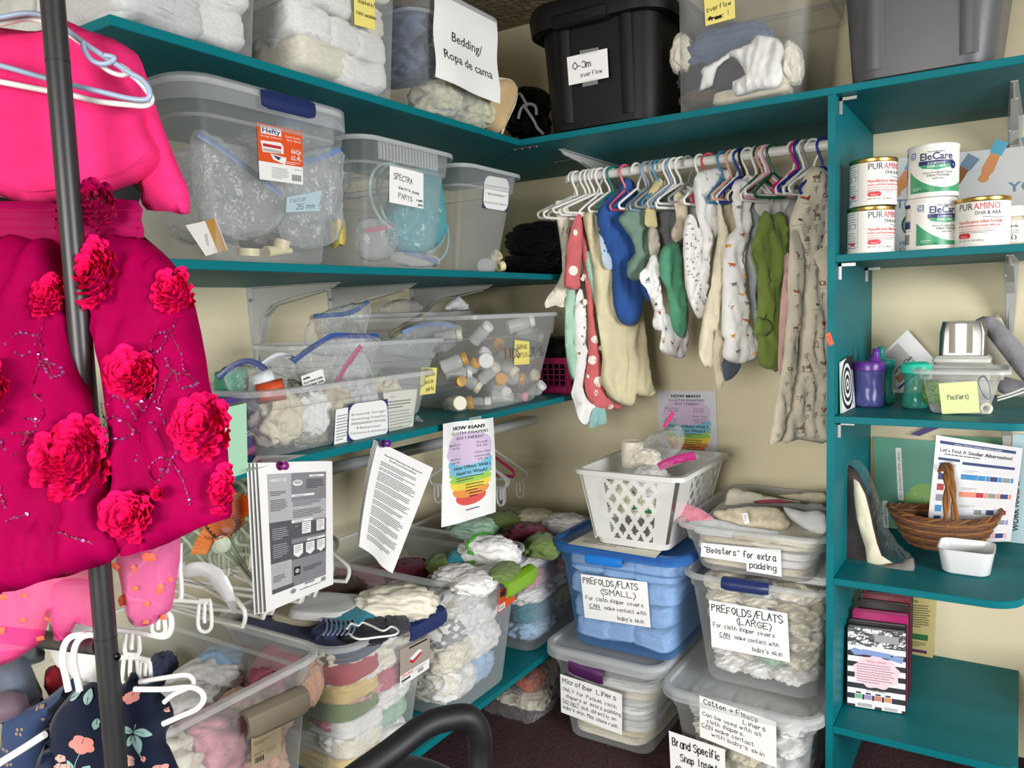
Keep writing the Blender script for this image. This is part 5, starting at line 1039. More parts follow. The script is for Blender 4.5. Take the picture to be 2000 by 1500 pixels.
for k, (x_, c) in enumerate(((1.30, 'brown'), (1.345, 'oat'), (1.385, 'pale'))): cloth('prefold_diaper', (x_, -.28, .55), (.10, .36, .03), F(c), ('brown', 'oatmeal', 'pale grey')[k]+' edged prefold squeezed under the boosters bin', 'prefold', None, 1, k, .05)
bBo = make_bin('storage_bin', (1.115, 1.405, -.495, -.07), (1.08, 1.435, -.515, -.03), .568, .125, 'clear open bin of folded pads with the boosters note', r=.045, step=.62, m=clear('c9cdcc', .15, .3, .5))
def d(s, W, H):
    s.hand(W*.03, H*.55, '"Boosters" for extra', H*.28, m=PEN, fit=W*.92, rot=-.02); s.hand(W*.62, H*.08, 'padding', H*.26, m=PEN, fit=W*.33)
c4 = [bBo.on('-y', *p, .0035) for p in ((1368, 1096), (1527, 1121), (1525, 1074), (1370, 1060))]; W, H = dims(*c4); s = Sheet(W, H); s.rect(0, H*.25, W, H*.75, WHITEP, 0, 8, 4); s.rect(W*.58, -H*.12, W*.42, H*.40, WHITEP, .3, 4, 4); d(s, W, H); s.build('paper_label', quad(*c4, W, H), bBo.t)
fillwall(bBo, '-y', ['pale oat ivory', 'oat ivory', 'white white', 'white white', 'cream cream'], 'boosters bin', 'folded pad', .36, .02, .85, 1, 1.3, cat='pad')
PNK = mat('d98a98', .95, kind='knit')
for (pts, yy, n, th, m_, lb) in (
    ([(1312, 988), (1330, 982), (1362, 990), (1385, 1005), (1395, 1018), (1345, 1032), (1325, 1020)], -.44, (-.2, -1, 1.3), .008, PNK, 'pink terry pad hanging over the left rim of the boosters bin'),
    ([(1330, 1022), (1350, 1018), (1390, 1012), (1450, 1028), (1520, 1038), (1500, 1046), (1360, 1030)], -.47, (0, -1, 1.5), .006, F('pale'), 'grey wavy-edged pad at the front of the boosters bin'),
    ([(1392, 1000), (1420, 994), (1510, 988), (1538, 1012), (1535, 1034), (1450, 1032), (1400, 1018)], -.42, (0, -1, 1.1), .012, F('oat', 'knit'), 'oatmeal terry pad with a small tag in the boosters bin'),
    ([(1420, 962), (1430, 954), (1460, 958), (1530, 975), (1600, 985), (1605, 995), (1520, 985), (1420, 992), (1416, 980)], -.22, (0, -1, .9), .012, F('ivory'), 'long ivory pad at the back of the boosters bin'),
    ([(1425, 988), (1520, 982), (1612, 985), (1612, 1010), (1560, 1005), (1530, 990), (1440, 995)], -.30, (0, -1, 1.0), .008, F('grey'), 'dark-edged grey pad behind the oatmeal pad'),
    ([(1530, 990), (1570, 1000), (1612, 998), (1612, 1040), (1590, 1042), (1545, 1015)], -.40, (0, -1, .8), .010, F('pale'), 'pale layered pads at the right of the boosters bin'),
    ([(1520, 968), (1610, 960), (1612, 982), (1580, 982)], -.14, (0, -1, .8), .010, F('cream'), 'cream pad standing at the back right of the boosters bin'),
    ([(1470, 980), (1520, 975), (1595, 990), (1590, 998), (1500, 988)], -.25, (0, -1, 1.0), .006, F('rose'), 'thin rose pad edge under the long ivory pad')):
    S = Soft(pts, px(np.mean([p[0] for p in pts]), np.mean([p[1] for p in pts]), y=yy), n, th, edge=.012, res=.009, folds=.003, ff=30, flow=1, seed=int(pts[0][0]) % 50); tag(S.build('folded_pad', m_), lb, 'pad')
s = Sheet(.02, .03); s.base(WHT, 1, 1); s.lines(.003, .022, .014, 3, .006, INK); c4 = [px(*p, y=-.46) for p in ((1455, 1024), (1464, 1022), (1460, 1002), (1449, 1003))]; tag(s.build('care_tag', quad(*c4, .02, .03)), 'small white care tag on the oatmeal pad', 'tag')
# office chair arm in front
BP = mat('101013', .55); t = thing('office_chair', px(900, 1520, d=1.35), 'black curved armrest of an office chair at the bottom edge', 'chair')
c = lambda u, v, dd=1.3: px(u, v, d=dd)
q = MB(); pts = spline([c(655, 1545, 1.22), c(760, 1470, 1.26), c(830, 1418, 1.3), c(880, 1402, 1.32), c(915, 1402, 1.33), c(934, 1428, 1.34), c(938, 1470, 1.35), c(935, 1540, 1.35)], 8)
q.tube(pts, .021, 14, flat=1.0); q.build('armrest', BP, t)
q = MB(); q.tube(spline([c(660, 1570, 1.22), c(790, 1505, 1.27), c(880, 1530, 1.32)], 6), .022, 12); q.build('seat_edge', mat('0e0e10', .8, kind='fabric'), t)
# ================================================================== cubby shelves
TIN, GOLD, LBL = mat('cfcfcc', .25, 1.0), mat('c9a55a', .3, 1.0), mat('efece4', .32)
ROSEI, EGRN, ENAVY, DRED = mat('c8405a', .5), mat('3f9a6a', .4), mat('232a63', .4), mat('d2232a', .45)
def can(cx, cy, z, r, h, turn, kind, label):
    t = thing('formula_can', (cx, cy, z), label, 'formula can'); b = MB()
    b.lathe([(0, .003), (r*.93, .003), (r*.97, 0), (r, .002), (r, .006), (r*.985, .008), (r*.985, h-.010)], 48, (cx, cy, z)); b.build('body', LBL, t, .5)
    l = MB(); l.lathe([(r*.985, h-.010), (r*1.005, h-.008), (r*1.005, h-.002), (r*.98, h), (r*.95, h), (r*.93, h-.004), (0, h-.004)], 48, (cx, cy, z)); l.build('lid', GOLD if kind == 'p' else WHITEPL, t, .5)
    W = 2*math.pi*r; H = h-.02; s = Sheet(W, H)
    if kind == 'p':
        # print centred at x = W/2
        c = W*.5; s.text(c-.056, H*.80, 'PUR', .020, mat('2b2b33', .5), 0, fit=.032); s.text(c-.022, H*.80, 'AMINO', .020, ROSEI, 0, fit=.050); s.text(c-.02, H*.67, 'DHA & ARA', .0115, INK, 0, fit=.050)
        s.stroke([(c-.005, H*.62), (c+.02, H*.585), (c+.035, H*.60)], .001, INK, 2); s.text(c-.056, H*.47, 'Hypoallergenic Infant Formula', .009, DRED, .01, fit=.09); s.text(c-.056, H*.38, 'amino acid-based powder with iron', .007, DRED, .01, fit=.085); s.lines(c-.056, H*.32, .075, 2, .005, DRED, .001)
        s.rect(c-.056, H*.265, .075, .0008, INK, 2, 6, 1); s.rect(c-.056, H*.225, .06, .0008, INK, 2, 6, 1); s.rbox(c-.056, H*.10, .028, .010, .005, DRED, 2); s.text(c-.042, H*.125, 'Enfamil', .005, WHT, 0, 'c', 3); s.text(c-.056, H*.02, 'NET WT 14.1 OZ (400 g)', .005, INK)
        s.lines(c-.125, H*.92, .045, 7, .0055, GREYINK, .0013); s.lines(c-.125, H*.42, .045, 8, .0055, GREYINK, .0013); s.stroke([(c-.13, H*.96), (c-.078, H*.96), (c-.078, H*.05), (c-.13, H*.05), (c-.13, H*.96)], .0006, GREYINK, 2)
        s.stroke([(c-.125, H*.62), (c-.112, H*.66), (c-.10, H*.62), (c-.112, H*.56), (c-.125, H*.62)], .0008, GREYINK, 2); s.rect(c-.098, H*.55, .014, .010, GREYINK, 2); s.rect(c-.097, H*.56, .012, .008, LBL, 3); s.rect(c-.12, H*.09, .034, .008, ROSEI, 2); s.lines(c-.118, H*.105, .03, 1, .005, WHT, .003, z=3)
    else:
        c = W*.5
        pts = [(c-.058, H*.42)]+[(c-.058+.116*k/14, H*(.16+.26*((k/14-.55)/.55)**2 if k else .42)) for k in range(15)]
        n = 22; top = [(c-.060+.125*k/n, H*(.13+.44*(abs(k/n-.62)/.62)**2.0)) for k in range(n+1)]; bot = [(p[0], p[1]-H*.035) for p in top]; low = [(p[0], H*.0) for p in top]
        for k in range(n): s.raw([bot[k], bot[k+1], top[k+1], top[k]], [(0, 1, 2, 3)], WHT, 1.5); s.raw([low[k], low[k+1], bot[k+1], bot[k]], [(0, 1, 2, 3)], EGRN, 1)
        s.text(c, H*.90, 'Hypoallergenic', .006, INK, 0, 'c'); s.text(c, H*.735, 'EleCare', .0215, ENAVY, .02, 'c', fit=.068); s.rect(c-.036, H*.625, .072, .0085, ENAVY, 2, 8, 1); s.text(c, H*.635, '0-12 MONTHS', .0055, WHT, .01, 'c', 3)
        s.poly([(c-.036, H*.625), (c+.036, H*.625), (c+.028, H*.55), (c, H*.50), (c-.028, H*.55)], EGRN, 2); s.text(c, H*.555, 'DHA | ARA', .0075, WHT, .01, 'c', 3, fit=.036); s.ell(c+.036, H*.60, .007, .0085, ENAVY, 2.5); s.text(c+.036, H*.58, '4', .006, WHT, 0, 'c', 3)
        s.text(c+.004, H*.42, 'Amino Acid-Based Powder', .0065, INK, 0, 'c', 3, fit=.062); s.text(c+.004, H*.35, 'Infant Formula', .0088, INK, 0, 'c', 3, fit=.046); s.text(c+.004, H*.285, 'with Iron', .0065, INK, 0, 'c', 3)
        s.lines(c-.05, H*.10, .022, 2, .004, WHT, .001, z=3); s.text(c-.05, H*.02, 'NET WT 14.1 OZ (400 g)', .0048, INK, 0, z=3, fit=.035)
        s.stroke([(c-.057, H*.93), (c-.045, H*.93), (c-.045, H*.83), (c-.057, H*.83), (c-.057, H*.885), (c-.049, H*.885)], .0018, mat('2a5aa8', .5), 2); s.text(c-.057, H*.78, 'Abbott', .005, mat('2a5aa8', .5))
        s.rect(c-.106, H*.90, .028, .008, ENAVY, 2); s.lines(c-.106, H*.85, .027, 6, .0055, GREYINK, .0013); s.rect(c-.106, H*.42, .028, .016, ENAVY, 2); s.stroke([(c-.107, H*.97), (c-.077, H*.97), (c-.077, H*.36), (c-.107, H*.36)], .0007, ENAVY, 2)
        for k in range(11): s.rect(c-.105+.0024*k, H*.05, .0010+.0006*(k % 3 == 0), H*.24, INK, 2, 1, 1)
    def fn(x, y): a = turn+(x-W/2)/r; return (cx+(r*.985+.0003)*math.sin(a), cy-(r*.985+.0003)*math.cos(a), z+.010+y)
    s.build('printed_label', fn, t, .0002, None, .007)
    return t
def face_to(cx, cy): return math.atan2(CAM[0]-cx, -(CAM[1]-cy))
r_, h_ = .0505, .104
def cpos(u, v, z, y): P = px(u, v, y=y); return P[0], y
for (u, z_, yy, tn, kd, lb, rr_, hh_) in (
    (1701, B2, -.47, .98, 'p', 'lower of two stacked white and gold-rimmed formula cans by the upright', r_, .104), (1705, B2+.1055, -.47, .88, 'p', 'upper gold-rimmed formula can stacked by the upright', r_, .104),
    (1818, B2, -.45, .58, 'e', 'green and white formula can at the bottom of the middle stack', .0515, .113), (1821, B2+.114, -.45, .12, 'e', 'green and white formula can on top of the middle stack', .0515, .113),
    (1918, B2, -.46, .12, 'p', 'single gold-rimmed formula can standing right of the stacks', .0535, .104)):
    P = px(u, 440, y=yy); can(P[0], yy, z_+.0008, rr_, hh_, face_to(P[0], yy)*1.0+tn, kd, lb)
P = px(1981, 440, y=-.44); t = thing('supplement_bottle', (P[0], -.44, B2), 'small white supplement bottle at the right end of the can shelf', 'bottle')
q = MB(); q.lathe([(0, .001), (.017, .001), (.019, .004), (.019, .055), (.015, .062), (.013, .065)], 24, (P[0], -.44, B2)); q.build('body', mat('cfc6b0', .4), t); q = MB(); q.lathe([(.0165, .063), (.017, .064), (.017, .083), (.0155, .085), (0, .085)], 24, (P[0], -.44, B2)); q.build('cap', WHITEPL, t)
s = Sheet(.05, .045); s.base(WHT, 6, 1); s.text(.025, .032, 'Similac', .007, NAVYP, .02, 'c'); s.lines(.012, .024, .026, 3, .004, GREYINK); s.ell(.025, .010, .005, .005, NAVYP)
s.build('printed_label', lambda x, y: (P[0]+.0193*math.sin((x-.025)/.0193), -.44-.0193*math.cos((x-.025)/.0193), B2+.008+y), t, .0002)
tag(MB().box((P[0]+.035, -.42, B2+.0008), (P[0]+.075, -.38, B2+.05)).build('jar', mat('4a2e1c', .3)), 'dark brown jar at the far right of the can shelf', 'jar')
# clear acrylic sign behind the cans
a, b_, c_, d_ = px(1740, 486, y=-.20), px(2075, 468, y=-.06), px(2075, 281, y=-.04), px(1741, 312, y=-.18)
a = px(1741, 492, y=-.16); a[2] = B2+.001; b_ = np.array([1.90, -.10, B2+.001]); c_ = np.array([1.90, -.07, B2+.262]); d_ = np.array([a[0], -.13, B2+.262])
W, H = dims(a, b_, c_, d_); s = Sheet(W, H); s.base(mat('c9cac8', .04, key='sign_gloss', spec=1.0), 1, 1)
SG, SB_, SK1, SK2, SK3 = mat('6f8597', .3), mat('5aa0b8', .3), mat('c98a5a', .3), mat('8a5a3a', .3), mat('e3b98a', .3)
for (x, y, rt, sl, sk) in ((.10, .86, -.5, SB_, SK1), (.30, .88, .5, SG, SK3), (.44, .84, -.6, SG, SK2), (.62, .95, -.4, SB_, SK1), (.83, .97, .3, SG, SK3)):
    x, y = x*W, y*H; cs, sn = math.cos(rt), math.sin(rt); pt = lambda p, q_: (x+p*cs-q_*sn, y+p*sn+q_*cs)
    s.poly([pt(-.014, .0), pt(.014, 0), pt(.016, .035), pt(-.016, .035)], sl, 1); s.poly([pt(-.011, 0), pt(.011, 0), pt(.014, -.04), pt(.006, -.062), pt(-.008, -.060), pt(-.014, -.04)], sk, 1.2); s.ell(*pt(0, -.064), .012, .010, sk, 1.3)
s.text(W*.02, H*.50, 'THANK', .032, SG, .02, fit=.11); s.text(W*.70, H*.58, 'YOU', .034, SG, .02, fit=.09); s.ell(W*.15, H*.33, .034, .034, mat('2f4a3c', .3), 1); s.ell(W*.15, H*.33, .030, .030, mat('6a8a74', .3), 1.5); s.text(W*.15, H*.29, 'PSA', .026, mat('2f4a3c', .3), 0, 'c', 2)
for k, t_ in enumerate(('HEALTHY', 'CATALYST', 'AWARD')): s.text(W*.05, H*(.13-.065*k), t_, .015, SG, .02)
t = thing('acrylic_sign', (1.7, -.12, B2), 'glossy clear sign with printed hands leaning on the wall behind the cans', 'sign')
s.build('printed_face', quad(a, b_, c_, d_, W, H), t, .0003)
q = MB(); nn = unit(np.cross(b_-a, d_-a)); q.loft([[tuple(p-nn*.006) for p in (a, b_, c_, d_)], [tuple(p-nn*.0008) for p in (a, b_, c_, d_)]], True, True); q.build('acrylic_panel', clear('e6eeee', .12, .02, .3), t)
# ---- sippy cups shelf
def cup(u, y, z, prof, m, lidm, label, lid, spout=None, lh=0.0):
    P = px(u, 760, y=y); c = (P[0], y, z+.0008); t = thing('sippy_cup', c, label, 'sippy cup'); b = MB(); n = 40; loops = []
    for r, h in prof: loops.append([(c[0]+r*(1+.012*math.sin(3*math.pi*2*j/n*2+h*160)*(r > .02))*math.cos(2*math.pi*j/n), c[1]+r*(1+.012*math.sin(6*math.pi*2*j/n+h*160))*math.sin(2*math.pi*j/n), c[2]+h) for j in range(n)])
    b.loft(loops, True); b.build('body', m, t, .9); q = MB(); q.lathe(lid, 36, c); q.build('lid', lidm, t, .6)
    if spout: q = MB(); q.loft(spout(c), False, True); q.build('spout', lidm, t, .8)
    return t
def spout_(dx):
    def f(c): return [[(c[0]+dx+rx*math.cos(a)+sx, c[1]+ry*math.sin(a), c[2]+zz) for a in [2*math.pi*k/16 for k in range(16)]] for rx, ry, zz, sx in ((.016, .014, .112, 0), (.012, .010, .120, .001), (.008, .007, .133, .003), (.0075, .006, .142, .003), (.005, .004, .144, .003))]
    return f
def fine(prof, k=4):
    out = []
    for (r0, z0), (r1, z1) in zip(prof, prof[1:]):
        for i in range(k): f = i/k; out.append((r0+(r1-r0)*f, z0+(z1-z0)*f))
    return out+[prof[-1]]
cup(1697, -.34, B3, fine([(.030, 0), (.034, .003), (.0345, .02), (.032, .045), (.033, .07), (.0345, .092)]), clear('4a4a8a', .72, .25, .2), mat('5b2a86', .3), 'purple spouted sippy cup at the left of the cup shelf', [(.0345, .090), (.0365, .092), (.0368, .106), (.034, .112), (.02, .113), (0, .113)], spout_(.012))
cup(1722, -.26, B3, fine([(.026, 0), (.030, .003), (.030, .02), (.026, .045), (.027, .07), (.030, .092)]), clear('1f7a72', .72, .25, .2), mat('1b7f78', .3), 'dark teal spouted sippy cup behind the purple one', [(.030, .090), (.032, .092), (.032, .108), (.028, .112), (0, .113)], spout_(-.006))
cup(1789, -.33, B3, fine([(.028, 0), (.031, .003), (.031, .02), (.025, .05), (.026, .07), (.029, .084)]), clear('2a9a86', .55, .2, .25), mat('37cfb0', .3), 'aqua domed sippy cup behind the clear box', [(.029, .082), (.0345, .086), (.0352, .098), (.032, .106), (.024, .110), (.020, .106), (0, .105)])
# target card and mint card by the upright
t = thing('wall_card', (1.475, -.42, B3), 'black and white target card leaning on the teal upright', 'card'); s = Sheet(.11, .13); s.base(WHT, 1, 1)
for k, r in enumerate((.052, .044, .036, .028, .020, .012, .005)): s.ell(.055, .065, r, r*1.2, INK if k % 2 == 0 else WHT, 1+.4*k, 30)
s.poly([(.11, .13), (.055, .13), (.11, .09)], INK, .8)
A = px(1641, 805, x=1.470); A[2] = B3+.001; Bq = np.array([1.482, A[1]+.13, B3+.001]); s.build('printed_face', quad(A+[.004, 0, 0], Bq, Bq+np.array([-.010, 0, .13]), A+np.array([-.001, 0, .12]), .11, .13), t)
q = MB(); q.loft([[tuple(A), tuple(Bq), tuple(Bq+np.array([-.012, 0, .13])), tuple(A+np.array([-.003, 0, .12]))], [tuple(A+[.003, 0, 0]), tuple(Bq+[-.001, 0, 0]), tuple(Bq+np.array([-.011, 0, .13])), tuple(A+np.array([-.0015, 0, .12]))]], True, True); q.build('backing', GRN, t, label='mint green back')
# pouch with printed card (matrix code left out)
c4 = [px(*p, y=-.07) for p in ((1700, 762), (1790, 772), (1822, 700), (1772, 648))]; c4 = [px(*p, y=-.06) for p in ((1755, 768), (1828, 706), (1772, 644), (1702, 712))]
s = Sheet(.12, .13); s.base(mat('d6d4d2', .3, key='pouchcard'), 3, 3); s.rect(.008, .008, .104, .114, mat('d9d3cb', .5), 1); s.text(.016, .072, 'Your', .013, INK, .02); s.text(.014, .055, 'Turn On', .016, INK, .02, fit=.07); s.rect(.02, .022, .045, .024, mat('a8725a', .5), 2); s.lines(.075, .045, .03, 4, .008, GREYINK); s.rect(.008, .008, .104, .008, mat('4a3a80', .5), 2)
tag(s.build('laminated_card', quad(*c4, .12, .13, lambda a, b: .004*math.sin(a*5))), 'laminated diamond-tilted card behind the sippy cups', 'card')
c4 = [px(*p, y=-.03) for p in ((1760, 905), (1800, 852), (1835, 832), (1790, 832))]
# clear box with note
bx = make_bin('clear_box', (1.650, 1.768, -.43, -.31), (1.632, 1.792, -.445, -.295), B3+.0008, .098, 'small clear lidded box with pale sticky note on the cup shelf', 'clear box', m=clear('e6e6e0', .10, .12, .6), rim=clear('eceee8', .35, .12, .5), r=.016, lid=True, lidm=clear('e8eae6', .25, .12, .5), skirt=.010, lip=.006, lipd=.005)
c4 = [bx.on('-y', *p, .010) for p in ((1840, 808), (1914, 805), (1908, 744), (1833, 749))]; W, H = dims(*c4); s = Sheet(W, H); s.base(mat('dfe3a2', .6, kind='paper'), 4, 4); s.hand(W*.2, H*.46, 'Pacifiers)', H*.15, m=mat('5a6a5a', .6), fit=W*.55)
s.build('sticky_note', quad(*c4, W, H, lambda a, b: .003*(1-b)), bx.t, .0003, 'pale green-yellow sticky note')
for (u, v, w, h, c, lb, yy) in ((1820, 765, 36, 50, 'green', 'green pacifier heap at the left in the clear box', -.37), (1850, 780, 34, 36, 'green', 'green pacifier behind the sticky note', -.36)):
    cpx('pacifier', u, v, w, h, mat('55802a', .4), lb, y=yy, dep=.03, cat='pacifier', kind=0, var=u)
q = MB(); q.tube(spline([px(1925, 798, y=-.39)+np.array([.010*math.cos(a), .004*math.sin(a), .010*math.sin(a)]) for a in [k*.785 for k in range(8)]], 3, True), .0045, 8, True); tag(q.build('pacifier', mat('e8dcc4', .4)), 'cream pacifier ring at the right in the clear box', 'pacifier')
q = MB(); q.tube(spline([px(u, v, y=-.37) for u, v in ((1912, 742), (1922, 735), (1932, 750), (1936, 770), (1930, 780), (1918, 765))], 4, True), .0022, 6, True); tag(q.build('pacifier', mat('6a6a66', .3)), 'dark wire-like pacifier loop at the right in the clear box', 'pacifier')
t = thing('plastic_case', (1.72, -.22, B3), 'white lidded plastic case behind the clear box', 'case'); q = MB(); P0, P1 = px(1826, 702, y=-.22), px(1935, 702, y=-.22)
q.box((P0[0], -.27, B3+.001), (P1[0], -.17, P0[2]-.012), bev=.006); q.build('base', mat('c4c2b8', .35), t); q = MB(); q.box((P0[0]-.002, -.272, P0[2]-.011), (P1[0]+.002, -.168, P0[2]+.012), bev=.008); q.build('lid', mat('d2d0c6', .3), t); CASE_TOP = P0[2]+.012
q = MB(); P0, P1 = px(1836, 686, y=-.21), px(1935, 682, y=-.21); PT = px(1850, 628, y=-.21); lo = CASE_TOP+.0005
q.loft([rr(P0[0], P1[0]-.01, -.25, -.17, .01, lo, 4), rr(P0[0]+.001, P1[0]-.008, -.25, -.17, .012, lo+.055, 4), rr(P0[0]+.006, P1[0]-.014, -.245, -.175, .012, PT[2], 4)], True, True); o = q.build('metal_tin', mat('8f8d88', .3, .9)); tag(o, 'grey metal tin standing on the white plastic case', 'tin')
q = MB(); W0, W1 = px(1853, 684, y=-.2515), px(1900, 682, y=-.2515); q.box((W0[0], -.2525, CASE_TOP+.006), (W1[0], -.2505, px(1853, 632, y=-.25)[2]), bev=.0008); o = q.build('window_panel', mat('d8d4c6', .08, .6), None); o.parent = None; tag(o, 'shiny window panel on the front of the grey tin', 'tin window')
# grey strap / shields at right
SLK = mat('8d8a92', .45); tag(Soft([(1905, 625), (1940, 618), (1975, 650), (2010, 690), (2040, 730), (2030, 770), (1990, 735), (1955, 690), (1925, 650)], px(1960, 680, y=-.15), (-.2, -1, 0), .012, res=.009, folds=.006, ff=40, seed=41).build('grey_wrap', FAB('8f8c90')), 'pleated grey fabric band draped right of the metal tin', 'fabric wrap')
tag(Soft([(1950, 735), (1990, 742), (2030, 748), (2030, 772), (1985, 775), (1950, 765)], px(1980, 760, y=-.25), (0, -1, .5), .008, res=.009, folds=.002, seed=42).build('grey_pouch', mat('77757a', .5)), 'grey flat pouch lying at the right of the cup shelf', 'pouch')
for k in range(2): tag(MB().tube(spline([px(1948, 782-6*k, y=-.30), px(1975, 774-6*k, y=-.30), px(2010, 762-8*k, y=-.30)], 5), .0022, 6).build('thin_string', WHITEPL), 'white string trailing right of the clear box', 'string', 'white strings right of the clear box')
tag(Soft([(1905, 642), (1935, 632), (1948, 612), (1965, 640), (1990, 700), (2030, 740), (1940, 712)], px(1950, 690, y=-.10), (0, -1, 0), .004, res=.012, folds=.002, seed=43).build('paper_sheet', mat('c9c2ae', .6)), 'curled beige paper behind the grey band', 'paper')
# orange clip/sticker on upright edge
s = Sheet(.045, .010); s.base(mat('ee5a2a', .5), 2, 1); s.lines(.004, .004, .03, 1, .003, mat('8a2a10', .5)); c4 = [px(*p, y=-.5415) for p in ((1619, 676), (1629, 672), (1621, 648), (1612, 653))]; s2 = Sheet(.01, .03); s2.base(mat('ee5a2a', .5), 1, 2); s2.lines(.003, .02, .004, 3, .006, mat('8a2a10', .5)); tag(s2.build('orange_sticker', quad(*c4, .01, .03)), 'small orange sticker on the front edge of the teal upright', 'sticker')
# ---- basket shelf
z = B4
WK = [mat(c, .6, kind='fabric') for c in ('6f4421', '8a5a2c', '5a3519')]
def wicker():
    c = np.array([1.665, -.165, z+.001]); t = thing('wicker_basket', c, 'brown oval wicker basket with a tall twisted handle', 'basket'); A, Bx = .130, .080; H = .082
    ax = np.array([1, .28, 0]); ax = unit(ax); ay = np.array([-ax[1], ax[0], 0])
    def ell_(a, f): # f height fraction
        g = .50+.50*f**.6; rise = .016*abs(math.cos(a))**3*f; return c+ax*A*g*math.cos(a)+ay*Bx*g*math.sin(a)+np.array([0, 0, H*f+rise])
    q = MB(); q.lathe([(0, .002), (.05, .003)], 24, c)
    nrow = 12; q = MB()
    for r in range(nrow):
        f = r/(nrow-1); q.tube([ell_(a, f)+unit(ell_(a, f)-c-[0, 0, H*f])*.0022*math.sin(a*15+r*math.pi) for a in [2*math.pi*k/72 for k in range(72)]], .0042, 5, True, m=r % 3)
    q.build('weave', WK, t); q = MB()
    for k in range(30): a = 2*math.pi*k/30; q.tube([ell_(a, g) for g in (0, .25, .5, .75, 1)], .0025, 5, m=2)
    q.build('stakes', WK, t, label='upright stakes of the basket wall'); q = MB()
    for ph in (0, 2.1, 4.2): q.tube([ell_(a, 1)+np.array([0, 0, .004])+.0045*np.array([math.cos(a*12+ph)*math.cos(a), math.cos(a*12+ph)*math.sin(a), math.sin(a*12+ph)]) for a in [2*math.pi*k/100 for k in range(100)]], .0032, 5, True, m=int(ph) % 3)
    q.build('braided_rim', WK, t); q = MB()
    E1, E2 = ell_(math.pi*1.5, .9), ell_(math.pi*.5, .9); top = c+np.array([.006, 0, .215])
    for s_, ph in ((-1, 0), (-1, 3.1), (1, 1.5), (1, 4.6)):
        pts = spline([E1+ax*.012*s_, E1*.62+top*.38+ax*.006*s_+np.array([0, 0, .045]), top+ax*.004*s_, E2*.62+top*.38+ax*.006*s_+np.array([0, 0, .045]), E2+ax*.012*s_], 10)
        q.tube([p+.004*np.array([math.cos(i*.5+ph), 0, math.sin(i*.5+ph)]) for i, p in enumerate(pts)], .0052, 6, m=1)
    q.build('handle', WK, t); q = MB(); q.add([tuple(c+ax*A*.5*math.cos(a)+ay*Bx*.5*math.sin(a)+[0, 0, .003]) for a in [2*math.pi*k/30 for k in range(30)]], [tuple(range(30))]); q.build('floor', WK[0], t)
wicker()
DW = mat('eceaea', .18); t = thing('dish', (1.727, -.34, z), 'white square ceramic dish near the front of the basket shelf', 'dish'); q = MB()
Ld = lambda w, zz, r=.02: rr(1.727-w, 1.727+w, -.345-w*.95, -.345+w*.95, r, z+zz, 6)
q.loft([Ld(.044, .001), Ld(.050, .006, .024), Ld(.058, .058, .022), Ld(.0595, .061, .022), Ld(.056, .061, .02), Ld(.055, .057, .02), Ld(.046, .012, .02), Ld(.040, .008, .016)], True, True); q.build('bowl', DW, t, .9)
for k, (x, y) in enumerate(((1.705, -.32), (1.735, -.33), (1.72, -.35))): tag(MB().box((x, y, z+.009), (x+.018, y+.012, z+.014), bev=.0015).build('blue_clip', mat('2f7fa0', .4)), 'small blue clip lying in the white dish', 'clip', 'blue clips in the dish')
# bag of liners at the left
BRN = mat('2c1b16', .5); t = thing('zip_bag', px(1690, 1100, y=-.36), 'glossy clear bag of brown and cream cloths against the teal upright', 'bag')
Soft([(1636, 905), (1650, 898), (1680, 900), (1700, 935), (1725, 1005), (1748, 1060), (1780, 1085), (1783, 1125), (1700, 1130), (1640, 1118), (1634, 1010)], px(1690, 1030, y=-.36), (-.15, -1, 0), .042, res=.010, folds=.008, ff=22, crease=1.0, seed=44).build('film', clear('c8caca', .02, .06, .22, crinkle=34, spec=1.0), t)
tag(Soft([(1645, 915), (1668, 912), (1690, 950), (1712, 1040), (1722, 1100), (1660, 1112), (1642, 1090), (1640, 1000)], px(1680, 1030, y=-.352), (-.15, -1, 0), .022, res=.010, folds=.006, ff=20, seed=45).build('folded_cloth', mat('241310', .7)), 'dark brown cloth inside the glossy bag by the upright', 'cloth')
tag(Soft([(1668, 935), (1690, 965), (1705, 1030), (1722, 1085), (1745, 1100), (1700, 1115), (1690, 1070), (1672, 1010)], px(1700, 1040, y=-.382), (-.15, -1, 0), .010, res=.008, folds=.004, ff=30, seed=46).build('folded_cloth', F('cream')), 'cream printed strip inside the glossy bag by the upright', 'cloth')
tag(Soft([(1690, 1122), (1712, 1105), (1760, 1098), (1784, 1090), (1783, 1128), (1765, 1132), (1735, 1125)], px(1740, 1115, y=-.40), (0, -1, .2), .008, res=.008, folds=.002, seed=47).build('grey_fold', mat('6f6960', .6)), 'grey folded strip at the foot of the glossy bag', 'cloth')
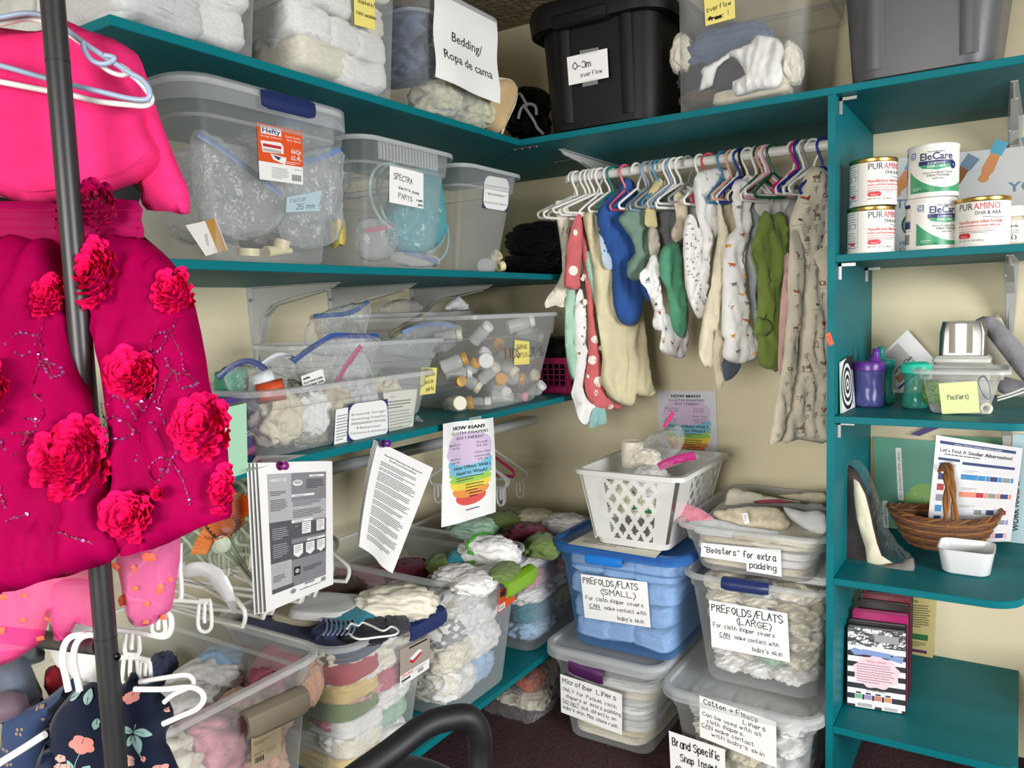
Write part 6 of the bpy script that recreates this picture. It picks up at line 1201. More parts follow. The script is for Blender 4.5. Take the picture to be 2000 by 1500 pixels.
# papers behind the basket
c4 = [px(1712, 1046, y=-.04), px(1836, 1050, y=-.04), px(1828, 862, y=-.02), px(1703, 853, y=-.02)]; c4 = [np.array(p) for p in c4]
for p in c4[:2]: p[2] = z+.001
W, H = dims(*c4); s = Sheet(W, H); s.base(mat('4f9a80', .5), 2, 2); s.rect(0, 0, W*.02, H, mat('9a7a2a', .6), 1); s.ell(W*.82, H*.28, W*.36, H*.25, mat('7fae4e', .5), 1, 30)
for k in range(9): s.ell(W*(.5+.05*k), H*(.1+.33*abs(math.sin(k*1.7))), W*.015, H*.014, mat(('c9b84a', '3a8a6a', '2f7a8a')[k % 3], .5), 2, 8)
s.rect(W*.37, H*.32, W*.09, H*.58, WHT, 2); s.text(W*.435, H*.35, 'to protect the skin', H*.045, GREYINK, 0, 'l', 3, rot=1.571, fit=H*.5); s.rect(W*.11, H*.0, W*.09, H*.30, WHT, 2); s.text(W*.175, H*.03, 'baby care', H*.045, GREYINK, 0, 'l', 3, rot=1.571, fit=H*.22)
tag(s.build('art_print', quad(*c4, W, H)), 'green painted card with white strips leaning behind the wicker basket', 'picture')
c4 = [np.array(px(u, v, y=yy)) for u, v, yy in ((1808, 1062, -.15), (1974, 1058, -.14), (1998, 876, -.12), (1829, 850, -.13))]
lean = z+.001; c4[0][2] = max(c4[0][2], lean); c4[1][2] = max(c4[1][2], lean)
W, H = dims(*c4); s = Sheet(W, H); s.base(mat('e6e4e4', .15, key='lamchart', spec=.7), 3, 3); NB, LB, RD_ = mat('23386e', .5), mat('2f86c0', .5), mat('b02a3a', .5)
s.rect(W*.05, H*.93, W*.88, H*.03, NB, 1); s.text(W*.5, H*.935, 'SPECIAL FORMULA INFANT FORMULA GUIDE', H*.02, WHT, 0, 'c', 2, fit=W*.55); s.text(W*.48, H*.86, "Let's Find A Similar Alternative!", H*.05, INK, .02, 'c', fit=W*.84); s.lines(W*.12, H*.835, W*.7, 1, .01, INK, H*.009)
s.rect(W*.05, H*.78, W*.26, H*.025, NB, 1); s.rect(W*.34, H*.76, W*.6, H*.028, NB, 1)
for k, (c, y) in enumerate(((LB, .62), (mat('e58a6a', .5), .45), (mat('dcdce6', .5), .28), (mat('8a86c0', .5), .18), (mat('e0a8b8', .5), .04))):
    s.rect(W*.34, H*y, W*.6, H*.05, c, 1); s.lines(W*.36, H*(y+.085), W*.2, 2, H*.014, TINY)
    for j in range(3): cc = (NB, RD_, TINY)[(k+j) % 3] if k else (LB, NB, TINY)[j]; s.rect(W*(.53+.14*j), H*(y-.01), W*.10, H*.075, WHT, 2); s.rect(W*(.535+.14*j), H*y, W*.09, H*.05, cc, 3)
for k in range(7): s.rect(W*.07, H*(.70-.10*k), W*.08, H*.06, (LB, NB, RD_, TINY)[k % 4], 2); s.lines(W*.18, H*(.745-.10*k), W*.10, 3, H*.015, TINY)
tag(s.build('printed_chart', quad(*c4, W, H, lambda a, b: .004*math.sin(a*4))), 'glossy printed formula chart leaning behind the wicker basket', 'chart')
c4 = [np.array([1.80, -.05, z+.001]), np.array([1.90, -.05, z+.001]), np.array([1.90, -.02, z+.285]), np.array([1.80, -.02, z+.285])]; s = Sheet(.1, .28); s.base(mat('a9c6cc', .5), 1, 1); s.rect(0, 0, .012, .28, mat('9a7a3a', .5), 1); s.text(.030, .03, 'WORK HARD & THINK', .018, INK, .02, rot=1.571, fit=.19); tag(s.build('folder', quad(*c4, .1, .28)), 'pale blue folder with sideways lettering at the right edge', 'folder')
c4 = [px(1860, 905, y=-.018), px(1990, 905, y=-.018), px(1990, 858, y=-.018), px(1835, 850, y=-.018)]; s = Sheet(.1, .05); s.base(mat('5f9a72', .5), 1, 1); tag(s.build('art_print', quad(*c4, .1, .05)), 'green card edge showing above the glossy chart', 'picture')
c4 = [px(*p, y=-.012) for p in ((1778, 848), (1795, 852), (1834, 836), (1812, 832))]; s = Sheet(.02, .03); s.base(mat('3f2f72', .5), 1, 1); tag(s.build('card_edge', quad(*c4, .02, .03)), 'purple-edged card tip below the cup shelf', 'card')
# ---- books on the lowest shelf
def book(bl, br, h, dep, cover, label, back=0.0, y0=None):
    a, b_ = px(*bl, z=B5+.0008), px(*br, z=B5+.0008); a = a+np.array([0, back, 0]); b_ = b_+np.array([0, back, 0]); al = unit(b_-a); bk = np.array([-al[1], al[0], 0]); W_ = np.linalg.norm(b_-a); t = thing('book', a, label, 'book')
    for nm, m_, box_ in (('cover', cover, ((0, 0, 0), (W_, .0025, h))), ('back_cover', cover, ((0, dep-.0025, 0), (W_, dep, h))), ('spine', cover, ((-.002, 0, 0), (.0005, dep, h))), ('pages', mat('d9d4c2', .8), ((.001, .003, .003), (W_-.004, dep-.003, h-.003)))):
        q = MB(); q.box(*box_, bev=.0006); q.xf(lambda p: a+al*p[0]+bk*(p[1]+.10*(p[2]))+np.array([0, 0, p[2]])); q.build(nm, m_, t)
    return t, (lambda x, y: a+al*x+bk*(-.0004+.10*y)+np.array([0, 0, y])), W_
SLV = mat('b9babd', .22, .9, kind='foil'); t1, fn, W_ = book((1655, 1378), (1768, 1396), .198, .022, mat('23232a', .5), 'front children\'s book, silver top, pink text cloud on black and white stripes')
s = Sheet(W_, .198); s.rect(0, .150, W_, .048, SLV, .5); s.rect(W_*.46, .168, W_*.42, .018, mat('97989b', .4), 1)
for k in range(6): s.rect(0, .008+.0265*k, W_, .0135, WHT, .6)
s.poly([(W_*(.5+.40*math.cos(a)*(1+.05*math.sin(9*a))), .093+.040*math.sin(a)*(1+.06*math.sin(9*a))) for a in [2*math.pi*k/60 for k in range(60)]], mat('e9c9cf', .6), 1.4)
BLR = mat('7d94c4', .5); s.poly([(W_*.25, .134), (W_*.75, .130), (W_*.75, .143), (W_*.25, .147)], BLR, 2); s.poly([(W_*.03, .142), (W_*.12, .130), (W_*.28, .133), (W_*.28, .143), (W_*.12, .148)], BLR, 1.8); s.poly([(W_*.72, .128), (W_*.94, .122), (W_*.97, .138), (W_*.80, .141)], BLR, 1.8)
s.text(W_*.5, .116, 'What a Klutz!', .008, mat('c03a6a', .5), 0, 'c', 3, fit=W_*.34); s.lines(W_*.16, .109, W_*.66, 8, .0062, mat('7a4a5a', .6), .0016); s.text(W_*.5, .045, 'WELIENSCHNILLS', .006, INK, .02, 'c', 3, fit=W_*.35)
for k, c in enumerate(('6fae86', '9a86b8', 'c77a6a', 'd08a6a')): s.rect(W_*(.13+.17*k), .022, W_*.13, .020, WHT, 3); s.rect(W_*(.135+.17*k), .023, W_*.12, .012, mat(c, .5), 3.4); s.rect(W_*(.15+.17*k), .036, W_*.09, .004, INK, 3.4)
for x in (.14, .60): s.rect(W_*x, .002, W_*.34, .017, WHT, 3.8)
for k in range(20): s.rect(W_*(.18+.013*k), .004, W_*.007, .009, INK, 4.2, 1, 1); s.rect(W_*(.64+.013*k) if k < 18 else W_*.64, .003, W_*.006, .008, INK, 4.2, 1, 1)
s.build('cover_print', fn, t1, .00025)
bk_ = [((1657, 1378), .203, '1c1c22', 'black-spined book right behind the striped one', .024), ((1662, 1378), .222, 'a3165e', 'magenta book second behind the striped one', .046), ((1668, 1378), .236, '2a1d20', 'dark maroon book third behind the striped one', .080), ((1672, 1378), .248, '6d1f2c', 'wine red book near the back of the book row', .105), ((1678, 1378), .258, '22301f', 'dark green-edged book at the back of the book row', .130)]
for (bl, h, c, lb, bk) in bk_: book((bl[0]-3, 1376), (1768, 1394), h, .020, mat(c, .35), lb, bk)
c4 = [np.array(px(u, v, y=-.025)) for u, v in ((1735, 1285), (1822, 1286), (1828, 1168), (1742, 1165))]; 
for p in c4[:2]: p[2] = B5+.001
W, H = dims(*c4); s = Sheet(W, H); s.base(mat('c9b878', .6, kind='paper'), 2, 2); s.lines(W*.4, H*.85, W*.5, 10, H*.04, mat('4a4428', .6)); s.rect(W*.45, H*.27, W*.42, H*.10, mat('2f6a3a', .5), 1); s.text(W*.5, H*.92, 'ing', H*.06); s.rect(W*.52, H*.05, W*.34, H*.05, mat('5a2a5a', .5), 1); s.lines(W*.4, H*.22, W*.5, 3, H*.03, mat('4a4428', .6)); tag(s.build('book_cover', quad(*c4, W, H)), 'mustard yellow booklet standing at the back beside the row of books', 'booklet')
# dark bag on the floor past the cubby
cloth('duffel_bag', (2.02, -.20, .002), (.28, .34, .36), FAB('1c1a1c'), 'black bag on the floor past the right end of the cubbies', 'bag', None, 0, 2)
tag(MB().box((1.868, -.10, .20), (1.90, -.08, .222), bev=.003).build('bag_tag', mat('7fae1e', .4)), 'lime green tag at the far right edge by the lowest cubby shelf', 'tag')
# ================================================================== baby clothes on the back rod
RY, RZ = -.30, 1.651
GN = unit((.77, -.64, 0)); GH = unit(np.cross([0, 0, 1.0], GN))
def rodx(u):
    lo_, hi_ = .5, 1.7
    for _ in range(40):
        m_ = (lo_+hi_)/2; d_ = np.array([m_, RY, RZ])-CAM; uu = 1000+FPX*(d_@RT)/(d_@FW)
        if uu < u: lo_ = m_
        else: hi_ = m_
    return (lo_+hi_)/2
HCOL = {'white': HW, 'teal': mat('0f6f6a', .35), 'pink': mat('d9607a', .35), 'steel': mat('7d93ad', .35), 'grey': mat('8e8d88', .4), 'blue': mat('3f86a8', .35), 'red': mat('c23a50', .35), 'peach': mat('dfa898', .35), 'navy': mat('1d2f86', .35), 'black': mat('1b1b1e', .4), 'green': mat('0f5a34', .35), 'coral': mat('d98a86', .35), 'rose': mat('cf8fb0', .35), 'magenta': mat('c01860', .35)}
hl = [(1121, 'white'), (1127, 'white'), (1144, 'white'), (1152, 'white'), (1161, 'white'), (1166, 'white'), (1174, 'white'), (1191, 'white'), (1197, 'teal'), (1221, 'pink'), (1244, 'white'), (1262, 'steel'), (1268, 'grey'), (1277, 'grey'), (1287, 'blue'), (1297, 'grey'), (1307, 'white'), (1313, 'steel'), (1319, 'white'), (1331, 'white'), (1344, 'grey'), (1368, 'white'), (1384, 'red'), (1411, 'blue'), (1428, 'peach'), (1439, 'white'), (1446, 'navy'), (1454, 'black'), (1461, 'white'), (1478, 'white'), (1483, 'green'), (1490, 'coral'), (1497, 'white'), (1503, 'rose'), (1510, 'green'), (1549, 'white'), (1558, 'magenta'), (1563, 'navy'), (1571, 'white'), (1578, 'grey'), (1589, 'white'), (1608, 'navy')]
lab1 = {'teal': 'teal plastic hanger on the back rod left of the blue hooded sleeper', 'pink': 'pink-hooked hanger above the blue hooded sleeper', 'blue': 'bright blue hanger hook on the back rod', 'red': 'wide red plastic hanger hook above the white print sleeper', 'peach': 'peach plastic hanger with the cream pants', 'black': 'black plastic hanger on the back rod beside the navy one', 'coral': 'coral plastic hanger among the green and rose ones', 'rose': 'rose pink plastic hanger in front of the green hanger', 'magenta': 'magenta plastic hanger near the deer print robe', 'green': 'dark green plastic hanger above the lime sleeper', 'navy': 'navy blue plastic hanger on the back rod', 'steel': 'steel blue plastic hanger in the middle of the back rod', 'grey': 'grey plastic hanger on the back rod', 'white': 'white plastic child hanger on the back rod'}
rh = random.Random(5); cnt = {}
for k, (u, c) in enumerate(hl):
    x = rodx(u); an = rh.uniform(-.22, .22); h = (GH[0]*math.cos(an)-GH[1]*math.sin(an), GH[0]*math.sin(an)+GH[1]*math.cos(an), 0)
    hanger((x, RY, RZ), h, HCOL[c], lab1[c], rh.uniform(.22, .25) if k < 6 else rh.uniform(.10, .14), rh.uniform(.05, .065), f'{c} hangers on the back rod', r=.0038, hook=.0195, flip=1 if k % 5 else -1)
def gar(name, poly, u, m, label, th=.014, seed=1, off=0.0, res=.008, folds=.006, ff=30, cat='baby clothes', crease=.25, flow=.22, smooth=2, deco=None, edge=None, n=None):
    x = rodx(u); p0 = np.array([x, RY, RZ])+GN*(off+.012); S = Soft(poly, p0, n if n is not None else GN, th*.75, res=res, folds=folds*1.6, ff=ff*1.55, seed=seed, crease=crease, flow=flow, smooth=smooth, edge=edge)
    t = thing(name, S.p0, label, cat); S.build('body', m, t)
    if deco:
        s = Sheet(.3, .3); deco(s, S); s.build('print', lambda a, b: S.point((a, b)), t, .0006, None, .0045)
    return S, t
def dots(m, pts, r):
    def f(s, S):
        for u, v, *q in pts:
            a = S.uv(u, v); k = (q[0] if q else r)*S_mpp(S); s.ell(a[0], a[1], k*(q[1] if len(q) > 1 else 1), k, m, 1, 16)
    return f
def S_mpp(S): return depth(S.p0)/FPX
CR = F('cream')
for (pts, u, c, lb, sd) in (
    ([(1198, 400), (1225, 392), (1232, 420), (1214, 440), (1204, 500), (1192, 470)], 1215, '8fa3c2', 'pale blue striped garment mostly hidden between the blue sleeper and the sage shirt', 201),
    ([(1262, 388), (1300, 380), (1308, 440), (1300, 520), (1285, 560), (1268, 520), (1262, 450)], 1268, 'a9aaa2', 'grey garment behind the pale yellow and sage shirts', 202),
    ([(1298, 372), (1330, 360), (1340, 400), (1330, 500), (1318, 560), (1300, 500)], 1300, '6e6f72', 'charcoal garment behind the oatmeal knit shirt', 203),
    ([(1338, 372), (1360, 352), (1372, 400), (1366, 500), (1350, 560), (1338, 470)], 1350, 'b9b7b0', 'light grey garment behind the tiny cross print sleeper', 204),
    ([(1418, 370), (1440, 360), (1448, 420), (1440, 560), (1424, 620), (1410, 540), (1412, 440)], 1430, 'd6cba8', 'pale yellow garment behind the tiger sleeper', 205),
    ([(1452, 380), (1478, 370), (1486, 440), (1480, 560), (1478, 640), (1466, 600), (1458, 500)], 1468, 'b7bcc0', 'pale grey garment between the tiger and lime sleepers', 206),
    ([(1476, 352), (1530, 345), (1556, 360), (1560, 400), (1550, 440), (1500, 430), (1474, 410)], 1485, 'c9c7bf', 'grey and white striped garment behind the green and rose hangers', 207),
    ([(1534, 410), (1558, 390), (1566, 440), (1556, 520), (1544, 600), (1534, 520)], 1535, '9a9792', 'grey garment between the lime sleeper and the deer print robe', 208)):
    x = rodx(u); S_ = Soft(pts, np.array([x, RY, RZ])-GN*.03, GN, .010, res=.009, folds=.009, ff=50, seed=sd); tag(S_.build('baby_garment', FAB(c)), lb, 'baby clothes')
gar('baby_pants', [(1083, 402), (1090, 392), (1108, 396), (1112, 440), (1108, 500), (1112, 560), (1104, 600), (1085, 596), (1068, 602), (1062, 592), (1080, 565), (1098, 530), (1094, 470)], 1127, F('ivory'), 'ribbed ivory garment at the left end of the back rod', seed=1, folds=.008, ff=60)
gar('baby_sleeper', [(1108, 560), (1124, 566), (1124, 620), (1128, 700), (1126, 735), (1118, 742), (1106, 702), (1102, 640)], 1135, FAB('a8cdb4'), 'long mint sleeper leg left of the bee print sleeper', seed=2)
SPT = mat('efe8da', .9)
gar('baby_sleeper', [(1126, 575), (1137, 566), (1147, 615), (1145, 670), (1150, 690), (1140, 742), (1142, 768), (1156, 782), (1170, 792), (1156, 822), (1141, 829), (1130, 817), (1122, 783), (1115, 768), (1124, 727), (1122, 673), (1119, 633)], 1140, F('white'), 'white sleeper with small gold bees below the coral dotted one', seed=3, deco=dots(mat('9a7a2a', .6), [(1138, 600), (1142, 618), (1138, 640), (1134, 657), (1138, 672), (1130, 690), (1134, 590)], 2.6))
COR = FAB('cf6a6a')
pd_ = [(1141, 590, 6), (1136, 545, 5), (1160, 663, 8), (1155, 703, 9), (1147, 735, 4, .6), (1167, 745, 11), (1162, 767, 6), (1190, 794, 5), (1150, 527, 6, .6), (1172, 680, 5), (1139, 540, 5)]
gar('baby_sleeper', [(1132, 425), (1140, 430), (1151, 500), (1158, 560), (1164, 640), (1172, 690), (1176, 722), (1184, 772), (1213, 792), (1211, 799), (1190, 800), (1168, 797), (1147, 777), (1142, 745), (1149, 700), (1149, 660), (1146, 585), (1138, 520), (1132, 470)], 1150, COR, 'coral pink sleeper with big white dots, its body', seed=4, folds=.004, deco=dots(SPT, pd_, 8), th=.014)
gar('baby_sleeper', [(1122, 427), (1136, 420), (1138, 470), (1133, 542), (1130, 565), (1104, 562), (1102, 540), (1108, 480)], 1150, COR, 'coral pink dotted sleeve ending in a ribbed cuff', seed=5, off=.03, folds=.002, deco=dots(SPT, [(1117, 529, 9.5), (1121, 455, 6, .7)], 9), th=.014)
gar('baby_sleeper', [(1141, 503), (1153, 490), (1168, 528), (1172, 600), (1160, 592), (1150, 552)], 1156, FAB('a4c7b0'), 'mint sleeve between the coral and cream garments', seed=6)
gar('baby_sleeper', [(1157, 800), (1172, 793), (1182, 797), (1185, 826), (1170, 830), (1151, 836)], 1150, FAB('8fb9b4'), 'pale teal hem with a white tag below the coral sleeper', seed=7, th=.006)
gar('baby_gown', [(1140, 425), (1148, 412), (1160, 413), (1168, 440), (1184, 480), (1210, 470), (1250, 560), (1260, 620), (1267, 687), (1273, 742), (1279, 768), (1262, 775), (1241, 772), (1240, 788), (1226, 794), (1195, 778), (1179, 757), (1173, 735), (1176, 700), (1168, 633), (1162, 590), (1158, 520), (1148, 470)], 1168, FAB('dcd2ac'), 'long cream fleece gown with scalloped hem', seed=8, folds=.007, ff=18, th=.022)
gar('baby_shirt', [(1168, 446), (1176, 450), (1184, 468), (1194, 490), (1198, 500), (1196, 526), (1182, 522), (1174, 500), (1170, 470)], 1180, mat('b8c8d8', .9), 'small white and blue print sleeve beside the blue sleeper', seed=9, off=.02, deco=dots(mat('3f6ab8', .6), [(1180, 475), (1186, 492), (1178, 490)], 2.5), th=.008)
BLU = FAB('2f5596')
gar('baby_sleeper', [(1165, 420), (1178, 397), (1193, 380), (1206, 374), (1212, 356), (1222, 346), (1233, 352), (1241, 364), (1246, 385), (1244, 425), (1252, 480), (1256, 560), (1254, 595), (1250, 622), (1237, 636), (1222, 636), (1208, 624), (1199, 600), (1195, 560), (1196, 520), (1184, 480), (1171, 455)], 1197, BLU, 'royal blue footed sleeper with its hood folded over the hanger', seed=10, th=.026, folds=.007, ff=20)
gar('baby_sleeper', [(1250, 545), (1262, 540), (1272, 565), (1268, 590), (1258, 578)], 1240, BLU, 'second blue foot tucked behind the sage shirt', seed=11, th=.01)
SAGE = FAB('748f7e')
gar('baby_shirt', [(1207, 430), (1218, 416), (1231, 395), (1246, 383), (1262, 384), (1270, 399), (1276, 440), (1283, 480), (1270, 506), (1258, 530), (1246, 549), (1225, 541), (1226, 512), (1240, 495), (1232, 463)], 1244, SAGE, 'sage green shirt hanging in front of the blue sleeper', seed=12, th=.018)
gar('baby_shirt', [(1258, 438), (1262, 392), (1272, 364), (1283, 349), (1295, 350), (1298, 364), (1290, 378), (1279, 402), (1284, 442), (1272, 443)], 1275, FAB('cdbd8a'), 'pale yellow shirt with a folded hood above the sage one', seed=13, th=.012)
gar('baby_shirt', [(1268, 445), (1284, 448), (1290, 480), (1284, 500), (1272, 500), (1266, 470)], 1280, mat('b5b0a0', .9), 'grey and tan print sleeve behind the green sleeper', seed=14, th=.010)
TRI = [mat(c, .7) for c in ('2a3040', 'b85a4a', '6a8a8a', 'c9a04a')]
def tris(pts):
    def f(s, S):
        k = S_mpp(S)
        for i, (u, v) in enumerate(pts):
            a = S.uv(u, v); r = 4.2*k; sg = -1 if i % 2 else 1; s.poly([(a[0]-r, a[1]-r*sg), (a[0]+r, a[1]-r*sg), (a[0], a[1]+r*sg)], TRI[i % 4], 1); s.stroke([(a[0]-r, a[1]-r*1.6*sg), (a[0]+r, a[1]-r*1.6*sg)], k*.8, INK, 1)
    return f
gar('baby_sleeper', [(1248, 534), (1261, 522), (1270, 503), (1281, 497), (1288, 512), (1291, 567), (1299, 605), (1308, 614), (1341, 633), (1345, 670), (1340, 694), (1325, 700), (1293, 688), (1288, 673), (1292, 648), (1280, 644), (1276, 628), (1279, 607), (1269, 580), (1261, 564), (1251, 553)], 1290, F('white'), 'white sleeper with little triangles and arrows', seed=15, folds=.007, ff=35, th=.018, deco=tris([(1279, 592), (1285, 612), (1300, 640), (1294, 668), (1307, 668), (1322, 680), (1262, 545), (1330, 660), (1284, 565)]))
gar('baby_sleeper', [(1289, 497), (1296, 482), (1311, 474), (1324, 474), (1331, 500), (1334, 553), (1343, 593), (1343, 630), (1335, 659), (1322, 655), (1311, 633), (1307, 606), (1302, 566), (1291, 548), (1287, 520)], 1312, FAB('5a9d7a'), 'emerald green footed sleeper in front of the triangle print', seed=16, th=.02)
gar('baby_shirt', [(1317, 378), (1331, 376), (1346, 398), (1340, 438), (1338, 460), (1320, 474), (1311, 460), (1313, 447), (1320, 432), (1316, 398)], 1335, F('oat', 'knit'), 'oatmeal knit shirt with a rolled cuff', seed=17, th=.015)
def marks(m, pts, r=2.0, kind=0):
    def f(s, S):
        k = S_mpp(S)
        for i, (u, v) in enumerate(pts):
            a = S.uv(u, v); q = r*k
            if i % 2: s.stroke([(a[0]-q, a[1]), (a[0]+q, a[1])], k*.7, m, 1); s.stroke([(a[0], a[1]-q), (a[0], a[1]+q)], k*.7, m, 1)
            else: s.stroke([(a[0]+q*math.cos(b), a[1]+q*math.sin(b)) for b in (0, 1.05, 2.1, 3.14, 4.2, 5.2, 6.28)], k*.7, m, 1)
    return f
rm = random.Random(3)
def scat(x0, y0, x1, y1, n, poly): 
    out = []; 
    while len(out) < n:
        p = (rm.uniform(x0, x1), rm.uniform(y0, y1))
        if inside(np.array([p]), poly)[0] and edist(np.array([p]), poly)[0] > 3: out.append(p)
    return out
pE = [(1357, 358), (1366, 337), (1383, 330), (1410, 327), (1422, 333), (1424, 350), (1413, 372), (1405, 410), (1402, 450), (1394, 485), (1386, 523), (1382, 560), (1376, 600), (1368, 560), (1372, 500), (1370, 454), (1361, 429), (1357, 390)]
gar('baby_blanket', pE, 1386, F('white'), 'white hooded wrap with faint grey elephants folded over its hanger', seed=18, folds=.007, ff=24, th=.022, deco=marks(mat('8f8f94', .7), scat(1357, 335, 1420, 560, 26, pE), 2.4))
pX = [(1339, 430), (1348, 418), (1359, 430), (1370, 455), (1384, 466), (1388, 500), (1387, 540), (1384, 577), (1370, 622), (1357, 613), (1344, 580), (1336, 530), (1334, 480)]
gar('baby_sleeper', pX, 1362, F('white'), 'white sleeper covered in tiny grey crosses and rings', seed=19, th=.018, folds=.006, off=.02, deco=marks(mat('55565c', .7), scat(1335, 425, 1388, 615, 90, pX), 1.7))
gar('baby_pants', [(1400, 402), (1409, 400), (1413, 430), (1420, 440), (1424, 470), (1414, 520), (1412, 560), (1408, 600), (1403, 645), (1394, 650), (1393, 700), (1391, 716), (1382, 719), (1368, 705), (1363, 681), (1371, 633), (1376, 600), (1386, 560), (1394, 510), (1402, 460)], 1425, CR, 'cream fleece pants hanging from the peach hanger', seed=20, folds=.006, ff=30)
gar('baby_shirt', [(1396, 650), (1408, 648), (1418, 680), (1420, 720), (1412, 752), (1402, 762), (1394, 730), (1390, 690)], 1425, F('oat'), 'tan and cream hem hanging below the tiger sleeper', seed=21, th=.01)
gar('baby_shirt', [(1412, 700), (1446, 704), (1440, 730), (1418, 745), (1410, 725)], 1436, FAB('4d5562'), 'dark grey pocketed hem below the tiger sleeper', seed=22, th=.01)
def tigers(pts):
    T1, T2, T3 = mat('c8662a', .7), mat('77787a', .7), mat('d9a23a', .7)
    def f(s, S):
        k = S_mpp(S)
        for i, (u, v) in enumerate(pts):
            a = S.uv(u, v); m = (T1, T2, T3)[i % 3]; fl = 1 if i % 2 else -1; r = 5.0*k; x, y = a
            s.ell(x, y, r*.9, r*.42, m, 1, 12, .2*fl); s.ell(x+r*.95*fl, y+r*.35, r*.34, r*.32, m, 1, 10)
            for lx in (-.6, -.25, .35, .65): s.stroke([(x+lx*r, y-r*.1), (x+lx*r*1.08, y-r*.85)], r*.22, m, 1)
            s.stroke([(x-r*.8*fl, y+r*.1), (x-r*1.25*fl, y+r*.55)], r*.15, m, 1)
            for lx in (-.4, 0, .4): s.stroke([(x+lx*r, y-r*.3), (x+lx*r+r*.08, y+r*.35)], r*.09, INK if i % 3 == 0 else m, 1.4)
    return f
gar('baby_sleeper', [(1412, 495), (1424, 457), (1438, 444), (1428, 400), (1430, 362), (1442, 350), (1460, 348), (1470, 356), (1465, 410), (1468, 448), (1452, 500), (1456, 553), (1464, 600), (1464, 633), (1474, 652), (1481, 680), (1470, 704), (1440, 710), (1411, 698), (1416, 662), (1410, 648), (1412, 560)], 1447, F('white'), 'white sleeper printed with orange and grey tigers', seed=23, folds=.007, ff=26, th=.022, deco=tigers([(1423, 517), (1425, 555), (1440, 575), (1421, 600), (1452, 592), (1424, 655), (1456, 655), (1432, 685), (1462, 690), (1440, 460), (1434, 405), (1447, 540), (1448, 625), (1459, 372), (1417, 480)]))
LG = FAB('768a42')
S, t = gar('baby_sleeper', [(1466, 496), (1474, 455), (1488, 418), (1496, 411), (1506, 422), (1521, 413), (1532, 424), (1537, 467), (1534, 520), (1526, 590), (1522, 660), (1521, 724), (1507, 722), (1483, 713), (1482, 662), (1474, 650), (1478, 618), (1482, 570), (1474, 520)], 1505, LG, 'lime green sleeper with a knotted cuff', seed=24, folds=.008, ff=26, th=.024)
gar('baby_mitten', [(1474, 645), (1478, 620), (1490, 622), (1507, 628), (1508, 645), (1496, 656), (1478, 654)], 1508, LG, 'lime green fold-over cuff tied around the lime sleeve', seed=25, off=.02, th=.014, folds=.002)
gar('baby_blanket', [(1534, 500), (1544, 508), (1540, 600), (1530, 720), (1521, 726), (1520, 671), (1526, 590)], 1540, FAB('d2a9a4'), 'pale pink edge of a blanket between lime sleeper and deer robe', seed=26, th=.010)
DEER, FOX, TWG = mat('7d6450', .75), mat('a4492c', .75), mat('4f463e', .75)
def woodland(pts, twigs, sc=1.0):
    def f(s, S):
        k = S_mpp(S)*sc
        for i, (u, v) in enumerate(pts):
            x, y = S.uv(u, v); q = i % 5; fl = 1 if i % 2 else -1; r = 6.5*k
            if q in (0, 3):
                s.ell(x, y, r*1.1, r*.48, DEER, 1, 14, .08*fl); s.poly([(x-fl*r*.7, y), (x-fl*r*1.3, y+r*1.2), (x-fl*r*.95, y+r*1.35), (x-fl*r*.3, y+r*.35)], DEER, 1); s.ell(x-fl*r*1.35, y+r*1.35, r*.42, r*.24, DEER, 1, 10); s.poly([(x-fl*r*1.1, y+r*1.4), (x-fl*r*.8, y+r*1.95), (x-fl*r*.95, y+r*1.3)], DEER, 1)
                for lx in (-.9, -.6, .6, .9): s.stroke([(x+lx*r, y-r*.1), (x+lx*r*.95, y-r*1.5)], r*.17, DEER, 1)
            elif q == 1: s.ell(x, y, r*.75, r*.55, FOX if i % 3 else DEER, 1, 12); s.ell(x+fl*r*.6, y+r*.6, r*.4, r*.36, FOX if i % 3 else DEER, 1, 10); s.ell(x-fl*r*.85, y+r*.3, r*.35, r*.6, FOX if i % 3 else DEER, 1, 10, .4*fl)
            elif q == 2: s.rect(x-r*.7, y-r*.6, r*1.4, r*1.3, DEER, 1, 1, 1); s.ell(x, y+r*.1, r*.3, r*.35, SPT, 1.4, 10); s.ell(x-fl*r*1.3, y-r*.2, r*.45, r*.5, DEER, 1, 10)
            else: s.ell(x, y, r*.55, r*.3, TWG, 1, 10); s.ell(x+fl*r*.45, y+r*.3, r*.22, r*.22, TWG, 1, 8)
            s.stroke([(x-r*1.5, y-r*1.5), (x+r*1.3, y-r*1.45)], k*.6, TWG, .8)
        for i, (u, v) in enumerate(twigs):
            x, y = S.uv(u, v); r = 8*k; s.stroke([(x, y-r), (x+r*.1, y+r*.9)], k*.8, TWG, 1)
            for b, e in ((-.4, -1), (-.1, 1), (.2, -1), (.45, 1)): s.stroke([(x, y+b*r), (x+e*r*.5, y+(b+.45)*r)], k*.7, TWG, 1); s.stroke([(x+e*r*.28, y+(b+.25)*r), (x+e*r*.62, y+(b+.2)*r)], k*.6, TWG, 1)
    return f
RB_ = FAB('d6ccb6')
def WP(poly, x0, y0, dx, dy):
    A, T = [], []
    for r in range(13):
        for c in range(4):
            for L, ox, oy in ((A, 0, 0), (T, .5, .45), (T, -.05, .6)):
                p = (x0+dx*(c+ox)+(r % 2)*dx*.45, y0+dy*(r+oy)+5*math.sin(c*2.3+r))
                if inside(np.array([p]), poly)[0] and edist(np.array([p]), poly)[0] > 6: L.append(p)
    return A, T
pB = [(1572, 345), (1582, 328), (1600, 325), (1614, 345), (1640, 360), (1645, 600), (1645, 845), (1560, 858), (1522, 863), (1538, 790), (1552, 740), (1562, 680), (1566, 600), (1560, 520), (1546, 470), (1546, 420), (1560, 385)]
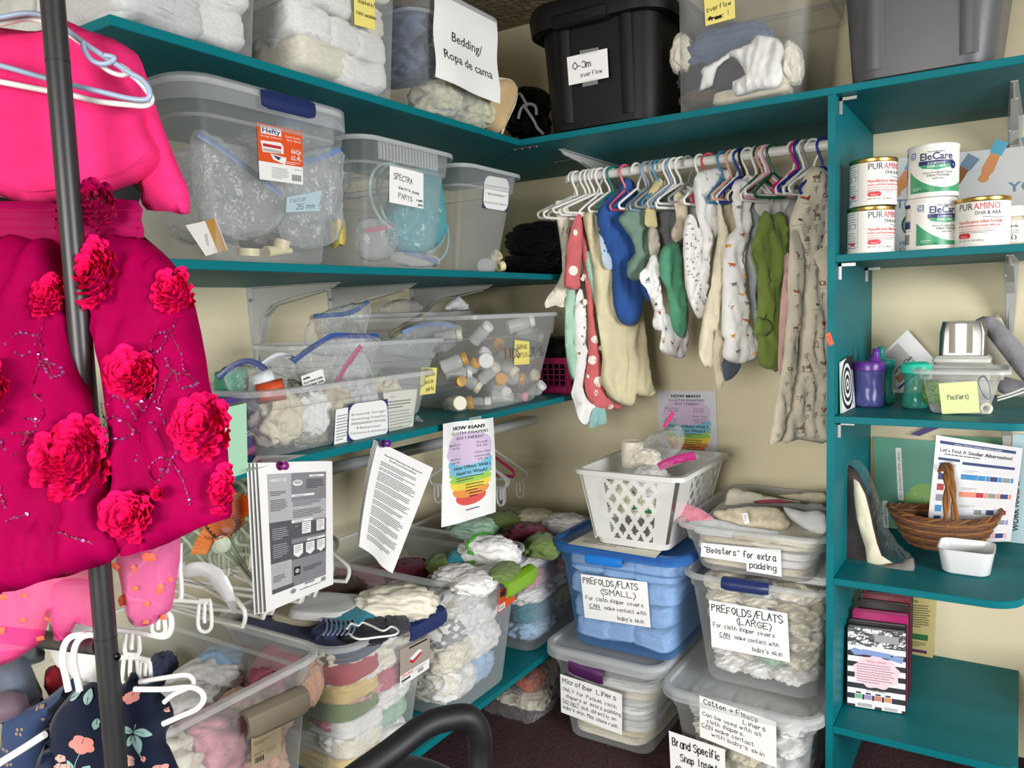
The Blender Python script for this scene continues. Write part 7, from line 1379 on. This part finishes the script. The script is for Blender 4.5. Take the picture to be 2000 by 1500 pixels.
gar('baby_robe', pB, 1590, RB_, 'long cream robe with deer, fox and twig print beside the teal upright', seed=27, folds=.006, ff=18, th=.03, res=.009, deco=woodland(*WP(pB, 1553, 345, 30, 41)))
gar('baby_robe', [(1543, 460), (1556, 450), (1572, 500), (1568, 580), (1562, 650), (1554, 740), (1542, 800), (1530, 850), (1518, 866), (1506, 868), (1504, 858), (1514, 790), (1526, 727), (1534, 650), (1540, 590), (1540, 520)], 1575, RB_, 'rolled front edge of the deer print robe hanging ahead of it', seed=28, off=.035, th=.016, folds=.004, deco=woodland([(1549, 640), (1552, 570), (1535, 720), (1556, 500)], [(1550, 600), (1545, 680), (1540, 760), (1528, 790), (1522, 830), (1552, 540), (1515, 850), (1532, 750)], .75))
gar('baby_robe', [(1590, 500), (1612, 480), (1630, 490), (1632, 560), (1614, 545), (1604, 530)], 1600, RB_, 'cuffed sleeve of the deer print robe', seed=29, off=.035, th=.012, folds=.003)
# ================================================================== garment rack and dresses close to the camera
BLK = mat('2b2b2c', .38)
Pp = px(165, 750, d=1.05)
t = thing('garment_rack', (Pp[0], Pp[1], 0), 'black tubular garment rack post and rail in front of the pink dresses', 'garment rack')
q = MB(); q.tube([(Pp[0], Pp[1], .02), (Pp[0], Pp[1], 2.0)], .0145, 24); q.build('post', BLK, t)
zr = px(205, 1285, d=1.05)[2]; zj = px(225, 1262, d=1.05)[2]; zu_ = px(125, 140, d=1.05)[2]
q = MB(); q.tube([(Pp[0], Pp[1], zj-.001), (Pp[0], Pp[1], zj+.001)], .0148, 24); q.build('lower_joint', mat('101010', .5), t)
q = MB(); q.tube([(Pp[0], Pp[1], zu_-.001), (Pp[0], Pp[1], zu_+.001)], .0148, 24); q.build('upper_joint', mat('101010', .5), t)
e0 = np.array([Pp[0], Pp[1], zr+.002]); e1 = px(70, 1247, d=1.22); dr = unit(e1-e0); e2 = e0+dr*.62
q = MB(); q.tube([e0+dr*.012, e2], .0135, 20); q.build('rail', BLK, t)
q = MB(); q.lathe([(0, .0035), (.003, .0033), (.0048, .002), (.005, 0)], 14, px(229, 1282, d=1.036), -FW); q.build('bolt', mat('0e0e0e', .25, .6), t)
q = MB(); q.tube([(Pp[0]-.25, Pp[1]-.1, .018), (Pp[0]+.2, Pp[1]+.08, .018)], .0145, 16); q.build('foot', BLK, t)
NV = -FW.copy(); NV[2] = 0; NV = unit(NV)
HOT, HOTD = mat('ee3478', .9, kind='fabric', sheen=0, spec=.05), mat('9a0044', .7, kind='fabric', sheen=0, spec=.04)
dj = px(150, 250, d=1.12)
t = thing('jacket', dj, 'bright pink cropped jacket on a hanger at the upper left', 'jacket')
SJ = Soft([(-110, 70), (-60, 52), (0, 53), (50, 60), (85, 58), (100, 40), (123, 37), (173, 60), (217, 74), (258, 98), (277, 123), (276, 180), (282, 245), (307, 293), (304, 325), (267, 357), (233, 370), (157, 390), (67, 400), (0, 383), (-110, 345)], dj, NV, .024, res=.013, folds=.007, ff=8, seed=51, crease=.1, edge=.03); SJ.build('body', HOT, t)
Soft([(250, 100), (277, 121), (297, 187), (333, 283), (356, 340), (368, 367), (371, 418), (330, 413), (287, 410), (272, 383), (265, 330), (258, 220)], dj-NV*.02, NV, .016, res=.012, folds=.005, ff=12, seed=52, edge=.02).build('sleeve', HOT, t)
hem = [SJ.p0+SJ.h*a[0]+SJ.t*a[1]+SJ.n*(float(SJ.height(a)[0])+.001) for a in [SJ.uv(*p) for p in spline([(-60, 345), (0, 362), (67, 378), (157, 368), (233, 348), (265, 334), (298, 312)], 5)]]
q = MB(); q.tube(hem, .0011, 5); q.build('hem_seam', mat('e0246f', .8), t)
# child hangers over the jacket
def bent(pts, r, m, name, label, d_=1.06, group=None, closed=False):
    q = MB(); q.tube([px(u, v, d=d_+(dd[0] if dd else 0)) for u, v, *dd in spline3(pts)], r, 10, closed); return tag(q.build(name, m), label, 'hanger', group)
def spline3(pts, n=6): return [tuple(p) for p in spline([tuple(p) if len(p) > 2 else (*p, 0) for p in pts], n)]
LB_ = mat('9fb0c8', .35); WH_ = mat('eceae4', .35)
t = thing('clothes_hanger', px(200, 150, d=1.06), 'pale blue plastic hanger over the pink jacket', 'hanger')
q = MB(); q.tube([px(u, v, d=1.045+e) for u, v, e in spline3([(-60, 42), (0, 34), (60, 26), (110, 40), (135, 62), (170, 88), (210, 114), (250, 140), (276, 155), (290, 172), (292, 188), (282, 195), (250, 192), (200, 180), (136, 165), (80, 150), (0, 128), (-60, 115)])], .0036, 10); q.build('frame', LB_, t)
q = MB(); q.tube([px(u, v, d=1.040) for u, v in spline([(162, 82), (166, 100), (180, 118), (200, 125), (218, 120), (222, 112), (205, 108)], 6)], .0034, 10); q.build('strap_hook', LB_, t)
q = MB(); q.tube([px(u, v, d=1.046) for u, v in spline([(10, -40), (40, -28), (62, -8), (66, 12), (62, 26)], 6)], .0036, 10); q.build('hook', clear('e6e8e8', .5, .1, .4), t)
t = thing('clothes_hanger', px(200, 170, d=1.075), 'white plastic hanger just behind the pale blue one', 'hanger')
q = MB(); q.tube([px(u, v, d=1.062+e) for u, v, e in spline3([(-60, 56), (0, 46), (60, 36), (120, 58), (160, 84), (215, 118), (262, 150), (288, 178), (296, 196), (284, 206), (255, 205), (190, 198), (140, 186), (80, 175), (0, 160), (-60, 150)])], .0040, 10); q.build('frame', WH_, t)
q = MB(); q.tube([px(u, v, d=1.058) for u, v in spline([(190, 122), (215, 140), (240, 147), (252, 140), (235, 128)], 6)], .0034, 10); q.build('strap_hook', WH_, t)
# the two sequinned dresses
def petals(S, c, ru, rv, n, seed):
    rd = random.Random(seed); mb = MB(); k = depth(S.p0)/FPX; cs = np.array(S.uv(*c)); base = S.thick+.004
    for i in range(n):
        f = math.sqrt((i+.5)/n); a = i*2.399+rd.uniform(-.2, .2); cx, cy = f*ru*k*math.cos(a), f*rv*k*math.sin(a)
        P = S.p0+S.h*(cs[0]+cx)+S.t*(cs[1]+cy)+S.n*(float(S.height((cs[0]+cx, cs[1]+cy))[0])+.004+.018*(1-f)*min(1, ru*k/.03)); r = rd.uniform(.009, .0125)*(1 if ru > 30 else .8)
        out = unit(S.h*math.cos(a)+S.t*math.sin(a)+S.n*(.5+1.3*(1-f))); sd = unit(np.cross(out, S.n)); up = unit(np.cross(sd, out))
        v = []; R_ = 7
        for j in range(R_): b = -1.25+2.5*j/(R_-1); v.append(P+out*r*1.25*math.cos(b)*.9+sd*r*math.sin(b)+up*(.0025*math.sin(j*2.2+i)+.003))
        m0 = P+up*-.001; v.append(P-out*r*.5); v.append(m0); nn = len(v)
        mb.add(v, [(j, j+1, nn-1) for j in range(R_-1)]+[(R_-1, nn-2, nn-1), (nn-2, 0, nn-1)])
    return mb
PET = mat('f0125f', .7, kind='fabric', sheen=0, spec=.05)
TLT = unit(NV+np.array([0, 0, .40]))
def dress(poly, d_, th, seed, label, flowers, swirls, band):
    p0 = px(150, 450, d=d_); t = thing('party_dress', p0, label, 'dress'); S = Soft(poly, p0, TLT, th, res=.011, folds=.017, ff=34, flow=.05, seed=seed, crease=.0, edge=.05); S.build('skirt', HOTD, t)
    for k, (c, ru, rv) in enumerate(flowers): petals(S, c, ru, rv, int(22+ru*rv*.020), seed+k).build('fabric_flower', PET, t, 3)
    SQ, SD = mat('f08cf5', .12, .8), mat('7a0038', .5); s = Sheet(.4, .4); rd = random.Random(seed); k = d_/FPX
    for pts in swirls:
        P = [S.uv(*p) for p in spline(pts, 7)]
        for a, b in zip(P, P[1:]): s.stroke([a, b], .0011, SD, 1)
        for a in P[::2]: s.ell(a[0]+rd.uniform(-.001, .001), a[1]+rd.uniform(-.001, .001), .0017, .0017, SQ if rd.random() < .45 else SD, 2, 7)
    if swirls: s.build('sequin_trim', lambda a, b: S.point((a, b)), t, .0008, None, .01)
    return S, t
def swl(x, y, r, fl=1): return [(x+fl*r*1.6, y-r*2.2), (x+fl*r*1.2, y-r), (x, y-r*.9), (x-fl*r*.9, y), (x, y+r*.8), (x+fl*r*.8, y), (x+fl*1.1*r, y-r), (x+fl*r*2, y+r), (x+fl*r*2.4, y+r*2.4)]
polyL = [(-120, 468), (-118, 465), (0, 464), (60, 464), (122, 464), (126, 464), (127, 468), (132, 520), (152, 600), (157, 700), (168, 740), (182, 800), (197, 850), (222, 930), (228, 1000), (232, 1085), (190, 1106), (140, 1122), (100, 1130), (50, 1150), (0, 1158), (-120, 1175)]
polyR = [(160, 466), (161, 462), (165, 462), (200, 462), (276, 460), (280, 460), (284, 464), (315, 490), (345, 522), (366, 560), (382, 600), (402, 700), (420, 790), (444, 850), (450, 920), (455, 1000), (440, 1016), (400, 1030), (330, 1062), (280, 1080), (240, 1088), (224, 1060), (220, 1000), (214, 860), (192, 720), (176, 610), (160, 500)]
SR, tR = dress(polyR, 1.10, .034, 61, 'hot pink sequinned dress with cloth flowers, right of the black post', [((210, 560), 36, 62), ((357, 585), 28, 48), ((282, 748), 34, 40), ((412, 842), 38, 55), ((275, 1015), 40, 34), ((447, 960), 14, 40), ((340, 975), 0.1, 0.1)], [swl(330, 690, 22), swl(250, 850, 26, -1), swl(330, 930, 24), swl(380, 760, 18, -1), swl(300, 800, 18), [(230, 800), (255, 790), (275, 815), (285, 860), (280, 905)], [(320, 840), (345, 900), (330, 960), (300, 985)]], None)
SL, tL = dress(polyL, 1.10, .034, 71, 'hot pink sequinned dress with cloth flowers, left of the black post', [((170, 905), 58, 70), ((120, 595), 26, 44), ((12, 790), 36, 62)], [swl(70, 690, 24), swl(60, 880, 24), swl(130, 740, 16, -1), [(90, 780), (112, 800), (112, 830), (80, 830)], [(10, 940), (40, 960), (50, 1000)], [(80, 1010), (30, 1040), (10, 1070)], [(150, 1045), (175, 1055), (200, 1065)]], None)
# black lining strip and waistbands
tag(Soft([(-120, 378), (0, 384), (67, 399), (157, 389), (233, 369), (268, 358), (270, 400), (180, 402), (60, 406), (-120, 400)], px(150, 390, d=1.13), NV, .008, res=.014, folds=.001, seed=81).build('black_top', mat('0a0a0c', .8)), 'black strip of lining between the jacket hem and the dresses', 'lining')
for poly, S_, T_, sd in (([(150, 396), (268, 392), (276, 430), (280, 468), (225, 474), (165, 468)], SR, tR, 83), ([(-120, 396), (0, 393), (112, 398), (124, 440), (128, 476), (60, 480), (-120, 476)], SL, tL, 84)):
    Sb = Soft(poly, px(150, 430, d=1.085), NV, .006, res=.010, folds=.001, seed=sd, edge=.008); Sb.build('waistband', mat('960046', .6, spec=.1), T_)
    for k in range(3):
        y = 412+17*k; x0, x1 = (155, 274) if sd == 83 else (-110, 118); q = MB(); q.tube([Sb.point(Sb.uv(x0+(x1-x0)*f, y), 1, .0005) for f in np.linspace(0.02, .98, 12)], .0016, 5); q.build('pleat', mat('a8004e', .5), T_)
petals(SR, (222, 430), 34, 34, 46, 99).xf(lambda p: np.array(p)-FW*.015).build('satin_rose', mat('b80052', .35), tR, 3)
# tulle below the hems
TUL, TUL2 = clear('ff4fa0', .26, .8, .4, spec=.1), clear('ee6aa8', .34, .8, .4, spec=.1); PETO = mat('ff6a4a', .6)
def tulle(poly, d_, seed, label, pet, m):
    t = thing('tulle_underskirt', px(*poly[0], d=d_), label, 'tulle skirt'); S = Soft(poly, px(*poly[0], d=d_), NV, .018, res=.012, folds=.012, ff=26, flow=.15, seed=seed); S.build('net', m, t)
    S2 = Soft(poly, px(*poly[0], d=d_+.025), NV, .010, res=.014, folds=.012, ff=30, flow=.15, seed=seed+1); S2.build('inner_net', m, t); rd = random.Random(seed)
    for u, v, r in pet:
        a = S.uv(u, v); q = MB(); P = S.point(a, 1, .002); k = d_/FPX*r; ph = rd.uniform(0, 3); A = S.h*math.cos(ph)+S.t*math.sin(ph); B = np.cross(S.n, A); pts = [P+A*k*x+B*k*y+S.n*(.003*math.sin(3*x)) for x, y in ((-1, 0), (-.4, .6), (.5, .55), (1, .1), (.6, -.5), (-.4, -.6))]
        q.add(pts+[P+S.n*.003], [(i, (i+1) % 6, 6) for i in range(6)]); q.build('net_petal', PETO, t, 3)
tulle([(-110, 1120), (100, 1110), (190, 1085), (200, 1150), (205, 1205), (185, 1225), (150, 1215), (135, 1245), (108, 1248), (100, 1190), (80, 1250), (50, 1275), (0, 1300), (-110, 1320)], 1.11, 91, 'pink net underskirt with orange petals below the left dress', [(65, 1152, 9), (62, 1200, 9), (97, 1207, 7), (20, 1220, 14), (82, 1245, 8), (18, 1160, 10), (130, 1015, 1), (-10, 1250, 12)], TUL)
tulle([(228, 1070), (280, 1060), (345, 1040), (352, 1085), (348, 1110), (342, 1150), (335, 1190), (318, 1200), (305, 1215), (268, 1222), (245, 1195), (232, 1130)], 1.11, 93, 'pink net underskirt with orange petals below the right dress', [(306, 1078, 14), (278, 1100, 9), (235, 1100, 10), (325, 1140, 13), (280, 1137, 9), (246, 1168, 15), (300, 1168, 9), (294, 1207, 8), (326, 1200, 10), (340, 1125, 8)], TUL2)
tag(Soft([(105, 1140), (150, 1130), (205, 1150), (210, 1240), (200, 1330), (170, 1335), (110, 1300), (95, 1240), (98, 1180)], px(150, 1230, d=1.30), NV, .02, res=.014, folds=.006, seed=96).build('white_shirt', F('white')), 'white shirt hanging behind the pink net', 'shirt')
# ---- navy floral, denim floral and others on the lower rail
NAV = FAB('10192f'); LEAF, LFD, FLW, FLP = mat('8fb5ae', .8), mat('1b2c44', .8), mat('d98a80', .8), mat('d0a596', .8)
pn = [(147, 1346), (165, 1338), (181, 1331), (204, 1338), (230, 1340), (250, 1328), (258, 1312), (270, 1318), (276, 1340), (298, 1344), (320, 1361), (337, 1389), (335, 1412), (324, 1430), (324, 1453), (336, 1476), (340, 1560), (85, 1560), (98, 1460), (94, 1425), (108, 1392), (130, 1365)]
dn = px(210, 1430, d=1.155); t = thing('dress', dn, 'navy dress with blush flowers and sage leaves on the lower rail', 'dress'); S = Soft(pn, dn, NV, .022, res=.012, folds=.007, ff=16, seed=101); S.build('body', NAV, t); s = Sheet(.3, .3)
k = 1.155/FPX
def leaf(u, v, L, w, a, m=LEAF):
    x, y = S.uv(u, v); L *= k; w *= k; c, sn = math.cos(a), math.sin(a); P = [(x+p*c-q_*sn, y+p*sn+q_*c) for p, q_ in ((0, 0), (L*.25, w*.8), (L*.6, w), (L, 0), (L*.6, -w), (L*.25, -w*.8))]; s.poly(spl2(P), m, 1); s.stroke([P[0], ((P[0][0]+P[3][0])/2, (P[0][1]+P[3][1])/2)], .0006, LFD, 2)
def spl2(P): return [tuple(p) for p in spline(P, 3, True)]
def flower(u, v, r, m=FLW):
    x, y = S.uv(u, v); R_ = r*k; s.poly([(x+R_*(1+.25*abs(math.sin(2.5*a)))*math.cos(a), y+R_*.75*(1+.25*abs(math.sin(2.5*a)))*math.sin(a)) for a in [2*math.pi*i/40 for i in range(40)]], m, 1.5)
    s.stroke([(x, y+R_*.1), (x+R_*.2, y+R_*.6)], .0007, LFD, 2.2)
def stem(pts): s.stroke([S.uv(*p) for p in spline(pts, 4)], .001, LEAF, 1)
flower(178, 1437, 22); stem([(172, 1455), (163, 1475), (163, 1505)]); leaf(168, 1500, 34, 8, .7); leaf(160, 1490, 26, 6, 2.0); leaf(160, 1505, 24, 6, 2.6)
leaf(186, 1362, 26, 8, 1.5); leaf(150, 1355, 24, 5, .6); leaf(205, 1388, 22, 7, -1.8); stem([(278, 1400), (276, 1420), (285, 1450), (292, 1466)]); leaf(276, 1412, 34, 8, -.35); leaf(274, 1414, 26, 7, 2.9); leaf(277, 1418, 40, 8, -1.4); leaf(274, 1420, 28, 6, -2.1)
flower(268, 1350, 12); flower(262, 1470, 14, FLP); flower(100, 1490, 14); flower(320, 1492, 14); flower(135, 1465, 9, FLP); flower(133, 1482, 9, FLP); flower(146, 1482, 8, FLP); leaf(292, 1460, 12, 4, -1.4, FLW); flower(124, 1486, 8, FLP); leaf(325, 1378, 14, 3, -.6, FLP)
s.build('flower_print', lambda a, b: S.point((a, b)), t, .0006, None, .007)
pdn = [(5, 1402), (30, 1390), (64, 1380), (92, 1363), (119, 1342), (140, 1326), (160, 1325), (150, 1345), (134, 1366), (112, 1392), (100, 1420), (96, 1470), (80, 1560), (-20, 1560), (4, 1450)]
t = thing('dress', px(60, 1440, d=1.2), 'denim blue dress with tiny gold flowers behind the navy one', 'dress'); S = Soft(pdn, px(60, 1440, d=1.22), NV, .02, res=.012, folds=.005, ff=16, seed=102); S.build('body', FAB('35476b'), t); s = Sheet(.3, .3); k = 1.19/FPX; GD = mat('b9a183', .8)
for (u, v) in ((50, 1412), (60, 1410), (48, 1420), (57, 1420), (90, 1372), (82, 1376), (96, 1370), (20, 1452), (28, 1454), (70, 1440), (75, 1438), (104, 1410), (98, 1418), (10, 1408), (12, 1432), (98, 1392), (30, 1480), (38, 1478), (26, 1488), (36, 1488)):
    x, y = S.uv(u, v)
    for j in range(5): s.ell(x+2.2*k*math.cos(j*1.257), y+2.2*k*math.sin(j*1.257), 1.3*k, 1.3*k, GD, 1, 7)
s.build('flower_print', lambda a, b: S.point((a, b)), t, .0006, None, .007)
for (pts, c, lb, dd, sd) in (([(-30, 1310), (20, 1290), (45, 1282), (60, 1300), (75, 1350), (88, 1368), (60, 1385), (20, 1398), (-30, 1410)], '5d6675', 'grey satin garment bunched at the left edge of the lower rail', 1.26, 103), ([(-30, 1370), (10, 1350), (40, 1352), (60, 1375), (50, 1395), (-30, 1420)], '6c5a66', 'mauve grey garment at the lower left edge', 1.22, 104), ([(84, 1340), (86, 1312), (105, 1300), (122, 1312), (130, 1345), (108, 1358), (92, 1352)], '8a1422', 'dark red cloth with pale spots behind the rail', 1.30, 105), ([(-20, 1290), (0, 1275), (50, 1270), (80, 1262), (85, 1290), (60, 1300), (-20, 1330)], '7a8588', 'pale grey garment behind the pink net at the left edge', 1.32, 106), ([(60, 1560), (75, 1480), (100, 1440), (112, 1470), (110, 1560)], '14233f', 'dark navy cloth under the white foreground hanger', 1.14, 107)):
    tag(Soft(pts, px(*pts[2], d=dd), NV, .025, res=.013, folds=.009, ff=18, seed=sd, crease=.6).build('garment', mat(c, .5, kind='fabric')), lb, 'garment')
def rail_hook(u, label, o):
    t = thing('clothes_hanger', px(u, 1290, d=1.09), label, 'hanger'); q = MB(); q.tube([px(a, b, d=1.075+e) for a, b, e in spline3([(u+o, 1252, .03), (u-8+o*.7, 1240, .01), (u-35, 1242, 0), (u-52, 1260, 0), (u-56, 1290, 0), (u-50, 1320, 0), (u-44, 1350, 0)])], .0044, 12); q.build('hook', WH_, t)
rail_hook(178, 'white hanger hook looped over the lower rail, farther from the post', 15); rail_hook(200, 'white hanger hook looped over the lower rail, next to the post', 10)
bent([(-40, 1518), (0, 1490), (45, 1462), (88, 1434)], .0046, WH_, 'clothes_hanger', 'white hanger arm pointing up at the bottom left corner', .98)
def clipper(u, v, w, h, d_, t):
    q = MB(); q.tube([px(a, b, d=d_) for a, b in spline([(u-w*.4, v-h*.5), (u-w*.5, v+h*.3), (u, v+h*.5), (u+w*.5, v+h*.3), (u+w*.4, v-h*.5)], 6)]+[px(u-w*.4, v-h*.5, d=d_)], .0032, 8); o = q.build('clip', WH_, t)
    q = MB(); q.tube([px(u, v-h*.45, d=d_-.002), px(u-w*.05, v+h*.1, d=d_-.002), px(u, v+h*.22, d=d_-.002)], .0030, 8); q.build('tongue', WH_, o)
def clip_hanger(pts, d_, clips, label):
    t = thing('clip_hanger', px(*pts[0], d=d_), label, 'hanger'); q = MB(); q.tube([px(u, v, d=d_) for u, v in spline(pts, 6)], .0040, 10); q.build('bar', WH_, t)
    for c in clips: clipper(*c, d_, t)
clip_hanger([(215, 1230), (236, 1232), (270, 1236), (320, 1244), (334, 1230), (334, 1205), (322, 1192)], 1.15, ((258, 1258, 28, 48), (310, 1222, 26, 34)), 'white clip hanger under the right pink net, one clip beside the black post')
clip_hanger([(352, 1060), (352, 1110), (354, 1140), (352, 1170), (330, 1172), (352, 1173), (408, 1177)], 1.28, ((400, 1203, 26, 62),), 'white clip hanger whose tall clip hangs above the taupe-handled bin')
clip_hanger([(230, 1284), (262, 1284), (292, 1290)], 1.15, ((255, 1308, 30, 60), (284, 1312, 20, 40)), 'white hanger end with two clips, low behind the black post')
t = thing('clothes_hanger', px(340, 1370, d=1.12), 'white looped hanger over the navy dress shoulder', 'hanger'); q = MB(); q.tube([px(a, b, d=1.10) for a, b in spline([(262, 1346), (320, 1346), (370, 1342), (392, 1350), (398, 1366), (385, 1384), (350, 1400), (318, 1414)], 6)], .0040, 10); q.build('frame', WH_, t); q = MB(); q.tube([px(a, b, d=1.13) for a, b in spline([(272, 1332), (320, 1324), (362, 1318), (376, 1326), (374, 1340), (340, 1356), (320, 1372)], 6)], .0036, 10); q.build('second_frame', WH_, t)
t = thing('clothes_hanger', px(430, 1120, d=1.42), 'clear white moulded hanger with a pointed shoulder behind the pink net', 'hanger'); Soft([(355, 1115), (370, 1100), (400, 1098), (432, 1112), (455, 1150), (462, 1192), (455, 1198), (440, 1175), (415, 1145), (395, 1125), (365, 1128)], px(420, 1130, d=1.42), NV, .008, res=.010, folds=.001, seed=111).build('frame', mat('d3d2d0', .3), t)
# glass jar with orange baking cups
GL = clear('cfe0cc', .04, .03, .40, spec=.9, through='f0f7ee'); cj = px(425, 1020, d=1.5); ax = unit(RT*.35+UP*.9-FW*.1)
t = thing('glass_jar', cj, 'tilted round glass jar of orange baking cups beside the pink dress', 'jar'); q = MB(); q.lathe([(0, -.075), (.05, -.073), (.075, -.055), (.082, -.02), (.080, .01), (.068, .035), (.044, .052), (.038, .062), (.038, .070), (.045, .076), (.043, .080), (.036, .078), (.035, .062)], 40, cj, ax); q.build('glass', GL, t)
PO = mat('f07a1c', .7)
for k, (u, v, r, a2) in enumerate(((445, 1020, .034, (.5, -.6, .6)), (430, 1040, .030, (.3, -.4, .9)), (400, 1062, .026, (-.6, -.5, .4)), (462, 990, .024, (.8, -.4, .3)))):
    q = MB(); c = px(u, v, d=1.5-.01*k); n = 48; loops = []
    for f, zz in ((.55, -.012), (.62, -.010), (1, .014)): loops.append([(r*f*(1+.06*(-1)**j)*math.cos(2*math.pi*j/n), r*f*(1+.06*(-1)**j)*math.sin(2*math.pi*j/n), zz) for j in range(n)])
    qn = Vector((0, 0, 1)).rotation_difference(Vector(a2).normalized()); loops = [[tuple(np.array(qn @ Vector(p))+c) for p in l] for l in loops]; q.loft(loops, True); tag(q.build('baking_cup', PO, None, .2), 'pleated orange paper baking cup inside the glass jar', 'baking cup', 'orange baking cups in the jar')
tag(MB().lathe([(0, 0), (.014, .001), (.016, .004), (.010, .008), (0, .009)], 16, px(436, 1062, d=1.47), -FW).build('white_disc', WHITEPL), 'small white disc at the bottom of the glass jar', 'disc')
